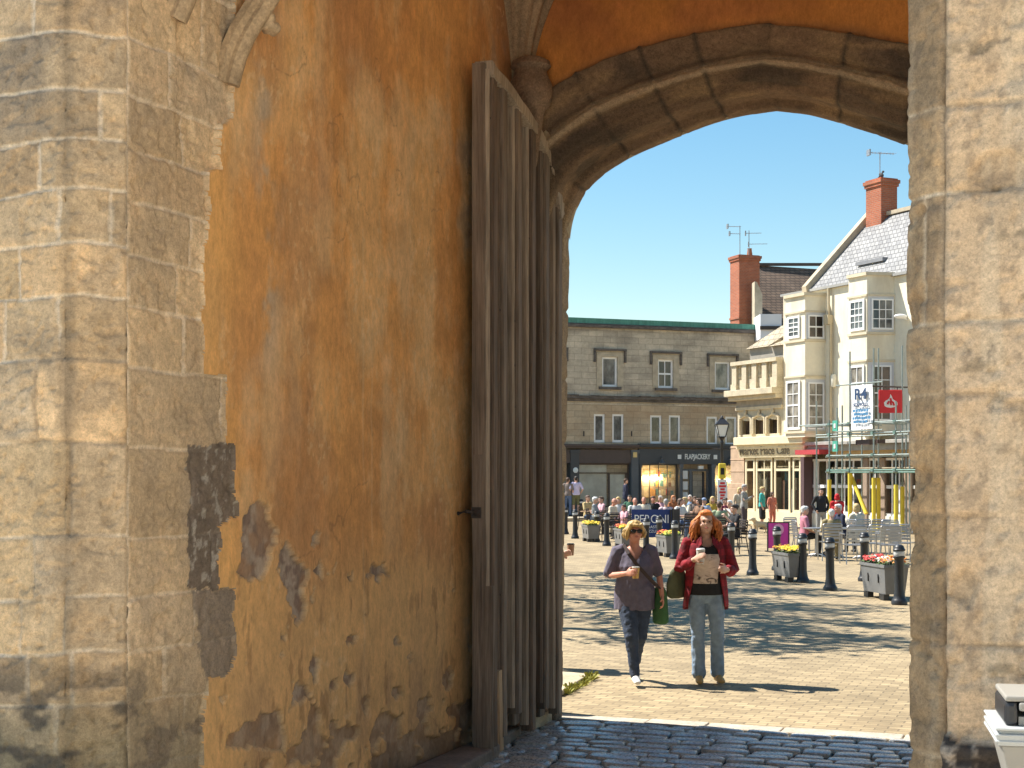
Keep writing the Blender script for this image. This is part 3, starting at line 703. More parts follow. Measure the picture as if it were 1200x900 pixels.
pg=MB(); pg.quad((-60,-60,-.03),(60,-60,-.03),(60,-6.3,-.03),(-60,-6.3,-.03)); po=pg.build('court_bounce_ground',brickmat('bounce_flags',(.60,.535,.44),(.55,.49,.40),(.3,.27,.23),.7,.45,.012,.85,'xy'),loc=GO); po.rotation_euler=(0,0,-TH); tag(po,kind='structure')  # unseen court ground, made pale to bounce sunlight into the passage
# raised pavement before the far building
# unseen building added behind the camera: its sunlit wall bounces light into the gateway
cw=thing('bounce_building','unseen pale building added behind the camera to bounce sunlight into the passage','building',(7.5,-2,0),0)
mb=MB(); mb.box(0,7,-26,5.9,-.1,10.5)
for k in range(6): mb.box(-.06,.0,-22.5+4.6*k,-21.3+4.6*k,.8,3.0,1)
mb.build('wall',[mat('bounce_building_wall',(.80,.71,.58),.9,.12,1,.2),mat('bounce_building_window',(.05,.05,.06),.1,.1)],cw)
rf=MB(); rf.prism([(-.3,10.3),(3.5,14),(7.3,10.3)],'y',-26.4,6.2); rf.build('roof',mat('bounce_building_roof',(.2,.13,.09),.9,.2,4),cw)
# ================================================================== BUILDINGS
class Fac:
    """a facade frame: local x to the right along the front, y into the building, z up"""
    def __init__(s,o,ang): s.o=Vector((o[0],o[1],0)); s.a=ang; s.x=Vector((math.cos(ang),math.sin(ang),0)); s.y=Vector((-math.sin(ang),math.cos(ang),0))
    def px(s,px,py=CY,y=0.):
        o=s.o+s.y*y; k=(px-CX)/F; t=(k*o.y-o.x)/(s.x.x-k*s.x.y); d=o.y+s.x.y*t
        return t, H+(CY-py)/F*d
    def w(s,x,y,z): return s.o+s.x*x+s.y*y+Vector((0,0,z))
def wallholes(mb,x0,x1,z0,z1,holes,dep=.18,mi=0,y=0.):
    xs=sorted({x0,x1,*[h for q in holes for h in (q[0],q[1])]}); zs=sorted({z0,z1,*[h for q in holes for h in (q[2],q[3])]})
    xs=[v for v in xs if x0<=v<=x1]; zs=[v for v in zs if z0<=v<=z1]
    for a,b in zip(xs,xs[1:]):
        for c,d in zip(zs,zs[1:]):
            mx,mz=(a+b)/2,(c+d)/2
            if not any(q[0]<mx<q[1] and q[2]<mz<q[3] for q in holes): mb.quad((a,y,c),(b,y,c),(b,y,d),(a,y,d),mi)
    for q in holes:
        a,b,c,d=q[:4]
        mb.quad((a,y,c),(a,y+dep,c),(a,y+dep,d),(a,y,d),mi); mb.quad((b,y,c),(b,y,d),(b,y+dep,d),(b,y+dep,c),mi)
        mb.quad((a,y,c),(b,y,c),(b,y+dep,c),(a,y+dep,c),mi); mb.quad((a,y,d),(a,y+dep,d),(b,y+dep,d),(b,y,d),mi)
M_wpaint=mat('white_paint',(.82,.81,.79),.5,.05,3,.05); M_glassd=None
def glassdark(name,c1,c2,sc):
    N=NT(name); f=N.noise(N.map((1,1,.6)),sc,4,.6); N.base(N.ramp(f,[(.38,c1),(.62,c2)])); N.set(Roughness=.06); N.b.inputs['Specular IOR Level'].default_value=.6; N.bump(N.noise(N.map(),1.3,2),.08,.02); return N.m
M_gl1=glassdark('window_glass',(.035,.04,.045),(.16,.17,.165),2.2); M_gl2=glassdark('curtained_glass',(.10,.09,.075),(.34,.31,.26),3.); M_gl3=glassdark('dim_glass',(.03,.024,.02),(.10,.07,.055),2.)
def window(parent,x0,x1,z0,z1,y,cols,rows,fw=.05,bw=.022,mf=None,mg=None,sill=None,fd=.06,name='window',M=None):
    mf=mf or M_wpaint; mg=mg or M_gl1
    mb=MB(); mb.box(x0,x0+fw,y-fd,y,z0,z1,M=M); mb.box(x1-fw,x1,y-fd,y,z0,z1,M=M); mb.box(x0+fw,x1-fw,y-fd,y,z0,z0+fw*1.15,M=M); mb.box(x0+fw,x1-fw,y-fd,y,z1-fw,z1,M=M)
    for i in range(1,cols):
        c=x0+fw+(x1-x0-2*fw)*i/cols; mb.box(c-bw/2,c+bw/2,y-fd+.012,y-.004,z0+fw*1.15,z1-fw,M=M)
    for i in range(1,rows):
        c=z0+fw+(z1-z0-2*fw)*i/rows; t=bw*(2. if (rows%2==0 and i==rows//2) else 1); mb.box(x0+fw,x1-fw,y-fd+.009,y-.007,c-t/2,c+t/2,M=M)
    w=mb.build(name,mf,parent)
    p=MB(); p.quad((x0+.01,y-.02,z0+.01),(x1-.01,y-.02,z0+.01),(x1-.01,y-.02,z1-.01),(x0+.01,y-.02,z1-.01))
    if M is not None: p.v=[tuple(M@Vector(v)) for v in p.v]
    p.build('pane',mg,w)
    if sill:
        s_=MB(); s_.box(x0-sill[0],x1+sill[0],y-fd-sill[1],y-fd+.03 if False else y,z0-sill[2],z0-.002,M=M); s_.build('sill',sill[3] if len(sill)>3 else mf,w)
    return w
def textmesh(txt,size,mat_,name,parent,M,extr=.01,align='CENTER',shear=0,sx=1.,bold=0.):
    c=bpy.data.curves.new(name,'FONT'); c.body=txt; c.size=size; c.extrude=extr; c.offset=bold; c.align_x=align; c.align_y='CENTER'; c.shear=shear
    o=bpy.data.objects.new(name,c); COL.objects.link(o); me=evalmesh(o); bpy.data.objects.remove(o); bpy.data.curves.remove(c)
    me.transform(Matrix.Scale(sx,4,(1,0,0))); me.transform(M)
    me.materials.clear(); me.materials.append(mat_)
    o=bpy.data.objects.new(name,me); COL.objects.link(o); 
    if parent: o.parent=parent
    return o
def upright(x,y,z): return Matrix.Translation((x,y,z))@Matrix.Rotation(R(90),4,'X')
# ---------------------------------------------------------------- far building
FA=Fac((2.75,74.0),math.atan2(3.7,10.13))
far=thing('shop_building','long grey stone building with green coping over two dark shopfronts','building',FA.o,FA.a)
M_ash=brickmat('far_ashlar',(.54,.455,.34),(.43,.365,.275),(.31,.26,.2),.78,.30,.012,.9,'xz',.4,.22,.5,((.12,.10,.085),.25,.9,.75),.9)
M_ash2=brickmat('far_ashlar_clean',(.52,.41,.275),(.43,.335,.225),(.28,.23,.16),.8,.31,.012,.9,'xz',.4,.2,.5,((.36,.2,.09),.3,.5,.5),.8)
M_trim=mat('far_trim',(.45,.375,.27),.9,.25,3,.3,20,.01); M_soot=mat('sooty_ledge',(.12,.10,.085),.9,.5,4,.5,20,.02,stretch=(1,1,2)); M_copper=mat('copper_green',(.075,.235,.175),.7,.3,3,.2,stretch=(3,3,.6))
fz=lambda py,px=765: FA.px(px,py)[1]
ztop_=FA.px(700,373)[1]; zpar=FA.px(700,384)[1]; zst=FA.px(765,474)[1]; zst0=FA.px(765,468)[1]; zshop=FA.px(765,521)[1]
up=[];lo=[]
for a,b,t,s in ((705.5,723.5,418,453.5),(771,789,421,455),(837.5,855.5,423.5,457)):
    x0,zt=FA.px(a,t); x1,zb=FA.px(b,s); up.append((x0,x1,zb,zt))
pitch=(up[2][0]-up[0][0])/2
for k in (1,2,3,4,5): up.append((up[0][0]-pitch*k,up[0][1]-pitch*k,up[0][2],up[0][3]))
for a,b,t,s in ((696,709,485,518.5),(717.5,731,485,518.5),(762,775.5,486.5,520),(784,797.5,486.5,520),(828,841,488,521.5),(850,863.5,488,521.5)):
    x0,zt=FA.px(a,t); x1,zb=FA.px(b,s); lo.append((x0,x1,zb,zt))
for k in (1,2,3,4,5):
    for q in lo[:2]: lo.append((q[0]-pitch*k,q[1]-pitch*k,q[2],q[3]))
XL,XR=-26.,FA.px(888)[0]+.6
mb=MB(); wallholes(mb,XL,XR,zst-.05,zpar,up,.16); mb.build('wall',M_ash,far)['label']='upper wall of darkened grey ashlar'
mb=MB(); wallholes(mb,XL,XR,zshop,zst-.05,lo,.14); mb.build('wall',M_ash2,far)['label']='cleaner buff ashlar between the ledge and the shopfronts'
mb=MB(); mb.box(XL,XR,.4,9,-.1,zpar); mb.box(XR-.02,XR,0,.4,zshop,zpar); mb.build('rear_block',M_ash,far)
mb=MB(); mb.box(XL,XR+.1,-.16,9.1,zpar+.002,zpar+.13); mb.box(XL,XR+.04,-.06,9.05,zpar+.132,zpar+.20); mb.build('cornice',M_soot,far)
mb=MB(); mb.box(XL,FA.px(885)[0],-.02,.5,zpar+.202,ztop_); mb.build('coping',M_copper,far)['label']='green patinated metal coping along the roof edge'
mb=MB(); mb.box(XL,XR,-.20,-.002,zst0-.03,zst0+.10); mb.box(XL,XR,-.11,-.003,zst0-.16,zst0-.031)
x=XL
rr=random.Random(9)
while x<XR-.5: l=rr.uniform(.3,.9); mb.box(x,x+l,-.22-rr.uniform(0,.03),-.004,zst0+.101,zst0+.115+rr.uniform(0,.05)); x+=l+.02
mb.build('string_course',M_soot,far)['label']='blackened weathered string course'
for i,(a,b,c_,d) in enumerate(up):
    rows,cols=((1,1),(2,2),(1,1))[i%3]
    w=window(far,a,b,c_,d,.14,cols,rows,.10,.04,mg=(M_gl1,M_gl3,M_gl2)[i%3])
    s_=MB(); s_.box(a-.18,b+.18,-.12,.13,c_-.14,c_-.003); s_.build('sill',M_soot,w)
    h=MB(); h.box(a-.46,b+.46,-.13,-.002,d+.30,d+.40); h.box(a-.46,a-.36,-.10,-.003,d-.28,d+.299); h.box(b+.36,b+.46,-.10,-.003,d-.28,d+.299)
    h.build('hood_mould',M_soot,w)
    h=MB(); h.box(a-.30,a-.003,-.035,-.001,c_,d+.22); h.box(b+.003,b+.30,-.035,-.001,c_,d+.22); h.box(a-.003,b+.003,-.035,-.001,d+.003,d+.22); h.build('surround',M_trim,w)
for i,(a,b,c_,d) in enumerate(lo):
    window(far,a,b,c_,d,.12,1,1,.105,mg=(M_gl1,M_gl1,M_gl2)[i//2%3])
mb=MB()
for p in ((684,508),(740,508),(768,437)):
    x,z=FA.px(*p); mb.box(x-.03,x+.03,-.03,-.003,z-.14,z+.12)
mb.build('wall_anchors',M_iron,far)
# shopfronts
M_slate=mat('slate_paint',(.055,.058,.062),.55,.1,3,.05); M_brownp=mat('brown_paint',(.085,.058,.048),.6,.15,4,.05); M_greyp=mat('grey_paint',(.10,.105,.11),.55,.1,3,.05); M_cream=mat('cream_paint',(.70,.60,.40),.6,.1,3,.05)
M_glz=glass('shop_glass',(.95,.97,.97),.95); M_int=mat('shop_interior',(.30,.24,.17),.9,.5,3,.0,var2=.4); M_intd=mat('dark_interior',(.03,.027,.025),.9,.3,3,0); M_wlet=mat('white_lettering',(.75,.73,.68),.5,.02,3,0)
M_blind=mat('pale_blind',(.62,.66,.64),.8,.3,1.6,.1); M_lamp=emit('lit_bulb',(1,.70,.33),60)
def X(p): return FA.px(p)[0]
def Zp(p,px=765): return FA.px(px,p)[1]
mb=MB(); mb.box(XL,XR,.02,.38,-.1,zshop-.001)
sh=MB(); 
# ground floor built up: dark back wall is pushed back, windows in front of lit interiors
def shopfront(x0,x1,mats,name,label,fasc,cornz): 
    s=MB(); s.box(x0,x1,-.34,-.0,cornz-.02,cornz+.10); s.box(x0,x1,-.28,-.001,cornz-.10,cornz-.021); s.box(x0,x1,-.16,-.002,fasc[1],fasc[0]); 
    o=s.build(name,mats,far,bev=.01); o['label']=label; return o
# left shop
s1=shopfront(XL,X(747)-.01,M_brownp,'shopfront','dark brown shopfront with a pale blind-filled window',(Zp(527,705),Zp(543,705)),Zp(523,705))
def pil(x0,x1,z1,par,m,y0=-.2): q=MB(); q.box(x0,x1,y0,.3,0,z1); q.box(x0-.03,x1+.03,y0-.04,.28,0,.35); q.box(x0-.03,x1+.03,y0-.04,.2,z1-.18,z1-.004); q.build('pilaster',m,par,bev=.008)
pil(X(738),X(747)-.02,Zp(527,740),s1,M_greyp); pil(X(667),X(677),Zp(527,670),s1,M_slate)
zf=Zp(543,705)
w=window(s1,X(677.5),X(737.5),.45,zf,.1,1,1,.07,mf=M_brownp,mg=M_glz); 
q=MB(); q.box(X(678),X(737),.10,.16,Zp(555,705),Zp(555,705)+.06); q.box(X(713.5),X(715.5),.08,.17,.0,Zp(555,705)); q.box(X(734),X(737),.08,.17,0,Zp(555,705)); q.build('transom',M_brownp,w)
q=MB(); q.box(X(678),X(713),.24,.27,.3,zf-.02); q.box(X(716),X(734),.22,.25,.5,Zp(556,705)); q.build('blind',M_blind,s1)
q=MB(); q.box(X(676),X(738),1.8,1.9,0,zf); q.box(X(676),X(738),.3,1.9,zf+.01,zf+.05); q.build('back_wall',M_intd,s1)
for k in range(1,6): window(s1,X(677.5)-4.2*k,X(737.5)-4.2*k,.45,zf,.1,2,1,.07,mf=M_brownp,mg=M_gl1)
q=MB(); q.lathe([(0.02,0),(.12,.02),(.14,.06),(.05,.09)],14,M=Matrix.Translation((X(672),-.22,Zp(551,672)))@Matrix.Rotation(R(90),4,'X')); q.build('round_lamp',mat('pearl_glass',(.8,.8,.74),.3,.02,2,0),s1,smooth=40)
q=MB(); q.box(X(739.5),X(744),-.26,-.22,Zp(536,740),Zp(530,740)); q.build('number_plate',mat('brass',(.55,.42,.2),.4,.1,5,0,metal=.6),s1)
# right shop
s2=shopfront(X(747)+.01,XR,M_slate,'shopfront','slate grey shopfront with its name in pale capitals on the fascia',(Zp(526,800),Zp(544,800)),Zp(522.5,800))
textmesh('FLAPJACKERY',.37,M_wlet,'lettering',s2,upright((X(797)+X(834))/2,-.165,Zp(535.5,815)),.012,sx=.64,bold=.008)
for p in (794.5,836.5): q=MB(); q.box(X(p)-.10,X(p)+.10,-.185,-.162,Zp(538,815),Zp(533,815)); q.build('sign_end',M_wlet,s2)
zf2=Zp(544,800)
pil(X(747.5),X(750),zf2,s2,M_slate); pil(X(794.5),X(798),zf2,s2,M_greyp); pil(X(832),X(836),zf2,s2,M_greyp)
w=window(s2,X(750.5),X(794),.6,zf2,.1,4,1,.06,.03,mf=M_slate,mg=M_glz)
w=window(s2,X(836.5),XR-.05,.6,zf2,.1,2,1,.06,.03,mf=M_slate,mg=M_glz)
q=MB(); q.box(X(750),X(794),-.02,.2,0,.59); q.box(X(836.5),XR,-.02,.2,0,.59); q.build('stall_riser',M_slate,s2)
q=MB(); q.box(X(748),XR,1.5,1.6,0,zf2+.4); q.box(X(748),XR,.8,1.6,zf2+.06,zf2+.1); q.box(X(748),XR,.3,2.7,.0,.04); q.build('back_wall',mat('warm_interior',(.34,.20,.085),.9,.5,1.5,0,var2=.3),s2)
# goods in the window: shelves of tins and jars
rr=random.Random(21)
q=MB(); 
for z in (1.0,1.45,1.9,2.4): q.box(X(770),X(793),.35,.62,z,z+.03)
q.box(X(752),X(769),.25,.7,.9,.95); q.build('shelves',mat('pine_shelf',(.42,.29,.15),.7,.2,4,0),s2)
gm=[mat('tin_'+n,c,.6,.15,9,0) for n,c in (('cream',(.6,.52,.36)),('red',(.42,.06,.04)),('amber',(.5,.28,.06)),('teal',(.08,.2,.22)),('white',(.66,.63,.56)),('brown',(.17,.09,.05)))]
q=MB()
for z in (1.03,1.48,1.93):
    x=X(770.5)
    while x<X(792.5): l=rr.uniform(.08,.2); q.box(x,x+l-.02,.36,.6,z,z+rr.uniform(.16,.36),rr.randrange(6)); x+=l
for i in range(16): x=rr.uniform(X(752),X(768)); z=.95+rr.uniform(0,.5); q.box(x,x+rr.uniform(.1,.22),.28+rr.uniform(0,.2),.65,.95,z,rr.choice([1,1,0,4,2]))
o=q.build('shop_goods',gm,s2); o['kind']='stuff'
q=MB()
for i in range(5): q.ell((X(757)+.24*i,.22,Zp(560.5,765)),(.055,.055,.06),8,6)
for i in range(4): q.ell((X(845)+.24*i,.22,Zp(563,855)),(.045,.045,.05),8,6)
q.build('bulbs',M_lamp,s2)
textmesh('COFFEE',.36,mat('yellow_lettering',(.75,.55,.12),.5,.02,3,0),'lettering',s2,upright(X(771),.065,Zp(553,770)),.004,sx=1.3)
textmesh('JUICE',.30,M_wlet,'lettering',s2,upright(X(853),.065,Zp(557.5,855)),.004)
# door recess
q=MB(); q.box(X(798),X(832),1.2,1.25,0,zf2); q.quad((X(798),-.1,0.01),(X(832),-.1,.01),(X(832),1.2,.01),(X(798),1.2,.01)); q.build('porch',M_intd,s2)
q=MB(); a,b=X(809),X(812); q.box(a,b,.1,.16,0,zf2-.3); q.box(X(829),X(831.8),.1,.16,0,zf2-.3); q.box(X(798.2),X(831.8),.1,.17,zf2-.36,zf2-.25); d_=q.build('door',M_greyp,s2); 
q=MB(); q.box(X(813),X(815),.3,.9,0.05,zf2-.4); q.box(X(827),X(828.6),.3,.9,.05,zf2-.4); q.build('open_leaf',M_slate,s2)
q=MB()
for z in (zf2-.75,zf2-1.3,zf2-1.85): q.box(X(801),X(806.5),.06,.08,z,z+.42)
q.build('menu_cards',M_wlet,s2)
q=MB(); q.box(X(818),X(824),-.05,.04,zf2-.24,zf2-.08); q.build('lamp',M_wlet,s2)
for p in (772,852):
    q=MB(); q.tube([(X(p),-.16,Zp(537)),(X(p),-.34,Zp(535)),(X(p),-.40,Zp(539))],.025,6); q.lathe([(.05,0),(.16,-.16),(.15,-.2)],10,M=Matrix.Translation((X(p),-.40,Zp(539)))); q.build('wall_lamp',M_greyp,s2,smooth=40)
# ---------------------------------------------------------------- brick house behind with its chimney
BH=Fac((FA.px(893)[0]*.94,81),R(4))
bh=thing('brick_house','tiled house with a tall red brick chimney rising behind the stone building','house',(0,0,0))
M_tile=brickmat('brown_tiles',(.20,.135,.095),(.15,.105,.075),(.06,.045,.035),.28,.16,.02,.9,'xz',.6,.25,.5)
M_brick=brickmat('red_brick',(.42,.115,.050),(.34,.088,.04),(.30,.20,.14),.225,.075,.010,.9,'xz',.3,.18,.5)
dR=82.; P=lambda px,py,d: at(px,py,d)
rl=P(888,311,dR); rr_=P(1000,318,dR); el=P(886,405,dR-3.6); er=P(1000,408,dR-3.6); bl=rl+Vector((0,3.6,0)); 
mb=MB(); th_=.12
mb.add([el,er,rr_,rl,el+Vector((0,0,-th_)),er+Vector((0,0,-th_)),rr_+Vector((0,0,-th_)),rl+Vector((0,0,-th_))],[(0,1,2,3),(4,7,6,5),(0,4,5,1),(0,3,7,4),(1,5,6,2)])
e2=Vector((el.x,dR+3.6,el.z)); e3=Vector((er.x,dR+3.6,er.z)); mb.add([rl,rr_,e3,e2],[(0,1,2,3)]); mb.build('roof',M_tile,bh)
mb=MB(); mb.box(rl.x-.05,rr_.x,dR-.12,dR+.12,rl.z-.02,rl.z+.12); mb.build('ridge',mat('ridge_tile',(.09,.07,.06),.9,.2,4,.2),bh)
mb=MB(); mb.box(el.x+.1,er.x,el.y+.15,dR+3.5,0,el.z-.05); mb.prism([(el.y+.15,el.z-.05),(dR,rl.z-.15),(dR+3.5,el.z-.05)],'x',el.x+.1,el.x+.35); mb.build('wall',M_brick,bh)
cA0=P(864.5,297,79.6); 
ch=MB(); cx0,cx1=P(864.5,300,79)[0],P(893,300,79)[0]; zt=P(870,298,79)[2]; zb=8.
A_=Matrix.Translation((cx0+.08,79.0,0))@Matrix.Rotation(R(20),4,'Z')
wch=1.22; dch=1.0
ch.box(0,wch,0,dch,zb,zt-.30,M=A_); ch.box(-.05,wch+.05,-.05,dch+.05,zt-.30,zt-.18,M=A_); ch.box(-.09,wch+.09,-.09,dch+.09,zt-.178,zt-.04,M=A_); ch.box(.0,wch,0,dch,zt-.038,zt,M=A_); ch.box(-.04,wch+.04,-.04,dch+.04,zt-3.4,zt-3.28,M=A_)
cho=ch.build('chimney',M_brick,bh)
q=MB(); q.lathe([(.13,0),(.15,.1),(.11,.38),(.13,.42)],12,M=A_@Matrix.Translation((.9,.5,zt))); q.build('chimney_pot',mat('terracotta',(.40,.17,.08),.9,.2,6,.2),cho,smooth=40)
# stone flue shoulder beside the chimney
q=MB(); q.prism([(P(884,335,78)[0],7.5),(P(884,335,78)[0],P(884,330,78)[2]),(P(887,330,78)[0],P(887,331,78)[2]),(P(893,330,78)[0],P(893,345,78)[2]),(P(893,330,78)[0],7.5)],'y',77.9,78.9); q.build('stone_stack',M_trim,bh)
# slate-hung dormer box in white below the roof
q=MB(); q.box(P(891,367,76)[0],P(916,367,76)[0],76.,78.,9.0,P(891,368,76)[2]); q.build('dormer',mat('white_render',(.72,.72,.74),.8,.05,2,.05),bh)
q=MB(); z=P(900,384.5,76)[2]; q.box(P(890.5,367,76)[0],P(917,367,76)[0],75.9,76.,z-.08,z+.10); q.build('dormer_gutter',M_iron,bh)
def aerial(label,base,h,elems,rz,loc_mat):
    t=thing('tv_aerial',label,'aerial',base,rz,'roof aerials'); m=MB(); m.tube([(0,0,0),(0,0,h)],.022,6); m.build('mast',loc_mat,t)
    for (z,l,n,w,off) in elems:
        m=MB(); m.tube([(-l*off,0,z),(l*(1-off),0,z)],.014,5)
        for k in range(n): x=-l*off+l*k/(n-1); m.tube([(x,-w/2,z),(x,w/2,z)],.007,4)
        m.box(-l*off,-l*off+.06,-w*.35,w*.35,z-.12,z+.12); m.build('antenna',loc_mat,t)
    return t
M_alu=mat('dull_aluminium',(.33,.34,.36),.45,.1,8,0,metal=.6)
aerial('tall aerial with a short top array on the red chimney over the stone building',A_@Vector((.15,.2,zt)),1.55,[(1.5,.75,7,.35,.95),(1.12,.6,6,.25,1.)],R(8),M_alu)
aerial('shorter double-armed aerial on the red chimney over the stone building',A_@Vector((.75,.3,zt)),1.35,[(1.2,.85,8,.35,.25),(.62,1.0,6,.3,.05)],R(-6),M_alu)
# ---------------------------------------------------------------- right row: cafe and cream house
AF=math.atan2(-.91,.42)
FC=Fac((14.4,54.0),AF)
def CXP(p,y=0.): return FC.px(p,CY,y)[0]
def CZ(px,py,y=0.): return FC.px(px,py,y)[1]
cream=thing('cream_house','tall cream rendered house with two box bay windows and a slate roof','house',FC.o,FC.a)
M_crm=brickmat('cream_render',(.74,.675,.53),(.735,.67,.525),(.72,.66,.515),9.,7.,.002,.85,'xz',.1,.07,.5,((.47,.38,.25),1.6,.35,.55),.8); M_crmw=mat('pale_render',(.74,.70,.58),.85,.08,1,.15)
M_slateroof=brickmat('pale_stone_slates',(.30,.29,.28),(.21,.205,.205),(.07,.07,.07),.24,.20,.014,.85,'xz',.8,.16,.5)
xF=CXP(918); xN=6.0; p1,p2=.85,1.0
z_e=CZ(968,339)
mb=MB(); zg=CZ(990,521)       # top of the ground-floor shopfront
sides=[]
mb.box(xF,xN,0,5.9,zg,z_e)
mb.build('wall',M_crm,cream)
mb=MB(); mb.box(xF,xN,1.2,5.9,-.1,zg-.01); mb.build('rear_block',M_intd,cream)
# eaves lip and roof
mb=MB(); mb.box(xF-.02,xN,-.14,.02,z_e+.002,z_e+.10); mb.build('gutter',mat('grey_gutter',(.30,.29,.27),.7,.1,4,0),cream)
zr=12.45; sr=2.95
mb=MB()
xv=FC.px(1021,CY,sr)[0]
mb.add([(xv,-.1,z_e+.06),(xN,-.1,z_e+.06),(xN,sr,zr),(xv,sr,zr),(xv,6.0,z_e+.06),(xN,6.0,z_e+.06)],[(0,1,2,3),(3,2,5,4)]); mb.build('roof',M_slateroof,cream)
mb=MB(); mb.box(xv,xN,sr-.14,sr+.14,zr-.03,zr+.12); mb.build('ridge',M_trim,cream)
mb=MB(); mb.prism([(-.2,z_e-.2),(-.25,z_e+.22),(sr,zr+.34),(6.1,z_e+.22),(6.05,z_e-.2),(sr,zr-.3)],'x',xv-.30,xv-.02); 
mb.build('gable_coping',mat('coping_stone',(.44,.36,.25),.9,.2,4,.3),cream)
mb=MB(); mb.prism([(0,z_e-.02),(sr,zr-.1),(5.9,z_e-.02)],'x',xv-.22,xv+.05); mb.build('gable_wall',mat('dark_gable',(.11,.09,.075),.9,.3,4,.3),cream)
xc=FC.px(1033,CY,sr)[0]; zc=FC.px(1033,211,sr)[1]
mb=MB(); cw_=.95; 
for (e,za,zb_) in ((0,zr-1.,zc-.32),(.05,zc-.318,zc-.2),(.09,zc-.198,zc-.06),(.02,zc-.058,zc)): mb.box(xc-cw_/2-e,xc+cw_/2+e,sr-.4-e,sr+.4+e,za,zb_)
cho=mb.build('chimney',M_brick,cream)
aerial('aerial with one long raking array on the chimney of the cream house',FC.w(xc-.1,sr,zc),1.15,[(1.1,1.15,10,.4,.45)],R(12),M_alu)
b=thing('perched_bird','small dark bird perched on the corner of the right chimney','bird',FC.w(xc+.3,sr-.25,zc),R(30)); m=MB(); m.ell((0,0,.13),(.07,.14,.085),M=Matrix.Rotation(R(35),4,'X')); m.ell((0,-.10,.24),(.05,.055,.05)); m.limb([(0,.08,.09),(0,.22,.02)],[.035,.02],8); m.limb([(0,-.14,.24),(0,-.19,.235)],[.015,.004],6); m.tube([(.02,0,.07),(.02,0,0)],.008,5); m.tube([(-.02,0,.07),(-.02,0,0)],.008,5)
remesh(m.build('body',mat('dark_feathers',(.06,.06,.065),.8,.2,9,0),b),.012,1)
# dormer stub behind the bay parapet
mb=MB(); x0=CXP(1022,1.2); mb.box(x0,x0+.8,.6,2.0,z_e,CZ(1030,309,.9)); mb.build('dormer',M_crmw,cream)
mb=MB(); mb.box(x0-.1,x0+1.5,.5,2.2,CZ(1030,309,.9)+.003,CZ(1030,306.5,.9)+.06); mb.build('dormer_roof',mat('lead',(.22,.22,.23),.6,.15,4,.1),cream)
mb=MB(); mb.quad((x0+.05,.59,z_e+.3),(x0+.75,.59,z_e+.3),(x0+.75,.59,z_e+.8),(x0+.05,.59,z_e+.8)); mb.build('dormer_glass',M_gl3,cream)
# box bays
def bay(pA0,pA1,pB1,p,ztop,zbot,wins_A,wins_B,label):
    a0=CXP(pA0,-p); a1=CXP(pA1,-p); b1=CXP(pB1); 
    mb=MB(); mb.prism([(a0-(b1-a1) ,-.001),(a0,-p),(a1,-p),(b1,-.001)],'z',zbot,ztop)
    o=mb.build('bay',M_crm,cream); o['label']=label
    e=.08
    for z in (ztop-.001,): mb=MB(); mb.prism([(a0-(b1-a1)-e,-.002),(a0-e*.4,-p-e),(a1+e*.6,-p-e),(b1+e,-.002)],'z',z,z+.12); mb.build('coping',M_trim2,o)
    for (t,b_) in [(w[2],w[3]) for w in wins_A]:
        za=CZ((pA0+pA1)/2,t-4.5,-p); zb2=CZ((pA0+pA1)/2,b_+1.5,-p)
        for z,h in ((za,.07),(zb2-.08,.09)): mb=MB(); mb.prism([(a0-(b1-a1)-e*.7,-.003),(a0-e*.3,-p-e*.7),(a1+e*.5,-p-e*.7),(b1+e*.7,-.003)],'z',z,z+h); mb.build('bay_moulding',M_trim2,o)
    L=math.hypot(b1-a1,p); ang=math.atan2(p,b1-a1)
    MBm=Matrix.Translation((a1,-p,0))@Matrix.Rotation(ang,4,'Z')
    for (x0,x1,t,b_,c,r,mg) in wins_A:
        xa=CXP(x0,-p);xb=CXP(x1,-p); window(o,xa,xb,CZ(x0,b_,-p),CZ(x0,t,-p),-p-.01,c,r,.085,.03,mg=mg,fd=.05)
    for (x0,x1,t,b_,c,r,mg) in wins_B:
        # side B local x from 0 (outer corner) to L
        f0=(x0-pA1)/(pB1-pA1); f1=(x1-pA1)/(pB1-pA1); f0,f1=f0*L,f1*L
        window(o,f0,f1,CZ(pA1,b_,-p),CZ(pA1,t,-p),-.01,c,r,.055,.028,mg=mg,fd=.05,M=MBm)
        # grey surround
        q=MB(); q.box(.03,L-.02,-.012,-.001,CZ(pA1,b_,-p)-.08,CZ(pA1,t,-p)+.12,M=MBm); q.build('window_surround',M_greyw,o)
    return o
M_trim2=mat('pale_moulding',(.58,.50,.36),.8,.12,3,.1); M_greyw=mat('grey_white_paint',(.56,.56,.57),.6,.06,3,.05)
b1_=bay(920.5,943.5,967,p1,CZ(944,346,-p1),CZ(944,512,-p1),[(924,938,372,397.5,2,4,M_gl1),(922.5,938.5,447,504,2,4,M_gl2)],[(946.5,965,369,396.5,2,2,M_gl3),(946.5,965,448,503,2,4,M_gl2)],'two-storey box bay beside the cafe parapet')
b2_=bay(994.5,1016,1048,p2,CZ(1016,322.5,-p2),CZ(1016,508,-p2),[(996.5,1014,353,389,3,4,M_gl1),(997,1013.5,429,505,2,4,M_gl2)],[(1021,1046.5,350,386,3,3,M_gl1),(1022,1044,428,493,2,4,M_gl3)],'two-storey box bay behind the hanging red sign')
mb=MB(); x=CXP(971.5,-.1); mb.tube([(x,-.12,z_e),(x,-.12,CZ(971,378)),(x+.12,-.12,CZ(971,381)),(x+.12,-.12,CZ(973,520))],.055,8); mb.box(x-.14,x+.14,-.26,-.02,CZ(970,378)-.1,CZ(970,370)); mb.build('downpipe',mat('buff_pipe',(.46,.38,.25),.6,.1,5,0),cream,smooth=40)
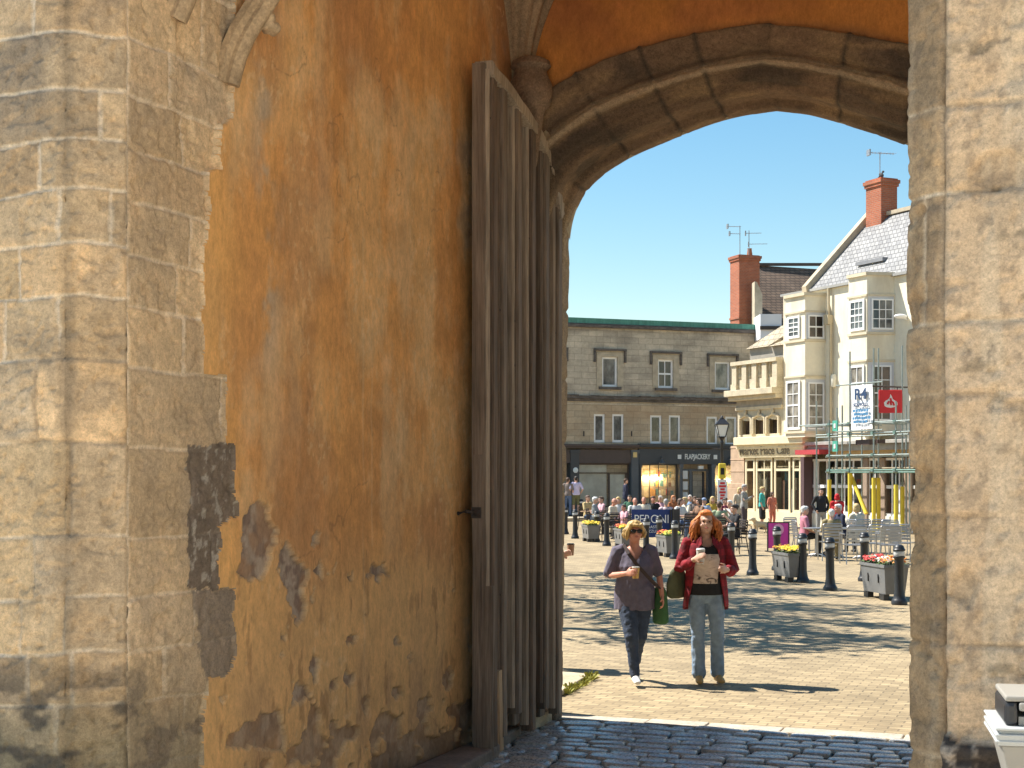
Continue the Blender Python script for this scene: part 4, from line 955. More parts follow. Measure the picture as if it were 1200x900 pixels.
mb=MB(); x=CXP(1058,-.2); mb.ell((x,-.3,CZ(1058,372)),(.16,.28,.09)); mb.tube([(x,-.0,CZ(1058,375)),(x,-.3,CZ(1058,373))],.03,6); mb.build('wall_lamp',M_wpaint,cream,smooth=60)
mb=MB(); x=CXP(976,-.1); mb.limb([(x,-.06,CZ(976,452)),(x,-.06,CZ(976,441))],[.12,.12],10); mb.build('alarm_box',M_crmw,cream,smooth=60)
# ground floor of the cream house
zfl=CZ(990,528)
mb=MB(); x0,x1=CXP(945.5,-.35),xN
mb.box(x0,x1,-.45,.0,zg-.25,zg-.02); mb.box(x0,x1,-.62,-.0,zg-.018,zg+.12); mb.build('cornice',mat('grey_stone_cornice',(.34,.32,.29),.85,.2,4,.2),cream,bev=.02)
mb=MB(); mb.box(x0+.05,CXP(971,-.5),-.95,-.46,CZ(958,532.5,-.6),CZ(958,527,-.6)); mb.build('awning',mat('red_awning',(.42,.045,.05),.8,.12,4,.1),cream)
mb=MB(); mb.box(CXP(973,-.3),x1,-.30,-.02,CZ(1010,536,-.3),CZ(1010,523,-.3)); mb.build('fascia',mat('plywood_fascia',(.50,.335,.16),.8,.15,3,.1),cream)
zh=CZ(1010,537,-.2)
M_doorbr=mat('dark_brown_door',(.075,.045,.04),.6,.15,4,0)
for (a,b,c,r,nm) in ((946.5,950,1,1,'p'),(951.5,957,1,2,'w'),(959,1014,5,2,'w'),(1019,1035,2,2,'w'),(1037,1066,3,2,'w'),(1068,1100,3,2,'w')):
    if nm=='p':
        q=MB(); q.box(CXP(a),CXP(b),-.25,.0,0,zh+.3); q.build('pilaster',M_doorbr,cream)
    else: window(cream,CXP(a),CXP(b),.55,zh,-.02,c,r,.09,.06,mg=M_glz)
q=MB(); q.box(CXP(945),xN,-.12,.25,0,.548); q.build('stall_riser',M_crmw,cream)
for p in (1016.5,1036,1067): q=MB(); q.box(CXP(p)-.2,CXP(p)+.2,-.14,.1,0,zh); q.build('pilaster',mat('brown_stone_pier',(.30,.22,.16),.8,.2,4,.2),cream)
q=MB(); q.box(CXP(958),xN,1.0,1.05,0,zh); q.build('back_wall',mat('shop_back',(.16,.14,.12),.9,.6,1.2,0,var2=.3),cream)
q=MB(); 
rr=random.Random(2)
for i in range(26): x=rr.uniform(CXP(960),CXP(1066)); q.box(x,x+rr.uniform(.15,.5),.35,.9,.55,.55+rr.uniform(.2,1.4),rr.randrange(6))
o=q.build('window_display',gm,cream); o['kind']='stuff'
# ---------------------------------------------------------------- cafe
cafe=thing('cafe_building','small pale stone cafe with pierced parapet and lancet arcade over a cream shopfront','building',FC.o,FC.a)
xa,xb=CXP(864.5),xF-.02
M_cst=mat('cafe_stone',(.52,.445,.315),.85,.18,3,.25,25,.008,var2=.12); M_cdark=mat('cafe_grey_stone',(.30,.27,.225),.9,.2,3,.2); M_sts=brickmat('stone_slates',(.44,.36,.24),(.35,.29,.2),(.15,.12,.09),.4,.28,.02,.9,'xz',.7,.2)  # the darker cafe stone is the grey of frieze and attic wall
z1=CZ(890,512); z2=CZ(890,480); z3=CZ(890,463); z4=CZ(890,455.5); z5=CZ(890,423)
lan=[]
mb=MB()
# arcade wall with lancet openings: columns of quads either side of a pointed head
aw=(xb-xa); n=3; cw3=aw/ (n+.35); 
def lancet(x): return None
xs=np.linspace(xa,xb,97); zb_=z1+.12; zs_=z1+.75; zap=z2-.45
def headz(x):
    for k in range(n):
        c=xa+aw*(.2+.30*k); hw=aw*.095
        if abs(x-c)<hw: t=abs(x-c)/hw; return zs_+(zap-zs_)*(1-t**1.7)
    return None
for p,q_ in zip(xs,xs[1:]):
    h=headz((p+q_)/2)
    if h is None: mb.quad((p,0,z1),(q_,0,z1),(q_,0,z2),(p,0,z2))
    else:
        h0=headz(p) or zs_; h1=headz(q_) or zs_
        mb.quad((p,0,z1),(q_,0,z1),(q_,0,zb_),(p,0,zb_)); mb.quad((p,0,h0),(q_,0,h1),(q_,0,z2),(p,0,z2)); mb.quad((p,0,h0),(p,.22,h0),(q_,.22,h1),(q_,0,h1)); mb.quad((p,0,zb_),(q_,0,zb_),(q_,.22,zb_),(p,.22,zb_))
mb.quad((xa,0,-.1),(xa,.0,z5),(xa,6,z5),(xa,6,-.1)); mb.box(xa,xb,1.0,6,-.1,z3)
mb.build('wall',M_cst,cafe)
for k in range(n):
    c=xa+aw*(.2+.30*k); hw=aw*.095
    q=MB(); q.quad((c-hw-.02,.2,zb_-.05),(c+hw+.02,.2,zb_-.05),(c+hw+.02,.2,zap+.1),(c-hw-.02,.2,zap+.1)); w=q.build('window',M_gl3,cafe)
    q=MB(); pts_=[(c-hw*1.35,-.05,zb_)]+[(c+hw*1.35*s,-.05,zs_+.05+(zap+.18-zs_)*(1-abs(s)**1.7)) for s in np.linspace(-1,1,15)]+[(c+hw*1.35,-.05,zb_)]
    q.tube(pts_,.06,6); q.ell((c,-.06,zap+.34),(.09,.07,.16),8,6); q.build('arch_moulding',M_cst,w,smooth=50)
mb=MB(); mb.box(xa-.05,xb,-.10,1.0,z2,z2+.14); mb.box(xa-.25,xb,-.55,1.0,z4-.28,z4-.02); mb.box(xa-.18,xb,-.38,1.0,z4-.46,z4-.281); mb.build('cornice',M_cst,cafe,bev=.015)
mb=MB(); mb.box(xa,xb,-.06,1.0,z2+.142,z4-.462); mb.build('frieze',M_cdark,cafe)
mb=MB(); 
npier=4
for k in range(npier+1):
    x=xa+(aw-.35)*k/npier; mb.box(x,x+.34,-.30,.06,z4-.018,z5-.12); mb.box(x-.04,x+.38,-.34,.10,z4-.018,z4+.25)
mb.box(xa-.04,xb,-.36,.12,z5-.118,z5+.04); mb.box(xa,xb,-.2,-.02,z4-.017,z4+.42)
for k in range(npier):
    x=xa+(aw-.35)*(k+.5)/npier+.17
    for s in (-.16,.16): mb.lathe([(.06,z4+.42),(.10,z4+.55),(.06,z4+.7),(.10,z4+.85),(.06,z5-.12)],8,M=Matrix.Translation((x+s,-.12,0)))
mb.build('parapet',M_cst,cafe)
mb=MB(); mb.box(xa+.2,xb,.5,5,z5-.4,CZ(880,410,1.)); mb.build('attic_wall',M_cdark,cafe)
zA,zB=CZ(880,411,1.),CZ(880,397,2.)
mb=MB(); mb.prism([(.35,zA),(2.2,zB+.4),(4.5,zA)],'x',xa+.1,xa+aw*.52); mb.prism([(.30,zA-.02),(2.4,zB+.1),(4.5,zA-.02)],'x',xa+aw*.55,xb); mb.build('roof',M_sts,cafe)
# cafe shopfront (wider than the house: runs under the first bay)
xs1=CXP(944.5,-.5); xs0=CXP(869,-.4)
mb=MB(); mb.box(xs0-.1,xs1+.1,-.75,0,z1-.35,z1-.02); mb.box(xs0-.1,xs1+.05,-.62,0,z1-.52,z1-.352); mb.build('shop_cornice',M_cream,cafe,bev=.02)
mb=MB(); zfa,zfb=CZ(905,520.5,-.5),CZ(905,536,-.5); mb.add([(xs0,-.62,zfa),(xs1,-.62,zfa),(xs1,-.5,zfb),(xs0,-.5,zfb),(xs0,-.2,zfa),(xs1,-.2,zfa),(xs1,-.2,zfb),(xs0,-.2,zfb)],[(0,1,2,3),(4,7,6,5),(0,4,5,1),(3,2,6,7),(0,3,7,4),(1,5,6,2)]); fa_=mb.build('fascia',M_cream,cafe)
textmesh('Market Place Cafe',.50,mat('grey_lettering',(.20,.17,.12),.6,.05,4,0),'lettering',fa_,upright((xs0+xs1)/2-.5,-.568,(zfa+zfb)/2)@Matrix.Rotation(R(13),4,'X'),.012,shear=.25,sx=.98,bold=.006)
q=MB(); q.box(xa-.1,xs0+.05,-.3,.1,0,z1-.36); q.box(xa-.22,xs0+.15,-.42,.1,0,1.5); q.box(xa-.18,xs0+.1,-.36,.1,1.502,1.7)
for z in (2.2,2.7,3.2): q.box(xa-.12,xs0+.07,-.32,.1,z,z+.03)
q.build('pilaster',mat('sandstone_pilaster',(.44,.31,.21),.85,.2,4,.3),cafe,bev=.015)
zc0=CZ(905,612,-.4)
for (a,b,c,r) in ((873.5,884.5,1,1),(886,905,2,1),(907.5,926,1,1),(929,938.5,1,1)):
    w=window(cafe,CXP(a,-.4),CXP(b,-.4),.55,zfb-.02,-.35,c,1,.10,.05,mf=M_cream,mg=M_glz); q=MB(); z=CZ(a,552,-.4); q.box(CXP(a,-.4)+.1,CXP(b,-.4)-.1,-.40,-.37,z,z+.1); q.build('transom',M_cream,w)
q=MB(); q.box(xs0,CXP(939,-.4),-.45,-.2,0,.548); q.build('stall_riser',M_cream,cafe)
q=MB(); q.box(CXP(940.5,-.4),CXP(944.5,-.4),-.5,.2,0,zfb); q.build('pilaster',mat('plum_pilaster',(.10,.06,.065),.6,.1,4,0),cafe)
q=MB(); q.box(xs0,xs1,.6,.65,0,zfb+.3); q.build('back_wall',mat('cafe_back',(.38,.31,.19),.9,.5,1.4,0,var2=.3),cafe)
q=MB(); 
for i in range(18): x=rr.uniform(xs0+.3,CXP(925,-.4)); q.box(x,x+rr.uniform(.2,.5),-.1,.4,.5,.5+rr.uniform(.2,1.9),rr.choice([0,4,5,3,0,5]))
o=q.build('cafe_furnishings',gm,cafe); o['kind']='stuff'
# ---------------------------------------------------------------- scaffold
scf=thing('scaffold','green and grey tube scaffold with yellow padded standards before the cream house','scaffold',FC.o,FC.a)
M_gt=mat('galvanised_tube',(.26,.30,.28),.5,.25,5,.1,metal=.35); M_gt2=mat('green_tube',(.13,.235,.195),.55,.25,5,.1); M_yel=mat('yellow_foam',(.72,.55,.05),.7,.08,4,.1); M_brd=mat('scaffold_board',(.42,.34,.23),.85,.25,3,.2); M_net=mat('teal_sheet',(.07,.34,.25),.7,.1,4,.1)
ya,yb=-2.5,-1.4
def std(px,py_top,y,yel=None,m=M_gt):
    x=CXP(px,y); zt=CZ(px,py_top,y); q=MB(); q.tube([(x,y,0),(x,y,zt)],.03,8); s=q.build('standard',m,scf,smooth=50)
    if yel:
        q=MB(); q.tube([(x,y,.06),(x,y,CZ(px,yel,y))],.075,10); q.build('foam_sleeve',M_yel,s,smooth=50)
for a in ((972,492,ya,562),(996,412,ya,553),(1024,408,ya,560),(1029.5,408,yb,560),(1050,470,ya,568),(1057.5,405,yb,570),(957,470,yb,None),(981,478,yb,None),(987,475,ya,None),(1010,480,yb,None),(1066,470,ya,None),(1062,475,yb,None),(1078,410,ya,560)): std(*a,m=M_gt)
x0,x1=CXP(940,ya),CXP(1085,ya)
def led(py,y,pxa=945,pxb=1090,m=M_gt):
    z=CZ(1010,py,y); q=MB(); q.tube([(CXP(pxa,y),y-.05,z),(CXP(pxb,y),y-.05,z)],.027,8); q.build('ledger',m,scf,smooth=50)
for py,pa,pb in ((495.5,938,1090),(508,958,1090),(533.5,970,1090),(551,970,1090),(553.5,970,1090)): led(py,ya,pa,pb,M_gt2 if py>550 else M_gt)
for py,pa,pb in ((497,945,1090),(511,958,1090),(534,970,1090),(552,970,1090)): led(py,yb,pa,pb)
for px in (973,996,1024,1052,1078):
    for py in (496,534,552): z=CZ(1010,py+1.,ya); q=MB(); x=CXP(px,ya); q.tube([(x+.06,ya-.25,z),(x+.06,yb+.25,z)],.025,7); q.build('transom',M_gt,scf,smooth=50)
for k in range(4):
    z=CZ(1010,549,ya); y=ya+.1+k*.245; q=MB(); q.box(CXP(972,ya),CXP(1086,ya),y,y+.225,z,z+.04); q.build('board',M_brd,scf)
z=CZ(1010,505,ya)
for k in range(2): q=MB(); q.box(CXP(1000,ya),CXP(1016,ya),ya+.1+k*.4,ya+.4+k*.4,CZ(1010,521,ya)+.05*k,CZ(1010,515,ya)); q.build('boards_stack',M_doorbr,scf)
q=MB(); xd=CXP(993,ya); xe=CXP(1012,ya); q.tube([(xd,ya+.12,CZ(993,555,ya)),(xe,ya+.12,CZ(1012,602,ya))],.07,8); q.build('raking_brace',M_yel,scf,smooth=50)
for py in (499,523): q=MB(); x=CXP(981,ya); z=CZ(981,py,ya); q.box(x-.14,x+.14,ya-.10,ya-.06,z-.19,z+.19); q.box(x-.05,x+.05,ya-.115,ya-.102,z-.08,z+.08,1); q.build('notice',[M_net,M_wlet],scf)
rr=random.Random(5)
q=MB()
for s in scf.children[:]:
    pass
for px in (973,996,1024,1050):
    for py in (496,508,533.5,551): x=CXP(px,ya); z=CZ(1010,py,ya); q.box(x-.06,x+.06,ya-.10,ya+.04,z-.06,z+.06)
q.build('couplers',mat('coupler_steel',(.12,.2,.17),.6,.3,8,.1),scf)
# banner on the scaffold
bn=thing('scaffold_banner','white hanging banner with large blue letters tied to the scaffold','banner',FC.w(0,ya-.12,0),FC.a)
xa_,xb_=CXP(997.5,ya-.12),CXP(1022.5,ya-.12); za,zb2=CZ(1010,451,ya-.12),CZ(1010,503,ya-.12); cx_=(xa_+xb_)/2
M_ban=mat('white_vinyl',(.80,.80,.80),.6,.03,2,.05); M_nav=mat('navy_print',(.02,.05,.12),.6,.03,2,0); M_blu=mat('blue_print',(.06,.2,.36),.6,.03,2,0)
P_=[]; nx=14; nzb=24
for j in range(nzb+1):
    P_.append([(xa_+(xb_-xa_)*i/nx, .025*math.sin(i*.9+j*.15)*(.3+j/nzb), zb2+(za-zb2)*j/nzb) for i in range(nx+1)])
o=gridmesh('sheet',np.array(P_),M_ban,bn)
hb=za-zb2; wb=xb_-xa_
textmesh('R4',hb*.34,M_nav,'lettering',bn,upright(cx_,-.06,za-hb*.22),.004,sx=1.2,bold=.012)
textmesh('SCAFFOLD',hb*.105,M_nav,'lettering',bn,upright(cx_,-.06,za-hb*.45),.004,sx=1.0,bold=.006)
q=MB(); rr=random.Random(6)
for k,(zf_,wd) in enumerate(((.58,.7),(.66,.62),(.75,.74),(.83,.66))):
    x=cx_-wb*wd/2
    while x<cx_+wb*wd/2: l=rr.uniform(.05,.14); q.box(x,x+l,-.064,-.06,za-hb*zf_-.045,za-hb*zf_+.045); x+=l+.03
q.build('small_print',M_blu,bn)
q=MB(); q.tube([(xa_-.9,0.03,za+.05),(xb_+.5,.03,za+.05)],.026,6); q.tube([(xa_-.9,0.03,zb2-.05),(xb_+.5,.03,zb2-.05)],.026,6); q.build('rail',M_gt,bn)
# hanging bank sign
yS=-2.0; sg=thing('hanging_sign','square red projecting sign with a white flame emblem','sign',FC.w(0,0,0),FC.a)
M_red=mat('red_sign',(.62,.015,.02),.45,.04,3,0)
xs_=CXP(1043.5,-1.9); z0,z1_=CZ(1043,484,-1.9),CZ(1043,457,-1.9)
# the board hangs square to the front, so that it faces along the street
s_=z1_-z0; MS=Matrix.Translation((xs_,-1.9,(z0+z1_)/2))@Matrix.Rotation(R(64),4,'Z')
q=MB(); q.box(-s_/2,s_/2,-.05,.05,-s_/2,s_/2,M=MS); q.build('board',M_red,sg,bev=.02)
fl=[(-.30,-.22),(-.33,-.06),(-.25,.03),(-.12,.10),(-.04,.22),(-.02,.36),(.05,.24),(.10,.10),(.20,.04),(.31,-.05),(.32,-.17),(.22,-.26),(0,-.31),(-.2,-.28)]
q=MB(); q.prism([(a*s_*.9,b*s_*.9) for a,b in fl],'y',-.058,-.052); q.v=[tuple(MS@Vector(v)) for v in q.v]; em=q.build('emblem',M_wlet,sg)
q=MB(); 
for pth in ([(-.16,-.14),(-.10,.0),(-.02,-.02),(.02,-.18)],[(-.02,.16),(.02,.0),(.12,-.06),(.16,-.2)]): q.tube([tuple(MS@Vector((a*s_*.9,-.06,b*s_*.9))) for a,b in pth],.035,6)
q.build('emblem_strokes',M_red,em)
q=MB(); q.tube([(xs_-.1,.0,z1_+.12),(xs_-.1,-2.6,z1_+.12)],.03,6); q.tube([(xs_,-1.6,z1_+.12),(xs_,-1.6,z1_-.02)],.015,5); q.tube([(xs_,-2.2,z1_+.12),(xs_,-2.2,z1_-.02)],.015,5); q.build('bracket',M_iron,sg)
# ================================================================== STREET FURNITURE
M_blk=mat('black_iron',(.022,.022,.024),.42,.25,7,.12); M_band=mat('reflective_band',(.55,.55,.54),.45,.08,5,0)
def mk_bollard():
    t=thing('bollard','','bollard',(0,0,0),0,'black bollards across the square')
    m=MB(); m.lathe([(.128,0),(.128,.05),(.115,.075),(.098,.10),(.090,.15),(.084,.19),(.078,.22),(.075,.70),(.078,.72),(.094,.735),(.096,.757),(.082,.768)],18); m.build('post',M_blk,t,smooth=40)
    m=MB(); m.lathe([(.083,.769),(.086,.775),(.086,.835),(.083,.842)],18); m.build('reflective_band',M_band,t,smooth=40)
    m=MB(); m.lathe([(.084,.843),(.098,.85),(.100,.868),(.088,.885),(.082,.90),(.074,.925),(.05,.943),(.012,.95)],18); m.build('cap',M_blk,t,smooth=40); return t
bol=mk_bollard(); first=True
BOL=[(1054,708,'bollard standing against the nearest flower trough, rightmost of all'),(973,692,'bollard standing alone between the two right-hand flower troughs'),(941,683,'bollard at the right end of the yellow-flowered trough'),
(1013,681,'bollard half hidden behind the trough of red and white flowers'),(911,668,'bollard in front of the pink board, behind the yellow flowers'),(882,673.5,'bollard standing alone left of the yellow-flowered trough'),
(857,660,'bollard just right of the red-haired woman'),(790.5,655,'bollard between the blue beer banner and the red-haired woman'),(773,645,'bollard before the last letters of the blue banner'),(757,650,'bollard before the first letters of the blue banner, by the blond woman'),
(711,639.5,'bollard with a pale band just left of the blond woman'),(698.5,634.5,'bollard on the right of the leftmost flower trough'),(674,631,'tall looking bollard second from the stone jamb'),(662.5,626,'bollard nearest the stone jamb of the arch'),(681,609,'far bollard beside the man in the lilac shirt'),(836,651,'bollard hidden largely by the red-haired woman'),(845,640,'bollard behind the red-haired woman by the green-shirted diner')]
for px,py,lab in BOL:
    b=bol if first else copy_tree(bol); first=False; b.location=gp(px,py); b['label']=lab; b.rotation_euler=(R(random.uniform(-1,1)),R(random.uniform(-1,1)),random.random()*6)
# ---- flower troughs
M_lead=mat('grey_trough_paint',(.17,.17,.17),.38,.2,4,.12); M_soil=mat('soil',(.04,.03,.02),.95,.3,20,.3)
FM={n:mat('petal_'+n,c,.7,.15,12,0) for n,c in (('yellow',(.78,.55,.03)),('red',(.55,.05,.04)),('white',(.75,.73,.66)),('orange',(.72,.25,.04)),('lime',(.36,.42,.05)))}
M_leaf=mat('planter_leaves',(.075,.12,.03),.7,.3,9,0)
def trough(px,py,L,W,Hh,cols,label,seed):
    d=gpd(py); p=gp(px,py); t=thing('flower_trough',label,'planter',p,R(9),'grey flower troughs by the bollards')
    m=MB(); tx,ty=W/2,L/2; bx,by=W*.40,L*.45; z0,z1=.10,Hh
    m.add([(-bx,-by,z0),(bx,-by,z0),(bx,by,z0),(-bx,by,z0),(-tx,-ty,z1),(tx,-ty,z1),(tx,ty,z1),(-tx,ty,z1),(-tx+.03,-ty+.03,z1),(tx-.03,-ty+.03,z1),(tx-.03,ty-.03,z1),(-tx+.03,ty-.03,z1),(-tx+.04,-ty+.04,z1-.06),(tx-.04,-ty+.04,z1-.06),(tx-.04,ty-.04,z1-.06),(-tx+.04,ty-.04,z1-.06)],
      [(3,2,1,0),(0,1,5,4),(1,2,6,5),(2,3,7,6),(3,0,4,7),(4,5,9,8),(5,6,10,9),(6,7,11,10),(7,4,8,11),(8,9,13,12),(9,10,14,13),(10,11,15,14),(11,8,12,15),(12,13,14,15)]); b=m.build('trough',M_lead,t)
    for s in (-1,1):
        for q in (-1,1): m=MB(); m.box(s*bx*.8-.05,s*bx*.8+.05,q*by*.72-.09,q*by*.72+.09,0,.099); m.build('foot',M_blk,t)
    m=MB(); m.box(-tx-.012,-tx+.02,-ty-.01,ty+.01,z1-.035,z1+.012); m.box(tx-.02,tx+.012,-ty-.01,ty+.01,z1-.035,z1+.012); m.box(-tx+.021,tx-.021,-ty-.012,-ty+.02,z1-.034,z1+.011); m.box(-tx+.021,tx-.021,ty-.02,ty+.012,z1-.034,z1+.011); m.build('rim',M_lead,t)
    # two small emblems on each long face
    for q in (-.22,.2):
        m=MB()
        sl=(tx-bx)/(z1-z0); zc=(z0+z1)/2+.03; x=-(bx+sl*(zc-z0))-.004
        m.add([(x-.0,q*L-.035,zc),(x-.055*sl,q*L,zc+.055),(x,q*L+.035,zc),(x+.055*sl,q*L,zc-.055)],[(0,1,2,3)]); m.tube([(x-.004,q*L,zc+.05),(x+.0,q*L,zc-.09)],.011,5); m.build('emblem',M_blk,t)
    rr=random.Random(seed); lf=MB(); fl=MB()
    for i in range(420):
        x=rr.uniform(-tx+.02,tx-.02)*1.05; y=rr.uniform(-ty,ty)*1.03; z=z1-.02+rr.uniform(0,.10)*(1-.5*(abs(x)/tx)**2); a=rr.uniform(0,6.3); s=rr.uniform(.02,.05); ti=rr.uniform(-.8,.8)
        v=Vector((math.cos(a),math.sin(a),ti*.6))*s; w=Vector((-math.sin(a),math.cos(a),rr.uniform(-.5,.5)))*s*.45; c=Vector((x,y,z)); lf.add([c-v,c-w,c+v,c+w],[(0,1,2,3)])
    for i in range(150):
        y=rr.uniform(-ty,ty); x=rr.uniform(-tx,tx); z=z1+.05+rr.uniform(0,.10)*(1-.4*(abs(x)/tx)**2); 
        mi=int(min(len(cols)-1,max(0,(y/ty*.5+.5)*len(cols)+rr.uniform(-.9,.9)))); r=rr.uniform(.024,.042); n=Vector((rr.uniform(-.7,.5),rr.uniform(-.9,.3),1)).normalized(); a=n.orthogonal().normalized(); b_=n.cross(a); c=Vector((x,y,z))
        pts=[c+n*.012]
        for k in range(10): q=2*math.pi*k/10; rad=r*(1 if k%2==0 else .72); pts.append(c+(a*math.cos(q)+b_*math.sin(q))*rad)
        fl.add(pts,[(0,k+1,(k+1)%10+1) for k in range(10)],mi)
    m=MB(); m.quad((-tx+.04,-ty+.04,z1-.05),(tx-.04,-ty+.04,z1-.05),(tx-.04,ty-.04,z1-.05),(-tx+.04,ty-.04,z1-.05)); m.build('soil',M_soil,t)
    lf.build('leaves',M_leaf,t,fix=False); fl.build('flowers',[FM[c] for c in cols],t,fix=False); return t
trough(1036,701,1.02,.42,.57,['red','red','white','orange'][::-1],'nearest flower trough, with red, white and orange blooms',1)
trough(925,681,.98,.38,.55,['yellow','yellow','yellow','orange'],'flower trough of bright yellow blooms before the pink board',2)
trough(783,652,.98,.38,.52,['lime','yellow','orange','red'],'flower trough with lime and orange blooms between the two women',3)
trough(731,641.5,.95,.38,.52,['yellow','orange','orange','red'],'flower trough of orange blooms behind the blond woman',4)
trough(692,634.5,.95,.38,.50,['yellow','yellow','lime','yellow'],'leftmost flower trough, with pale yellow blooms, among bollards',5)
# ---- lamp post
lp=thing('street_lamp','tall black lamp post with a pale glass lantern before the shopfronts','street lamp',at(846,CY,52)-Vector((0,0,H)),0)
zt=at(846,487,52).z; zg=at(846,512,52).z
m=MB(); m.lathe([(.16,0),(.16,.25),(.13,.3),(.11,.9),(.12,.95),(.075,1.0),(.065,1.4),(.05,zg-.25),(.07,zg-.2),(.05,zg-.12),(.10,zg-.03),(.09,zg)],14); m.tube([(-.32,0,zg-.42),(.32,0,zg-.42)],.02,6); m.build('post',M_blk,lp,smooth=35)
lh=zt-zg; m=MB()
for a,b in ((0,1),(1,2),(2,3),(3,0)):
    co=[(-1,-1),(1,-1),(1,1),(-1,1)]; p,q=co[a],co[b]; m.bar((p[0]*.11,p[1]*.11,zg),(p[0]*.21,p[1]*.21,zg+lh*.58),.025); m.bar((p[0]*.21,p[1]*.21,zg+lh*.58),(q[0]*.21,q[1]*.21,zg+lh*.58),.03); m.bar((p[0]*.11,p[1]*.11,zg),(q[0]*.11,q[1]*.11,zg),.03)
lan=m.build('lantern',M_blk,lp)
m=MB(); m.add([(s*.105,t_*.105,zg+.01) for s,t_ in ((-1,-1),(1,-1),(1,1),(-1,1))]+[(s*.20,t_*.20,zg+lh*.57) for s,t_ in ((-1,-1),(1,-1),(1,1),(-1,1))],[(0,1,5,4),(1,2,6,5),(2,3,7,6),(3,0,4,7)]); m.build('glass',mat('milky_glass',(.72,.74,.72),.25,.05,3,0),lan)
m=MB(); m.add([(s*.24,t_*.24,zg+lh*.585) for s,t_ in ((-1,-1),(1,-1),(1,1),(-1,1))]+[(s*.08,t_*.08,zg+lh*.84) for s,t_ in ((-1,-1),(1,-1),(1,1),(-1,1))],[(0,1,5,4),(1,2,6,5),(2,3,7,6),(3,0,4,7),(4,5,6,7),(3,2,1,0)]); m.lathe([(.07,zg+lh*.841),(.08,zg+lh*.88),(.03,zg+lh*.92),(.045,zg+lh*.95),(.005,zt)],10); m.build('lantern_cap',M_blk,lan)
sb=thing('post_sign','white notice with red print hung on the lamp post','sign',at(846.5,CY,51.8)-Vector((0,0,H)),R(4))
za,zb=at(0,562,51.8).z,at(0,590,51.8).z; m=MB(); m.box(-.17,.17,-.03,0,zb,za); b_=m.build('board',M_ban,sb)
m=MB(); rr=random.Random(8)
for k in range(6):
    z=za-.12-(za-zb-.2)*k/6; w_=rr.uniform(.07,.13); m.box(-w_,w_,-.034,-.0305,z-.045,z+.03)
m.build('red_print',M_red,sb)
yb_=thing('yellow_box','yellow notice box strapped to the lamp post','box',at(846,CY,51.85)-Vector((0,0,H)),0); za,zb=at(0,543,51.8).z,at(0,561,51.8).z
m=MB(); m.box(-.12,.12,-.14,.05,zb,za); m.build('case',M_yel,yb_,bev=.03); m=MB(); m.box(-.06,.06,-.147,-.142,zb+.14,za-.16); m.build('window',M_intd,yb_)
# ---- blue beer banner
bb=thing('beer_banner','navy blue beer banner with white capitals stretched between two posts','banner',at(763.5,CY,45)-Vector((0,0,H)),R(3))
hw=.5*47.5/1750*45; zt=at(0,597,45).z; zb=at(0,629.5,45).z
P_=np.array([[( -hw+2*hw*i/16, .012*math.sin(i*1.3+j*.5), zb+(zt-zb)*j/10) for i in range(17)] for j in range(11)])
M_navy=mat('navy_canvas',(.022,.045,.17),.75,.12,4,.15); gridmesh('canvas',P_,M_navy,bb)
textmesh('PERONI',.36,M_ban,'lettering',bb,upright(0,-.026,zt-.30),.003,sx=.86); textmesh('NASTRO',.12,M_ban,'lettering',bb,upright(.10,-.026,zt-.53),.003); textmesh('AZZURRO',.12,M_ban,'lettering',bb,upright(.10,-.026,zt-.66),.003)
for s in (-1,1):
    m=MB(); m.tube([(s*(hw+.03),0,0),(s*(hw+.03),0,zt+.03)],.022,8); m.lathe([(.17,0),(.17,.02),(.03,.04)],14,M=Matrix.Translation((s*(hw+.03),0,0))); m.build('post',M_blk,bb,smooth=40)
b2=thing('plain_screen','black canvas windbreak turning back beside the blue banner','screen',at(790.5,CY,45.4)-Vector((0,0,H)),R(68))
m=MB(); m.box(-.5,.5,-.01,.01,.12,1.02); m.build('canvas',mat('black_canvas',(.02,.02,.025),.8,.1,4,0),b2); m=MB(); m.tube([(.52,0,0),(.52,0,1.05)],.022,8); m.build('post',M_blk,b2)
# ---- pink board
pk=thing('pink_board','bright pink advertising board in a thin dark frame','board',at(912,CY,40)-Vector((0,0,H)),R(6))
za,zb=at(0,613,40).z,at(0,646,40).z; hw=.5*24/1750*40; m=MB(); m.box(-hw,hw,-.012,.012,.10,za); m.build('panel',mat('pink_print',(.62,.05,.36),.6,.1,3,0),pk)
m=MB(); m.box(-hw-.03,-hw,-.02,.02,0,za+.03); m.box(hw,hw+.03,-.02,.02,0,za+.03); m.box(-hw,hw,-.02,.02,za,za+.03); m.box(-hw-.03,-hw,-.25,.25,0,.03); m.box(hw,hw+.03,-.25,.25,0,.03); m.build('frame',M_blk,pk)
m=MB(); m.lathe([(.02,0),(.15,.001),(.15,.003)],16,M=Matrix.Translation((0,-.016,.6))@Matrix.Rotation(R(90),4,'X')); m.build('badge',mat('pale_pink_print',(.75,.35,.55),.6,.1,3,0),pk)
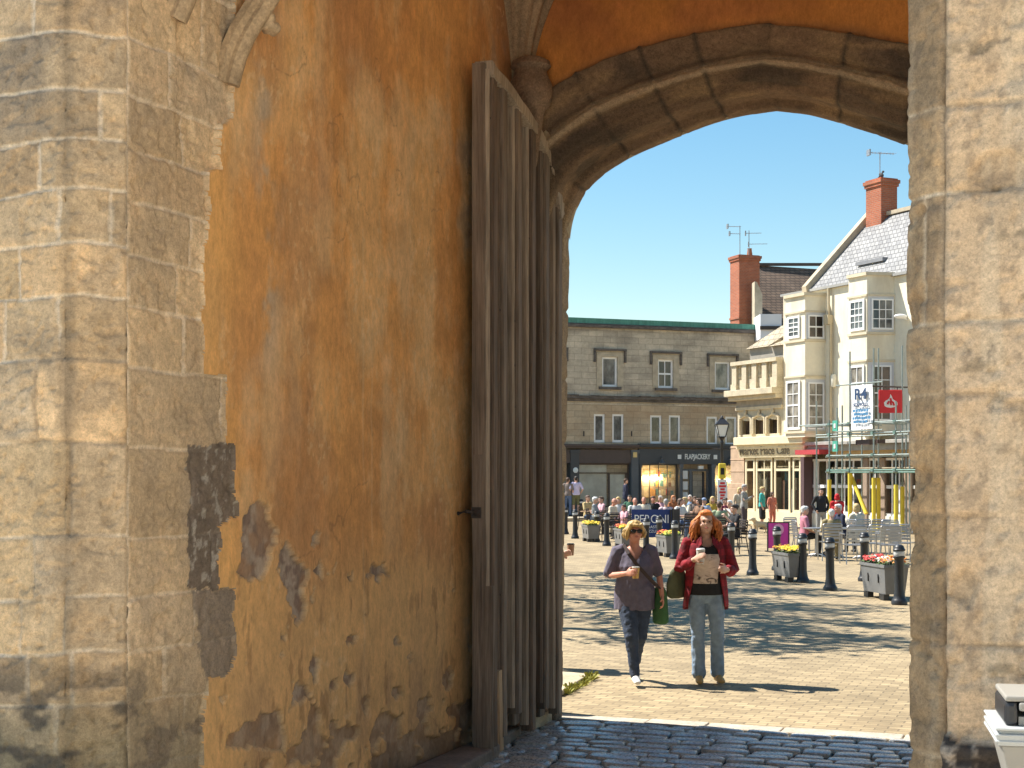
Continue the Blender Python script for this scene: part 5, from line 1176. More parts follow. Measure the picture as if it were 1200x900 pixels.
# ---- tables and chairs
M_ali=mat('polished_aluminium',(.38,.38,.39),.42,.06,8,0,metal=.85); M_drk=mat('dark_rattan',(.045,.037,.033),.7,.25,20,.2)
def mk_chair(nm,label,M1,group):
    t=thing(nm,label,'chair',(0,0,0),0,group); r=.014
    for s in (-1,1):
        m=MB(); m.tube([(s*.25,-.22,0),(s*.255,-.23,.44),(s*.26,-.21,.66),(s*.26,-.10,.69),(s*.255,.16,.68)],r,7); m.build('front_leg',M1,t,smooth=50)
        m=MB(); m.tube([(s*.25,.28,0),(s*.235,.20,.45),(s*.225,.26,.86)],r,7); m.build('rear_leg',M1,t,smooth=50)
        m=MB(); m.box(s*.26-.025,s*.26+.025,-.2,.14,.695,.712); m.build('armrest',M1,t,bev=.006)
    m=MB()
    for k in range(8): y=-.22+.052*k; m.box(-.23,.23,y,y+.043,.445,.457)
    m.tube([(-.25,-.22,.435),(.25,-.22,.435)],r*.8,6); m.tube([(-.24,.2,.435),(.24,.2,.435)],r*.8,6); m.build('seat',M1,t)
    m=MB()
    for k in range(5): z=.52+.072*k; y=.21+.045*(k/4); m.box(-.225,.225,y-.004,y+.008,z,z+.05)
    m.tube([(-.225,.26,.86),(-.20,.265,.885),(.20,.265,.885),(.225,.26,.86)],r,7); m.build('backrest',M1,t); return t
chA=mk_chair('cafe_chair','',M_ali,'aluminium chairs outside the cafe'); chD=mk_chair('wicker_chair','',M_drk,'dark chairs around the square tables')
def mk_table(nm,label,M1,M2,group):
    t=thing(nm,label,'table',(0,0,0),0,group); m=MB(); m.lathe([(.02,.700),(.33,.702),(.345,.712),(.345,.728),(.33,.735),(.01,.736)],24); m.build('tabletop',M1,t,smooth=40)
    m=MB(); m.tube([(0,0,.05),(0,0,.70)],.03,10); m.build('pedestal',M2,t,smooth=50)
    for k in range(4): a=k*math.pi/2+.78; m=MB(); m.tube([(.02*math.cos(a),.02*math.sin(a),.07),(.20*math.cos(a),.20*math.sin(a),.045),(.28*math.cos(a),.28*math.sin(a),.0)],.016,6); m.build('foot',M2,t,smooth=50)
    return t
tbA=mk_table('cafe_table','',M_ali,M_ali,'aluminium tables outside the cafe'); tbD=mk_table('pub_table','',mat('table_wood',(.30,.19,.10),.6,.2,6,.1),M_blk,'tables behind the blue banner')
_used={}
def put_copy(src,p,rz,label):
    k=src.name
    o=src if k not in _used else copy_tree(src); _used[k]=1; o.location=p; o.rotation_euler=(0,0,rz); o['label']=label; return o
def gd(px,d): p=at(px,CY,d); p.z=0; return p
for px,d,rz,lab in ((973,36,180,'aluminium chair with the white-haired diner in the olive jacket'),(988,39,-70,'aluminium chair under the diner in the navy jacket'),(942,38.3,95,'aluminium chair under the diner in the pink top'),(1006,39.5,190,'aluminium chair under the blond diner by the scaffold'),
    (1000,34.6,185,'empty aluminium chair, back to the square, next to the olive jacket'),(1021,35.4,200,'empty aluminium chair second right of the olive jacket'),(1042,34.6,175,'empty aluminium chair behind the nearest flower trough'),(1058,35.6,150,'rightmost aluminium chair by the stone jamb'),(933,41,30,'aluminium chair just right of the pink board'),(1048,38.5,10,'aluminium chair facing the square beneath the padded standards'),(1031,39,-20,'aluminium chair under the scaffold facing the square')):
    put_copy(chA,gd(px,d),R(rz),lab)
for px,d,lab in ((957,37.6,'round aluminium table between the pink top and the navy jacket'),(979,37.4,'round aluminium table in front of the olive jacket'),(1011,36.6,'round aluminium table by the empty chairs'),(1048,36.6,'round aluminium table nearest the stone jamb')):
    put_copy(tbA,gd(px,d),0,lab)
for px,d,lab in ((706,50.5,'pub table on the far left beneath the diner in grey'),(722,50,'pub table before the blond diner in white'),(751,50.2,'pub table behind the first letters of the banner'),(773,50.6,'pub table behind the end of the banner'),(800,49.8,'pub table right of the blue banner'),(820,51.5,'pub table beneath the long-haired diner'),(850,43.6,'pub table before the diner in sage green')):
    put_copy(tbD,gd(px,d),0,lab)
# ---- litter bin by the right pier
M_binL=mat('bin_plastic',(.40,.42,.42),.45,.06,3,.05); M_bind=mat('bin_grey',(.27,.26,.235),.55,.1,4,.08); M_bink=mat('bin_black',(.02,.022,.026),.4,.1,4,.05)
bp=at(1231,CY,4.9); bn_=thing('litter_bin','pale grey flared litter bin with black hood beside the right pier','bin',(bp.x,bp.y,0),R(-12)); s=4.9/1750
zr=H+(CY-865)*s; zr2=H+(CY-839)*s; ztp=H+(CY-811)*s
def frus(m,w0,z0,w1,z1,mi=0): m.add([(-w0,-w0,z0),(w0,-w0,z0),(w0,w0,z0),(-w0,w0,z0),(-w1,-w1,z1),(w1,-w1,z1),(w1,w1,z1),(-w1,w1,z1)],[(3,2,1,0),(0,1,5,4),(1,2,6,5),(2,3,7,6),(3,0,4,7),(4,5,6,7)],mi)
m=MB(); frus(m,.07,zr-.42,.172,zr)
for k in (-1,1): m.bar((k*.03,-.078,zr-.40),(k*.085,-.168,zr-.02),.012,.012)
m.build('hopper',M_bind,bn_,bev=.012)
m=MB(); m.tube([(0,0,0),(0,0,zr-.421)],.05,14); m.lathe([(.15,0),(.15,.02),(.06,.05)],18); m.build('post',M_bink,bn_,smooth=40)
m=MB(); hgt=zr2-zr; frus(m,.186,zr+.001,.190,zr+hgt*.5); frus(m,.180,zr+hgt*.5+.001,.176,zr+hgt*.8)
for k in range(3): m.box(-.192,.192,-.192,.192,zr+.010+.020*k,zr+.019+.020*k)
m.build('rim',M_binL,bn_,bev=.005)
t0=zr+hgt*.8; m=MB(); m.box(-.160,-.118,-.15,.15,t0+.001,ztp-.015); m.box(.118,.160,-.15,.15,t0+.001,ztp-.015); m.box(-.117,.117,.11,.15,t0+.001,ztp-.015); m.build('hood',M_bink,bn_,bev=.014)
m=MB(); m.box(-.158,.158,-.15,.15,ztp-.014,ztp+.004); m.box(-.116,.116,-.158,-.14,t0+.05,ztp-.016); m.build('hood_plate',M_bind,bn_,bev=.006)
m=MB(); m.box(-.116,.116,-.14,.10,t0+.002,t0+.03); m.build('ash_tray',M_bind,bn_)
# ---- kerb slab and weeds by the jamb
ks=MB(); a,b=gp(691,795),gp(658,816); ks.add([a,b,b+Vector((-1.4,.5,0)),a+Vector((-1.4,.9,0))]+[Vector(v)+Vector((0,0,.05)) for v in (a,b,b+Vector((-1.4,.5,0)),a+Vector((-1.4,.9,0)))],[(3,2,1,0),(4,5,6,7),(0,1,5,4),(1,2,6,5),(2,3,7,6),(3,0,4,7)])
tag(ks.build('kerb_slab',mat('kerb_stone',(.42,.35,.23),.85,.25,5,.3,30,.01,var2=.15),bev=.012),kind='structure')
wd=thing('weed_tuft','straggling yellow-green weeds along the kerb by the jamb','weed',gp(678,806),0); m=MB(); rr=random.Random(12); base=gp(678,806)
for i in range(260):
    t=rr.random(); p=b.lerp(a,.1+.9*t)-base+Vector((rr.uniform(-.02,.05),rr.uniform(-.06,.03),0)); h=rr.uniform(.015,.06)*(1.3 if t>.75 or t<.3 else .7); q=p+Vector((rr.uniform(-.05,.06),rr.uniform(-.04,.04),h)); w_=Vector((rr.uniform(-1,1),rr.uniform(-1,1),.3)).normalized()*.008
    m.add([p-w_,p+w_,q+w_*1.4,q+Vector((rr.uniform(-.03,.03),0,rr.uniform(-.01,.02)))],[(0,1,2,3)])
m.build('leaves',mat('weed_leaf',(.34,.33,.06),.8,.3,9,0),wd,fix=False)
# ---- unseen stone added outside the jamb to cast a shadow on the ground
gsd=thing('shadow_stone','unseen stone added outside the left jamb of the arch to cast a shadow','stone',gl(-.28,.98,0),-TH); m=MB(); m.limb([(0,0,0),(0,0,.4),(0,0,.72)],[(.2,.16),(.17,.14),(.12,.1)],12); m.build('boulder',M_mass,gsd,smooth=60)
# ---- young street trees on the left, whose bare spring crowns dapple the square
M_bark=mat('bark',(.12,.09,.065),.9,.3,9,.5,stretch=(1,1,.3)); M_spring=mat('spring_leaf',(.09,.12,.03),.7,.3,4,0)
def tree(p,label,seed,h,spread):
    rr=random.Random(seed); t=thing('street_tree',label,'tree',p,0,'trees left of the square'); m=MB(); lf=MB()
    m.limb([(0,0,-.1),(0.05,0,1.2),(-.03,.04,2.6),(0,0,h*.5)],[.22,.16,.13,.10],10)
    def br(a,d,l,r,dep):
        pts=[a]; q=a
        for k in range(4): d=(d+Vector((rr.uniform(-.25,.25),rr.uniform(-.25,.25),rr.uniform(-.1,.2)))).normalized(); q=q+d*l/4; pts.append(q)
        m.tube(pts,[r,r*.85,r*.7,r*.55,r*.35],5,caps=False)
        if dep==0:
            for k in range(9):
                c=pts[rr.randrange(1,5)]+Vector((rr.gauss(0,.22),rr.gauss(0,.22),rr.gauss(0,.16))); s=rr.uniform(.05,.12); x=Vector((rr.uniform(-1,1),rr.uniform(-1,1),rr.uniform(-.7,.7))).normalized(); y=x.orthogonal().normalized(); lf.add([c-x*s,c-y*s*.55,c+x*s,c+y*s*.55],[(0,1,2,3)])
            return
        for k in range(4 if dep>1 else 4):
            b_=pts[rr.randrange(2,5)]; dd=(d+Vector((rr.uniform(-1,1)*spread,rr.uniform(-1,1)*spread,rr.uniform(-.2,.5)))).normalized(); br(b_,dd,l*rr.uniform(.55,.8),r*.5,dep-1)
    m.limb([(0,0,h*.45),(.05,0,h*.7),(0,.05,h*.93)],[.10,.06,.025],8)
    for k in range(16): a=k*2.4+rr.random()*.6; q_=.36+.036*k; br(Vector((0,0,h*q_)),Vector((math.cos(a)*.8,math.sin(a)*1.15,.5)).normalized(),(1.25-.035*k)*1.05,.05,2)
    m.build('trunk',M_bark,t,smooth=60,fix=False); lf.build('crown',M_spring,t,fix=False)
tree((-1.90,21.2,0),'young tree left of the square nearest the gate',3,9.6,.75)
tree((-1.95,23.8,0),'slender young tree between the two nearest trees left of the square',5,9.8,.75)
tree((-1.65,29.2,0),'slender young tree fourth along the row left of the square',11,10.4,.75)
tree((-1.85,26.0,0),'second young tree left of the square beyond the first',8,10.2,.75)
tree((-1.65,32.0,0),'third young tree left of the square, farthest from the gate',14,10.0,.75)
# ---- raised pavement before the stone building
pvm=MB(); pvm.box(-28,16,-7.2,-.05,-.05,.15); pv=pvm.build('far_pavement',brickmat('far_flags',(.42,.35,.25),(.36,.30,.22),(.2,.16,.12),.6,.45,.012,.85,'xy'),loc=FA.o); pv.rotation_euler=(0,0,FA.a); tag(pv,kind='structure')
# ================================================================== PEOPLE
SK={'pale':mat('pale_skin',(.56,.33,.235),.55,.08,9,.05),'pink':mat('sunburnt_skin',(.56,.25,.17),.55,.1,9,.05),'tan':mat('tanned_skin',(.42,.23,.15),.55,.1,9,.05)}
def cloth(name,c,v=.12,ns=14): return mat('cloth_'+name,c,.9,v,ns,.3,60,.004)
HR=lambda n,c: mat('hair_'+n,c,.65,.3,40,.5,90,.006)
M_shoeW=mat('white_shoe',(.62,.60,.57),.6,.1,9,.1); M_shoeB=mat('dark_shoe',(.03,.025,.022),.5,.2,9,.1); M_shoeT=mat('tan_shoe',(.50,.30,.10),.6,.15,9,.1)
M_eye=mat('dark_eye',(.03,.02,.015),.2,.1,9,0); M_lip=mat('lips',(.42,.13,.11),.5,.1,9,0); M_blackp=mat('black_plastic',(.012,.012,.013),.25,.1,9,0)
V=Vector
def hand(mb,w,d,pn,th,L=.095,curl=.9,fr=.0088,spread=.010):
    """w wrist, d pointing direction, pn the way the palm faces, th the side the thumb is on"""
    d=V(d).normalized(); pn=V(pn); pn=(pn-d*pn.dot(d)).normalized(); th=V(th); th=(th-d*th.dot(d)-pn*th.dot(pn)).normalized(); w=V(w)
    ref=pn
    mb.limb([w-d*.02,w+d*.03,w+d*.06,w+d*L*.92],[(.024,.018),(.034,.017),(.040,.015),(.038,.012)],n=10,ref=ref)
    for i,(o,l) in enumerate(((.030,.068),(.010,.076),(-.011,.070),(-.030,.055))):
        p=w+d*(L*.88-abs(o)*.15)+th*o; q=[p-d*.02,p]; a=curl*.35; dd=d
        for k in range(3):
            dd=(d*math.cos(a)+pn*math.sin(a)); p=p+dd*l*(.42,.32,.26)[k]+th*(o*.06); q.append(p); a+=curl*.75
        mb.limb(q,[fr*1.05,fr*1.05,fr,fr*.92,fr*.8],n=8)
    p=w+d*.025+th*.028; t1=(th*.75+d*.62+pn*.25).normalized(); t2=(th*.2+d*.75+pn*.62).normalized()
    mb.limb([w+d*.015+th*.012,p,p+t1*.034,p+t1*.034+t2*.026,p+t1*.034+t2*.048],[.012,.0125,.0108,.0095,.0078],n=8)
def headmb(mb,c,Rm,s=1.):
    """head centred at c (between ears); facing -y before Rm"""
    E=lambda o,r: mb.ell(V(c)+Rm@V(o)*s,tuple(x*s for x in r),M=Rm.to_4x4())
    E((0,.012,.022),(.074,.094,.090)); E((0,-.022,-.040),(.060,.070,.076)); E((0,-.055,-.083),(.032,.030,.026)); E((0,-.094,-.018),(.0115,.019,.020)); E((0,-.087,.004),(.009,.016,.026)); E((0,-.082,-.054),(.024,.014,.010))
    E((0,-.078,.026),(.046,.016,.012))
    for q in (-1,1): E((q*.077,.012,-.010),(.010,.021,.031)); E((q*.040,-.064,-.032),(.024,.022,.020))
def person(label,p,rz,h=1.7,pose='stand',skin='pale',top=None,bot=None,hair=None,hs='short',wide=1.,arms='down',sleeve=.45,yaw=0,pitch=0,shoe=None,vox=.014,lean=0.,legs=None,group='people outside the shops',skirt=False,shorts=False,hem=None,armsP=None,neck='round',vclo=None,folds=0,flare=0,flip=False,legoff=0,toplen=.90):
    S=h/1.7; t=thing('person',label,'person',p,R(rz),group); vclo=vclo or vox
    sit=pose=='sit'; dz=-.40 if sit else 0.; hz=.93
    def U(x,y,z):
        return V((x,y-lean*(z-hz),z+dz))
    sw=.172*(.9+.1*wide); 
    # joints
    hipL,hipR=V((.088,0,.93+dz)),V((-.088,0,.93+dz))
    if legs is None:
        if sit: legs=[((.105,-.42,.50),(.115,-.40,.085),(.125,-.52,.03)),((-.105,-.42,.50),(-.11,-.36,.085),(-.125,-.48,.03))]
        elif pose=='walk': legs=[((.095,-.16,.50),(.10,-.17,.09),(.11,-.30,.05)),((-.09,-.03,.49),(-.085,.26,.15),(-.09,.17,.03))]
        else: legs=[((.10,-.02,.49),(.105,.02,.085),(.13,-.12,.03)),((-.10,-.02,.49),(-.105,.02,.085),(-.13,-.12,.03))]
    if armsP is None:
        A={'down':[((.235,.03,1.13),(.25,-.06,.90)),((-.235,.03,1.13),(-.25,-.06,.90))],
           'table':[((.235,-.10,1.14),(.13,-.33,1.13)),((-.235,-.10,1.14),(-.11,-.32,1.14))],
           'drink':[((.225,-.12,1.14),(.09,-.30,1.38)),((-.235,-.10,1.14),(-.12,-.32,1.13))],
           'lap':[((.235,-.02,1.12),(.10,-.25,1.0)),((-.235,-.02,1.12),(-.08,-.26,1.01))],
           'pocket':[((.28,.06,1.15),(.20,-.06,.96)),((-.28,.06,1.15),(-.20,-.06,.96))],
           'phone':[((.22,-.08,1.13),(.06,-.27,1.26)),((-.22,-.08,1.13),(-.05,-.27,1.25))]}[arms]
        armsP=A
    sh=[U(sw,.01,1.40),U(-sw,.01,1.40)]; el=[U(*armsP[0][0]),U(*armsP[1][0])]; wr=[U(*armsP[0][1]),U(*armsP[1][1])]
    nb=U(0,.01,1.42); hc=U(0,-.02,1.585)
    Rm=(Matrix.Rotation(R(yaw),3,'Z')@Matrix.Rotation(R(-pitch),3,'X'))
    w0=wide**.5
    b=MB()
    headmb(b,hc,Rm); b.limb([U(0,.015,1.38),U(0,.008,1.45),hc+V((0,.012,-.03))],[.062,.053,.056],n=12)
    b.limb([U(0,0,1.0),U(0,.0,1.15),U(0,.005,1.30),U(0,.01,1.39)],[(.10,.07),(.125*w0,.092),(.155*w0,.092),(.112,.066)],n=12)
    for i in (0,1):
        b.limb([sh[i]+V((0,0,-.02)),sh[i].lerp(el[i],.5),el[i],el[i].lerp(wr[i],.3),wr[i]],[.044,.040,.036,.035,.025],n=10)
        d=(wr[i]-el[i]).normalized(); inn=V((1 if i else -1,0,0)); 
        pn=inn if abs(d.x)<.75 else V((0,0,-1))
        th=V((0,-1,.3))
        if arms=='phone' or armsP is None: pass
        hand(b,wr[i],d,pn,th,curl=.75)
    if shorts or skirt:
        for i in (0,1):
            k,a,to=[V(q) for q in legs[i]]; b.limb([(hipL,hipR)[i].lerp(k,.55),k,k.lerp(a,.35)+V((0,.015,0)),a],[.06,.05,.052,.036],n=10)
    if flip: pass
    bo=b.build('body',SK[skin],t); remesh(bo,vox,3)
    # shirt
    m=MB(); w=wide; by=.02
    m.limb([U(0,.0,toplen),U(0,.0,.98),U(0,-.005*w,1.10),U(0,-.012*w,1.22),U(0,.0,1.33),U(0,.008,1.405),U(0,.012,1.435)],
           [(.180*w,.138*w),(.174*w,.132*w),(.150*w,.112*w),(.163*w,.122*w),(.172*w**.5,.105),(.125,.078),(.072,.066)],n=18,dome=False)
    for i in (0,1):
        L1=(el[i]-sh[i]).length; L2=(wr[i]-el[i]).length; pts=[sh[i]+V((-.05 if i==0 else .05,0,.0)),sh[i]+V((0,0,-.015))]; rd=[.062,.066*w**.4]
        if sleeve<=.5: e=sh[i].lerp(el[i],min(1,sleeve*2)); pts+=[sh[i].lerp(e,.55),e]; rd+=[.058*w**.4,.056*w**.4]
        else: e=el[i].lerp(wr[i],(sleeve-.5)*2); pts+=[sh[i].lerp(el[i],.5),el[i],e]; rd+=[.055*w**.4,.050,.040]
        m.limb(pts,rd,n=10)
    to_=m.build('shirt',top or cloth('grey',(.3,.3,.3)),t); remesh(to_,vclo,3)
    if neck!='round':
        bm=bmesh.new(); bm.from_mesh(to_.data); zz_,kk=neck
        bmesh.ops.delete(bm,geom=[v for v in bm.verts if v.co.y<.03 and v.co.z>zz_+dz+(abs(v.co.x)*kk if kk<3 else (abs(v.co.x)/.095)**2*.075)],context='VERTS'); bm.to_mesh(to_.data); bm.free()
    # trousers
    m=MB(); m.limb([V((0,.0,.86+dz)),V((0,.0,.93+dz)),V((0,0,1.0+dz))],[(.155*w,.118*w),(.168*w,.125*w),(.150*w,.11*w)],n=16)
    if skirt:
        kk=[V(q[0]) for q in legs]; mid=(kk[0]+kk[1])/2; m.limb([V((0,0,.95+dz)),V((0,0,.85+dz)).lerp(mid,.5),mid+V((0,0,-.02))],[(.16*w,.13*w),(.2,.13),(.22,.12)],n=16)
    else:
        for i in (0,1):
            k,a,_=[V(q) for q in legs[i]]; hp=(hipL,hipR)[i]; ww=w**.7
            if shorts: m.limb([hp,hp.lerp(k,.5),hp.lerp(k,.9)],[.098*ww,.088*ww,.086],n=12)
            else: m.limb([hp+V((0,0,-.02)),hp.lerp(k,.45),k,k.lerp(a,.4)+V((0,.012,0)),a+V((0,0,.0))],[.095*ww,.086*ww,.066*ww,.060+flare*.3,.052+flare],n=12)
    tr=m.build('trousers' if not skirt else 'skirt',bot or cloth('navy',(.03,.04,.08)),t); remesh(tr,vclo,3)
    for i in (0,1):
        k,a,toe=[V(q) for q in legs[i]]; m=MB(); d=(toe-a); d.z=0; d=d.normalized() if d.length>.01 else V((0,-1,0)); g=V((a.x,a.y,max(toe.z,.03)))
        m.limb([g-d*.05+V((0,0,.012)),g+d*.03+V((0,0,.018)),g+d*.11+V((0,0,.004)),g+d*.17+V((0,0,-.004))],[(.034,.038),(.038,.046),(.042,.032),(.036,.022)],n=10,ref=(0,0,1)); m.limb([a+V((0,0,.03)),g+V((0,0,.02))],[.037,.038],n=10)
        so_=m.build('shoe',shoe or M_shoeB,t); remesh(so_,max(.009,vox*.8),2)
    # hair
    if hair is not None:
        m=MB(); E=lambda o,r: m.ell(hc+Rm@V(o),r,M=Rm.to_4x4()); rr=random.Random(hash(label)%999)
        if hs=='short': E((0,.026,.036),(.082,.092,.088)); E((0,-.03,.075),(.062,.06,.040)); E((0,.06,-.02),(.066,.048,.058))
        elif hs=='bald': E((0,.055,-.01),(.079,.055,.040)); 
        elif hs=='bob': E((0,.024,.036),(.088,.098,.092)); E((0,-.035,.080),(.066,.058,.038)); E((.068,.015,-.04),(.030,.06,.075)); E((-.068,.015,-.04),(.030,.06,.075)); E((0,.07,-.045),(.07,.045,.075))
        elif hs=='long': E((0,.024,.036),(.088,.098,.092)); E((0,-.035,.080),(.066,.055,.036)); E((.070,.02,-.06),(.032,.055,.12)); E((-.070,.02,-.06),(.032,.055,.12)); E((0,.075,-.09),(.08,.045,.15))
        elif hs=='cap': E((0,.012,.050),(.085,.098,.072)); m.ell(hc+Rm@V((0,-.105,.040)),(.062,.062,.010),M=Rm.to_4x4())
        elif hs=='bun': E((0,.026,.036),(.084,.094,.088)); E((0,-.03,.078),(.064,.058,.036)); E((0,.10,.06),(.045,.045,.045))
        elif hs=='curl':
            E((0,.03,.035),(.085,.092,.092))
        ho=m.build('hair' if hs!='cap' else 'cap',hair,t); remesh(ho,max(.008,vox*.8),2)
    for o in t.children:
        o.data.transform(Matrix.Scale(S,4))
    if vox<=.015:
        m=MB()
        for q in (-1,1): m.ell((hc+Rm@V((q*.031,-.079,.004)))*S,(.011*S,.008*S,.0075*S),8,6)
        m.build('eyes',M_eye,t); m=MB(); m.ell((hc+Rm@V((0,-.094,-.056)))*S,(.021*S,.008*S,.0065*S),8,6); m.build('mouth',M_lip,t)
    t['_j']=0; del t['_j']
    return t
Wt=cloth('white',(.62,.60,.56)); Lil=cloth('lilac',(.52,.48,.66)); Olv=cloth('olive',(.12,.12,.055)); Nav=cloth('navy',(.018,.022,.05)); Gry=cloth('grey',(.30,.29,.27)); Pnk=cloth('pink',(.60,.33,.36)); Blk=cloth('black',(.018,.018,.02)); Sage=cloth('sage',(.30,.36,.22)); Bei=cloth('beige',(.50,.43,.33)); Red=cloth('red',(.48,.02,.025)); Teal=cloth('teal',(.06,.40,.38)); Cor=cloth('coral',(.60,.20,.14)); Den=cloth('denim',(.09,.13,.22)); Mar=cloth('maroon',(.26,.05,.10)); Tano=cloth('khaki',(.28,.22,.11)); Cre=cloth('cream',(.66,.58,.44)); Taup=cloth('taupe',(.20,.16,.14)); Pal=cloth('pale_blue',(.45,.52,.66))
Hw=HR('white',(.62,.60,.57)); Hg=HR('grey',(.34,.32,.30)); Hb=HR('brown',(.09,.05,.03)); Hbl=HR('blond',(.50,.36,.16)); Hd=HR('dark',(.03,.022,.018)); Hgi=HR('ginger',(.40,.16,.06)); CapB=cloth('cap_blue',(.22,.28,.40))
def S_(px,d,rz,label,z=0,**k): p=gd(px,d); p.z=z; return person(label,p,rz,pose='sit',group='people seated outside the cafes',**k)
def St(px,d,rz,label,z=0,**k): p=gd(px,d); p.z=z; return person(label,p,rz,**k)
St(675,69,188,'person in a pale lilac shirt and olive shorts, standing with their back turned',z=.15,h=1.86,top=Lil,bot=Olv,hair=Hd,shorts=True,arms='pocket')
St(665.5,69,160,'person in blue jeans half hidden by the stone jamb, beside the lilac shirt',z=.15,h=1.80,top=Taup,bot=Den,hair=Hb)
St(733,70,100,'person in dark navy coat walking past the pale shop window',z=.15,h=1.74,top=Nav,bot=Nav,hair=Hb,pose='walk',sleeve=1.,toplen=.78)
St(872,53.5,65,'grey-haired person in a pale grey jacket and dark trousers before the cafe',h=1.73,top=Gry,bot=cloth('charcoal',(.08,.06,.065)),hair=Hg,sleeve=1.,toplen=.84,arms='phone')
St(866.5,55,20,'person in a beige coat by the cafe pilaster, behind the grey jacket',h=1.60,top=Bei,bot=Bei,hair=Hbl,hs='bob',sleeve=1.,toplen=.7)
St(893,56.5,70,'person in a bright teal top and black skirt outside the cafe window',h=1.62,top=Teal,bot=Blk,hair=Hbl,hs='short',skirt=True,sleeve=.6)
St(905,57,30,'small person in a coral top just right of the teal top',h=1.42,top=Cor,bot=Cor,hair=Hb,hs='bob')
St(962,48,10,'person in a black jacket and pale grey trousers standing by the brown door',h=1.64,top=Blk,bot=Gry,hair=Hd,sleeve=1.,arms='pocket')
St(981,46,175,'person in a bright red hooded top standing with back to the square',h=1.48,top=Red,bot=Den,hair=Red,hs='bob',sleeve=1.,wide=1.35,arms='phone')
S_(697,52,75,'diner in grey with pale sleeves at the far left table',top=cloth('grey_blue',(.24,.26,.27)),hair=Hw,bot=Nav,arms='table',sleeve=.9)
S_(705,53,-70,'diner in dusty pink facing the grey-clad diner',top=Pnk,hair=Hb,bot=Den,arms='table')
S_(714.5,49,60,'bald ginger diner in a cream jacket left of the blond diner',top=Cre,hair=Hgi,hs='bald',skin='pink',bot=Blk,arms='table',sleeve=.9,lean=.25)
S_(724.5,52,0,'blond diner in a white top behind the orange flower trough',top=Wt,hair=Hbl,hs='bob',bot=Den,arms='table')
S_(731.5,48,-60,'small sunburnt diner in pale pink left of the banner',h=1.45,top=Pnk,hair=Hb,skin='pink',bot=Blk,arms='table')
S_(744,50,10,'bald diner behind the left end of the blue banner',top=Wt,hair=Hg,hs='bald',skin='pink',bot=Den,arms='table')
S_(754.5,52,-5,'grey-haired diner in cream behind the middle of the blue banner',top=Cre,hair=Hg,hs='bald',skin='pink',bot=Nav,arms='table')
S_(765.5,54,0,'dark-haired diner in black behind the blue banner',top=Blk,hair=Hd,skin='pink',bot=Nav,arms='table')
S_(774,55,-30,'white-haired diner in pink farthest behind the blue banner',top=Pnk,hair=Hw,bot=Gry,arms='table')
S_(780.5,47.5,170,'grey-haired diner in pale pink, back turned, at the right end of the banner',top=cloth('pale_pink',(.62,.47,.48)),hair=Hg,bot=Gry,arms='table')
S_(797,48.3,40,'brown-haired diner in a white top just right of the banner',top=Wt,hair=Hb,hs='bob',bot=Den,arms='table')
S_(803,51,-50,'diner in a cream blouse behind the white top right of the banner',top=Cre,hair=Hbl,hs='bob',bot=Den,arms='drink')
S_(814,53,5,'long-haired brunette diner in dark clothes before the shop door',top=Taup,hair=Hb,hs='long',bot=Blk,arms='table')
S_(825,50,150,'diner in a pale blue shirt and faded cap above the red hair',top=Pal,hair=CapB,hs='cap',bot=Den,arms='table')
S_(843,43,165,'diner in a sage green shirt seen from behind on a dark chair',top=Sage,hair=Hb,bot=Olv,arms='table')
S_(855.5,45,-40,'diner in white beneath the lamp post, right of the sage green shirt',top=Wt,hair=Hw,bot=Blk,arms='drink')
S_(861,38.5,-70,'dark-haired diner in patterned black with raised arms, right of the red hair',top=Blk,hair=Hd,hs='bun',bot=Blk,arms='drink',sleeve=.3)
S_(942.5,38,95,'white-haired diner in a dusty pink top by the pink board',top=Mar if False else cloth('rose',(.45,.17,.22)),hair=Hw,hs='short',bot=Blk,arms='lap',h=1.66)
S_(974.5,36,165,'white-haired diner in an olive tan jacket seen from behind',top=Tano,hair=Hw,bot=Tano,arms='table',sleeve=1.,wide=1.15,h=1.62)
S_(988,39,-75,'white-haired diner in a navy jacket facing the olive jacket',top=Nav,hair=Hw,skin='pink',bot=Nav,arms='table',sleeve=1.,lean=.2)
S_(1006,39.5,-160,'blond diner in a cream jacket beneath the yellow padded standards',top=Cre,hair=Hbl,hs='bob',bot=Blk,arms='table',sleeve=1.,lean=.15)
S_(688.5,56,40,'diner in a straw-coloured top at the far left edge of the terrace',top=cloth('straw',(.50,.38,.18)),hair=Hb,bot=Den,arms='drink')
S_(738,57,-20,'diner in bottle green far back, right of the navy walker',top=cloth('bottle_green',(.04,.12,.07)),hair=Hd,bot=Blk,arms='table')
S_(789,56,20,'diner in rust orange farthest back between the banner and the shop door',top=cloth('rust',(.40,.14,.05)),hair=Hgi,hs='long',bot=Den,arms='table')
S_(808.5,57,-15,'diner in sky blue far back under the pale menu cards',top=cloth('sky_blue',(.25,.40,.60)),hair=Hw,bot=Nav,arms='table')
S_(819.5,49,-60,'diner in a striped-looking brown top beside the faded cap',top=cloth('brown',(.22,.12,.07)),hair=Hb,hs='bob',bot=Blk,arms='table')
S_(835,53,10,'diner in mustard between the faded cap and the sage green shirt',top=cloth('mustard',(.50,.34,.05)),hair=Hbl,hs='long',bot=Den,arms='table')
S_(849.5,50,35,'diner in burgundy behind the sage green shirt',top=cloth('burgundy',(.22,.03,.06)),hair=Hd,bot=Blk,arms='drink')
for px,d,lab in ((691,55,'pub table at the far left edge of the terrace'),(736,56,'pub table far back right of the navy walker'),(789,54.8,'pub table far back between the banner and the door'),(835,51.8,'pub table before the mustard top'),(811,47,'pub table nearest the red hair')): put_copy(tbD,gd(px,d),0,lab)
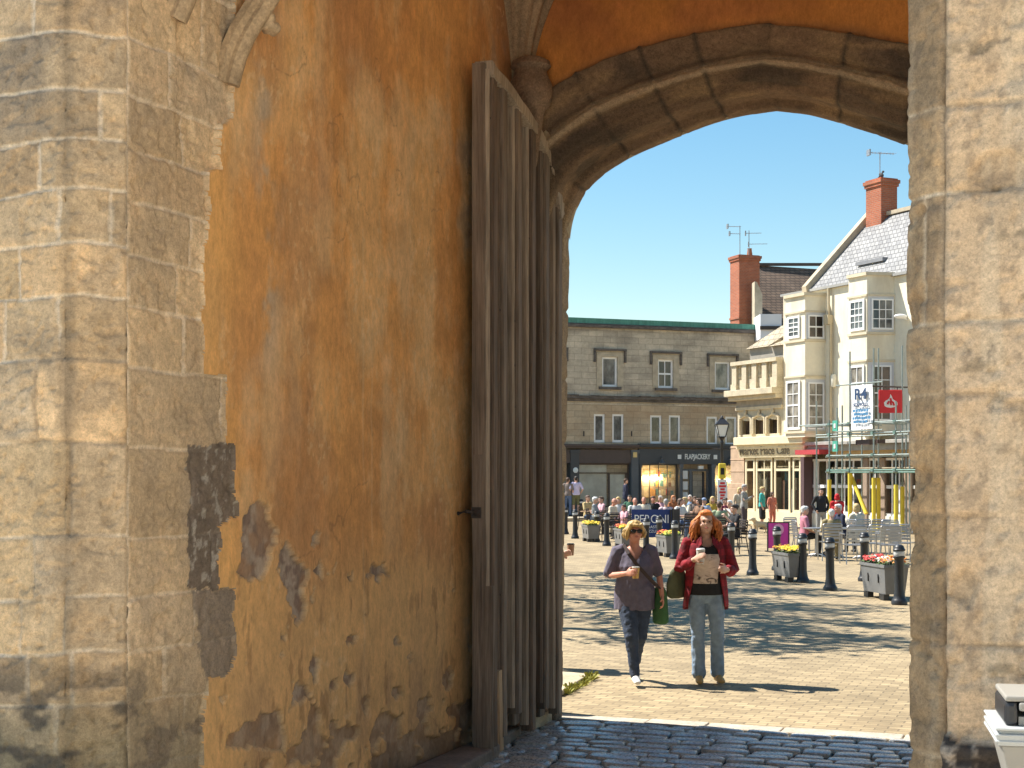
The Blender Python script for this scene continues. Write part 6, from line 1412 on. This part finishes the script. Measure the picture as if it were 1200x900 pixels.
for px,d,rz,lab in ((806,46.3,200,'empty dark chair just left of the red hair'),(866,41,120,'empty dark chair right of the patterned black top'),(688.5,56,40,'dark chair under the straw-coloured top'),(738,57,-20,'dark chair under the bottle green top'),(789,56,20,'dark chair under the rust orange top'),(808.5,57,-15,'dark chair under the sky blue top'),(819.5,49,-60,'dark chair under the brown top'),(835,53,10,'dark chair under the mustard top'),(849.5,50,35,'dark chair under the burgundy top'),(716,46.5,185,'empty dark chair left of the banner')): put_copy(chD,gd(px,d),R(rz),lab)
# seats under the pub diners
for px,d,rz,lab in ((697,52.05,75,'dark chair under the diner in grey at the far left'),(714.5,49.05,60,'dark chair under the bald diner in cream'),(744,50.1,10,'dark chair behind the first letters of the banner'),(780.5,47.45,170,'dark chair at the right end of the banner'),(797,48.3,40,'dark chair under the white top right of the banner'),(825,50,150,'dark chair under the diner in the faded cap'),(843,42.9,165,'dark chair with its back to the square under the sage green shirt'),(855.5,45,-40,'dark chair under the diner in white by the lamp post'),(861,38.5,-70,'dark chair under the diner in patterned black'),
    (705,53,-70,'dark chair under the diner in dusty pink'),(724.5,52,0,'dark chair under the blond diner in white'),(814,53,5,'dark chair under the long-haired brunette'),(731.5,48,-60,'dark chair under the small sunburnt diner'),(754.5,52,-5,'dark chair under the grey-haired diner in cream'),(765.5,54,0,'dark chair under the diner in black behind the banner'),(774,55,-30,'dark chair farthest behind the banner'),(803,51,-50,'dark chair under the diner in a cream blouse')):
    put_copy(chD,gd(px,d),R(rz),lab)
# ---- the dog
dg_=thing('dog','small cream shaggy dog standing near the pink board','dog',gd(891.5,53.3),R(-65)); m=MB()
m.limb([(0,.24,.30),(0,.1,.29),(0,-.1,.30),(0,-.22,.33)],[.085,.10,.115,.10],12); m.limb([(0,-.2,.36),(0,-.30,.46)],[.075,.07],10); m.ell((0,-.34,.50),(.075,.085,.075)); m.limb([(0,-.38,.48),(0,-.47,.46)],[.05,.032],10); m.limb([(0,.28,.34),(0,.36,.44),(0,.33,.52)],[.03,.03,.02],8)
for s in (-1,1):
    m.limb([(s*.065,-.2,.28),(s*.07,-.19,.15),(s*.07,-.21,.03),(s*.07,-.24,.02)],[.05,.038,.03,.03],8); m.limb([(s*.07,.22,.28),(s*.08,.17,.20),(s*.08,.27,.13),(s*.08,.25,.03),(s*.08,.21,.02)],[.065,.05,.034,.03,.03],8); m.ell((s*.075,-.31,.50),(.025,.04,.06))
db=m.build('body',mat('cream_fur',(.56,.46,.31),.95,.2,30,.6,80,.01),dg_); remesh(db,.014,1); m=MB(); m.ell((0,-.50,.465),(.016,.014,.013),8,6); m.build('nose',M_blackp,dg_)
# ================================================================== THE TWO WOMEN AND WHAT THEY HOLD
def wrinkle(o,amp,sc,seed,zs=1.):
    me=o.data; n=len(me.vertices); co=np.empty(n*3,np.float32); me.vertices.foreach_get('co',co); co=co.reshape(-1,3)
    no=np.empty(n*3,np.float32); me.vertices.foreach_get('normal',no); no=no.reshape(-1,3)
    d=np.array([mnoise.fractal(Vector((c[0]*sc+seed,c[1]*sc,c[2]*sc*zs)),.8,2.2,3) for c in co]); d=np.clip(d,-1,1)
    co+=no*(d*amp)[:,None]; me.vertices.foreach_set('co',co.ravel()); me.update()
def child(t,n): return [c for c in t.children if c.name.split('.')[0]==n]
Tun=cloth('slate_purple',(.115,.10,.14),.18,20); JeanD=cloth('dark_denim',(.035,.05,.085),.35,16); JeanL=cloth('light_denim',(.20,.27,.36),.25,16)
w1=person('blond woman in sunglasses, slate tunic and dark jeans, walking with an iced drink',gp(743.5,800),0,h=1.60,pose='walk',skin='pink',top=Tun,bot=JeanD,hair=None,wide=1.22,vox=.0085,sleeve=.46,shoe=M_shoeW,yaw=8,pitch=4,toplen=.77,neck=(1.275,1.5),group='two women walking towards the arch',
   armsP=[((.262,.03,1.13),(.285,-.05,.915)),((-.285,-.03,1.12),(-.105,-.27,1.165))],legs=[((.055,-.03,.49),(.035,.27,.18),(.035,.19,.03)),((-.045,-.17,.50),(-.012,-.22,.10),(.0,-.36,.055))])
S1=1.60/1.7
for o in child(w1,'shirt'): wrinkle(o,.010,9,3,.5)
for o in child(w1,'trousers'): wrinkle(o,.007,16,5,1.2)
hc=V((0,-.02,1.585)); Rm=(Matrix.Rotation(R(8),3,'Z')@Matrix.Rotation(R(-4),3,'X'))
def hairblobs(name,mt,t,S,main,locks,vox,amp,sc):
    m=MB()
    for o,r in main: m.ell(hc+Rm@V(o),r,M=Rm.to_4x4())
    for pts,rd in locks: m.limb([hc+Rm@V(p) for p in pts],rd,n=8)
    o=m.build(name,mt,t); remesh(o,vox,0 if len(locks)>20 else 1); wrinkle(o,amp,sc,1.7,.35); o.data.transform(Matrix.Scale(S,4)); return o
def hairmat(name,c1,c2):
    N=NT(name); f=N.noise(N.map((70,70,14)),1.,4,.6,.6); f2=N.noise(N.map(),9,3); c=N.mix(c1,c2,N.ramp(f,[(.35,g3(0)),(.65,g3(1))])); c=N.mix(c,N.ramp(f2,[(.3,g3(.6)),(.7,g3(1.2))]),1.,'MULTIPLY'); N.base(c); N.bump(f,.6,.006); N.set(Roughness=.5); return N.m
Hblond=hairmat('golden_hair',(.42,.25,.08),(.66,.45,.18)); Hred=hairmat('copper_hair',(.42,.10,.018),(.72,.24,.05))
hairblobs('hair',Hblond,w1,S1,[((0,.022,.036),(.086,.096,.092)),((0,-.035,.080),(.070,.060,.044)),((0,.075,-.02),(.07,.05,.07))],
  [([(-.05,-.085,.075),(-.078,-.055,.02),(-.088,-.01,-.05),(-.082,.02,-.085)],[.022,.024,.026,.012]),([(.05,-.085,.075),(.078,-.05,.02),(.084,.0,-.03),(.08,.03,-.06)],[.020,.022,.020,.012]),([(0,.10,.05),(0,.14,.02),(0,.13,-.05)],[.03,.035,.015]),([(-.03,-.095,.065),(.01,-.098,.062),(.05,-.085,.05)],[.016,.018,.016])],.007,.006,22)
def inhead(mb,S,M2=None): mb.v=[tuple((hc+Rm@V(v))*S) for v in mb.v]; return mb
m=MB()
for q in (-1,1): m.ell((q*.033,-.096,.004),(.031,.010,.021)); m.tube([(q*.062,-.088,.010),(q*.084,.0,.008)],.005,6)
m.tube([(-.012,-.108,.010),(.012,-.108,.010)],.005,6); inhead(m,S1).build('sunglasses',M_blackp,w1,smooth=60)
m=MB(); m.tube([(x*S1,y*S1,z*S1) for x,y,z in ((-.165,-.225,1.155),(-.150,-.208,1.128),(-.135,-.225,1.135),(-.145,-.245,1.162),(-.165,-.225,1.155))],.007,6); m.build('wrist_strap',M_blackp,w1)
# neckline and pale facing of the tunic
# ---- cup
def cup(label,p,r0,r1,hh,mt,lid=None,group='drinks in hand'):
    t=thing('drink_cup',label,'cup',p,0,group); m=MB(); m.lathe([(r0*.9,0),(r0,.002),(r1,hh*.9),(r1*.985,hh*.9)],18); m.build('cup',mt,t,smooth=40)
    m=MB(); m.lathe([(r1*1.05,hh*.9+.001),(r1*1.06,hh*.93),(r1*.93,hh*.94),(r1*.90,hh),(.003,hh*.995)],18); m.build('lid',lid or M_ban,t,smooth=40); return t
W1o=gp(743.5,800); W2o=gp(827,799.5)
def on1(x,y,z): return W1o+V((x,y,z))*S1
cup('clear tumbler of amber iced drink in the blond woman\'s hand',on1(-.012,-.285,1.115),.031,.041,.115,mat('iced_amber',(.55,.34,.11),.2,.35,30,.1),mat('clear_lid',(.6,.58,.52),.2,.1,9,0))
gb=thing('green_bag','bright green shoulder bag on the hip of the blond woman','bag',on1(.275,.02,.62),R(-25)); M_grn=cloth('bag_green',(.05,.13,.05),.2,9)
m=MB(); m.limb([(0,0,.02),(0,0,.16),(0,-.0,.32),(-.02,0,.38)],[(.085,.05),(.080,.055),(.06,.04),(.035,.02)],n=18); bg=m.build('body',M_grn,gb); remesh(bg,.010,2); wrinkle(bg,.006,10,8)
strap=[on1(*q)-gb.location for q in ((.275,.0,.98),(.23,-.115,1.02),(.13,-.160,1.12),(.02,-.165,1.24),(-.07,-.135,1.36),(-.115,-.05,1.452),(-.12,.04,1.448),(-.05,.13,1.30),(.10,.16,1.12),(.23,.09,1.02),(.275,.03,.98))]
Rz=Matrix.Rotation(R(25),3,'Z'); m=MB()
for a,b in zip(strap,strap[1:]): m.bar(Rz@a,Rz@b,.034,.010,up=(0,-1,.3))
m.build('strap',cloth('strap_dark',(.05,.035,.035)),gb)
m=MB(); m.ell((Rz@strap[0]),(.02,.02,.02)); m.build('buckle',mat('brass_buckle',(.6,.42,.15),.3,.1,9,0,metal=.8),gb)
# ---- woman in red
T2=cloth('tee_black',(.012,.012,.014),.2,20)
w2=person('red-haired woman in an open red check shirt and pale jeans, carrying a takeaway cup',W2o,0,h=1.70,pose='stand',skin='pale',top=T2,bot=JeanL,hair=None,wide=1.04,vox=.0085,sleeve=.2,shoe=M_shoeT,yaw=-3,pitch=2,toplen=.87,neck=(1.345,9),flare=.020,group='two women walking towards the arch',
   armsP=[((.275,-.02,1.11),(.165,-.27,1.13)),((-.265,-.03,1.12),(-.135,-.25,1.235))],legs=[((.105,-.06,.49),(.115,-.02,.09),(.135,-.17,.035)),((-.085,-.05,.49),(-.075,-.06,.085),(-.085,-.21,.035))])
S2=1.
for o in child(w2,'trousers'): wrinkle(o,.008,13,15,1.1)
Rm=(Matrix.Rotation(R(-3),3,'Z')@Matrix.Rotation(R(-2),3,'X'))
def curls(t,parent,S,seed,n,drop,wid,mt,r0=.0095,wave=.014,front=.062):
    rr=random.Random(seed); m=MB()
    for k in range(n):
        a=rr.uniform(-.18,1.18)*math.pi; cx_,sy=math.cos(a),math.sin(a)
        top=rr.uniform(.2,1.); p0=V((.070*cx_*top,.02+.082*sy*top-.02*(1-top),.112-.085*top**2)); s_=1 if cx_>0 else -1
        if sy<.0 and abs(cx_)<.80: continue
        L=drop*rr.uniform(.45,1.); w=wid*rr.uniform(.4,1.); pts=[p0+V((0,0,.012))]; ph=rr.uniform(0,6.3); fq=rr.uniform(5.,8.)
        q1=V(((.086+.02*rr.random())*cx_,.018+.094*sy,.03))
        for i in range(1,9):
            u=i/8; base=p0.lerp(q1,min(1,u*3)) if u<.34 else V((q1.x+s_*w*math.sin(min(1,(u-.33)*1.5)*2.2)*abs(cx_)**.6,q1.y+.03*(u-.33)*sy,.03-L*(u-.33)/.67))
            am=wave*min(1,u*2); pts.append(base+V((math.sin(ph+fq*u*1.4)*am,math.cos(ph+fq*u*1.4)*am,0)))
        if any(p.y<-front and abs(p.x)<.058 for p in pts): continue
        m.limb([(hc+Rm@p)*S for p in pts],[r0*.7,r0,r0*1.1,r0*1.15,r0*1.1,r0,r0*.9,r0*.7,r0*.35],n=6)
    return m.build('curls',mt,parent,smooth=60)
ho=hairblobs('hair',Hred,w2,1.,[((0,.032,.038),(.086,.094,.092)),((0,-.03,.088),(.062,.052,.036)),((0,.07,-.06),(.070,.045,.10)),((.07,.03,-.04),(.022,.045,.08)),((-.07,.03,-.04),(.022,.045,.08))],[],.0075,.006,30)
curls(w2,ho,1.,31,420,.24,.055,Hred)
for o in child(w2,'shirt'):
    bm=bmesh.new(); bm.from_mesh(o.data); bmesh.ops.delete(bm,geom=[v for v in bm.verts if abs(v.co.x)>.128 and v.co.z>1.15],context='VERTS'); bm.to_mesh(o.data); bm.free()
m=MB()
for q in (-1,1):
    m.tube([(q*.033+.024*math.cos(a),-.099+.004*abs(math.cos(a)),.002+.018*math.sin(a)) for a in np.linspace(0,2*math.pi,15)],.0022,5); m.tube([(q*.056,-.093,.006),(q*.082,-.0,.004)],.003,5)
m.tube([(-.010,-.100,.006),(.010,-.100,.006)],.003,5); inhead(m,1.).build('glasses',mat('bronze_wire',(.30,.17,.09),.4,.1,9,0,metal=.5),w2)
Rm_=Rm; Rm=(Matrix.Rotation(R(8),3,'Z')@Matrix.Rotation(R(-4),3,'X')); curls(w1,child(w1,'hair')[0],S1,77,200,.10,.02,Hblond,.0065,.008); Rm=Rm_
# T-shirt picture
rows=[]
for z in np.linspace(.985,1.275,20):
    t_=np.interp(z,[.98,1.10,1.22,1.33],[.166,.158,.172,.176]); d_=np.interp(z,[.98,1.10,1.22,1.33],[.125,.117,.128,.108]); c_=np.interp(z,[1.10,1.22,1.33],[-.005,-.012,0.])
    sk_=(z-1.13)*.10
    rows.append([(x+sk_,c_-d_*math.sqrt(max(0,1-((x+sk_)/t_)**2))-.011,z) for x in np.linspace(-.125,.115,18)])
NP=NT('shirt_picture'); f=NP.noise(NP.map((9,1,16)),1.,4,.6,1.5); f2=NP.noise(NP.map((5,1,4)),1.,2); cc_=NP.ramp(f,[(.36,(.10,.075,.06)),(.43,(.50,.40,.33)),(.6,(.60,.50,.42))]); NP.base(NP.mix(cc_,NP.ramp(f2,[(.3,g3(.85)),(.7,g3(1.1))]),1.,'MULTIPLY')); NP.set(Roughness=.85)
gridmesh('shirt_print',np.array(rows),NP.m,w2)
# open shirt-jacket
NJ=NT('red_check'); sp=NJ.n('ShaderNodeSeparateXYZ'); NJ.l(NJ.tc.outputs['Object'],sp.inputs[0])
def stripes(ax,fr): 
    w_=NJ.math('SINE',NJ.math('MULTIPLY',NJ.math('ADD',sp.outputs[ax],sp.outputs[1]) if ax==0 else sp.outputs[ax],fr)); return NJ.ramp(NJ.math('ADD',NJ.math('MULTIPLY',w_,.5),.5),[(.60,g3(0)),(.68,g3(1))])
a_=stripes(0,62.); b_=stripes(2,62.); c1=NJ.mix((.26,.010,.020),(.06,.005,.011),NJ.mix(a_,g3(0),.55)); c2=NJ.mix(c1,(.05,.006,.01),NJ.mix(b_,g3(0),.55)); nf=NJ.noise(NJ.map(),40,4); NJ.base(NJ.mix(c2,NJ.ramp(nf,[(.3,g3(.75)),(.7,g3(1.25))]),1.,'MULTIPLY')); NJ.bump(nf,.4,.004); NJ.set(Roughness=.9)
zs=np.array([.73,.80,.90,1.0,1.10,1.20,1.30,1.37,1.415,1.44]); ra=np.array([.225,.222,.215,.205,.198,.202,.205,.190,.140,.088]); rb=np.array([.165,.162,.160,.155,.148,.155,.145,.125,.100,.082]); gapL=np.array([.95,.92,.85,.78,.72,.66,.58,.50,.52,.55]); gapR=np.array([.88,.86,.80,.74,.70,.66,.58,.50,.52,.55]); bot=np.array([.0]*10)
P_=[]
for i,z in enumerate(zs):
    row=[]
    for k in range(41):
        a=-math.pi/2+gapR[i]+(2*math.pi-gapL[i]-gapR[i])*k/40
        wv=.010*math.sin(a*7+z*9)*(1.44-z)/.7
        zz=z-(.0 if i>2 else (.02*math.sin(a*3)+(.10*max(0,-math.cos(a)) if False else 0)))
        row.append((math.cos(a)*(ra[i]+wv),math.sin(a)*(rb[i]+wv)+.005,zz))
    P_.append(row)
jk=gridmesh('jacket',np.array(P_),NJ.m,w2); md=jk.modifiers.new('s','SOLIDIFY'); md.thickness=.012; md.offset=-1; md=jk.modifiers.new('ss','SUBSURF'); md.levels=md.render_levels=1
sh=[V((.172,.01,1.40)),V((-.172,.01,1.40))]; el=[V((.275,-.02,1.11)),V((-.265,-.03,1.12))]; wr=[V((.165,-.27,1.13)),V((-.135,-.25,1.235))]
for i in (0,1):
    m=MB(); e=el[i].lerp(wr[i],.78); s_=-1 if i==0 else 1
    m.limb([sh[i]+V((s_*.05,0,0)),sh[i]+V((0,0,-.01)),sh[i].lerp(el[i],.45),el[i]+V((0,.01,0)),el[i].lerp(wr[i],.4)+V((0,0,-.01)),e],[.056,.063,.061,.060,.058,.050],n=14)
    o=m.build('sleeve',NJ.m,jk); remesh(o,.009,2); wrinkle(o,.008,14,4+i)
for s_ in (-1,1):
    m=MB(); m.add([(s_*.05,-.085,1.455),(s_*.095,-.10,1.40),(s_*.105,-.155,1.30),(s_*.045,-.128,1.385),(s_*.05,-.095,1.465),(s_*.105,-.115,1.41),(s_*.125,-.168,1.29),(s_*.055,-.148,1.375)],[(0,1,2,3),(4,7,6,5),(0,4,5,1),(1,5,6,2),(2,6,7,3),(3,7,4,0)]); m.build('lapel',NJ.m,jk,bev=.006)
cup('white paper takeaway cup in the red-haired woman\'s hand',W2o+V((-.085,-.275,1.185)),.033,.043,.155,mat('paper_cup',(.55,.53,.48),.6,.08,9,0),M_ban)
ob=thing('olive_bag','olive green shoulder bag behind the arm of the red-haired woman','bag',W2o+V((-.285,.03,.83)),R(35)); m=MB(); m.limb([(0,0,.03),(0,0,.13),(.02,0,.24),(.04,0,.30)],[(.125,.05),(.13,.055),(.10,.04),(.06,.02)],n=18); bg=m.build('body',cloth('bag_olive',(.09,.10,.055),.2,9),ob); remesh(bg,.010,2); wrinkle(bg,.006,10,4)
Ri=Matrix.Rotation(R(-35),3,'Z'); m=MB()
st_=[(-.26,.02,1.10),(-.24,-.02,1.24),(-.185,-.02,1.42),(-.16,.02,1.47),(-.18,.09,1.40),(-.25,.09,1.22),(-.27,.05,1.10)]
for a,b in zip(st_,st_[1:]): m.bar(Ri@(V(a)-V((-.285,.03,.83))),Ri@(V(b)-V((-.285,.03,.83))),.028,.008,up=(-1,0,.3))
m.build('strap',cloth('strap_olive',(.06,.06,.04)),ob)
# ---- figure almost hidden by the jamb
p3=gd(617,15.9); w3=person('person in lilac sleeves, almost hidden behind the stone jamb, holding a drink out',p3,90,h=1.64,pose='stand',top=cloth('lilac_blue',(.30,.30,.55)),bot=cloth('pale_skirt',(.55,.58,.62)),hair=HR('brown',(.09,.05,.03)),hs='bob',vox=.010,sleeve=.9,wide=1.1,armsP=[((.24,-.10,1.15),(.13,-.39,1.24)),((-.235,-.05,1.13),(-.15,-.27,1.10))],group='people near the arch')
cup('brown takeaway cup held out beyond the stone jamb',p3+V((.475,.12,1.19)),.032,.041,.13,mat('kraft_cup',(.34,.19,.11),.7,.1,9,0),M_blackp)
# ================================================================== CAMERA, LIGHT, SKY
cam=bpy.data.objects.new('camera',bpy.data.cameras.new('camera')); COL.objects.link(cam); SC.camera=cam
cam.location=(0,0,H); cam.rotation_euler=(R(90),0,0); cam.data.sensor_width=36; cam.data.lens=F/1200*36; cam.data.shift_y=107/1200; cam.data.clip_end=2000
EL,AZ=R(53.5),R(24)
to=Vector((-math.cos(AZ)*math.cos(EL),math.sin(AZ)*math.cos(EL),math.sin(EL)))
sun=bpy.data.objects.new('sun',bpy.data.lights.new('sun','SUN')); COL.objects.link(sun)
sun.data.energy=SUN_E; sun.data.angle=R(.53); sun.data.color=(1,.955,.87); sun.rotation_euler=to.to_track_quat('Z','Y').to_euler()
w=bpy.data.worlds.new('World'); SC.world=w; w.use_nodes=True; nt=w.node_tree; nt.nodes.clear()
sk=nt.nodes.new('ShaderNodeTexSky'); sk.sky_type='NISHITA'; sk.sun_disc=False; sk.sun_elevation=EL; sk.sun_rotation=math.atan2(to.x,to.y); sk.altitude=0; sk.air_density=1.2; sk.dust_density=0; sk.ozone_density=.5
bg=nt.nodes.new('ShaderNodeBackground'); bg.inputs[1].default_value=SKY_S; ou=nt.nodes.new('ShaderNodeOutputWorld'); hs=nt.nodes.new('ShaderNodeHueSaturation'); hs.inputs['Saturation'].default_value=1.36; hs.inputs['Hue'].default_value=.493; nt.links.new(sk.outputs[0],hs.inputs['Color']); nt.links.new(hs.outputs[0],bg.inputs[0]); nt.links.new(bg.outputs[0],ou.inputs[0])
vs=SC.view_settings; vs.view_transform='Standard'; vs.look='None'; vs.gamma=1; vs.exposure=EXPO; vs.use_curve_mapping=False
cy=SC.cycles; cy.use_denoising=True; cy.max_bounces=10; cy.diffuse_bounces=6; cy.glossy_bounces=4; cy.transparent_max_bounces=12; cy.sample_clamp_indirect=6; cy.use_adaptive_sampling=True; cy.adaptive_threshold=.015
try: cy.denoiser='OPENIMAGEDENOISE'; cy.denoising_input_passes='RGB_ALBEDO_NORMAL'
except Exception: pass
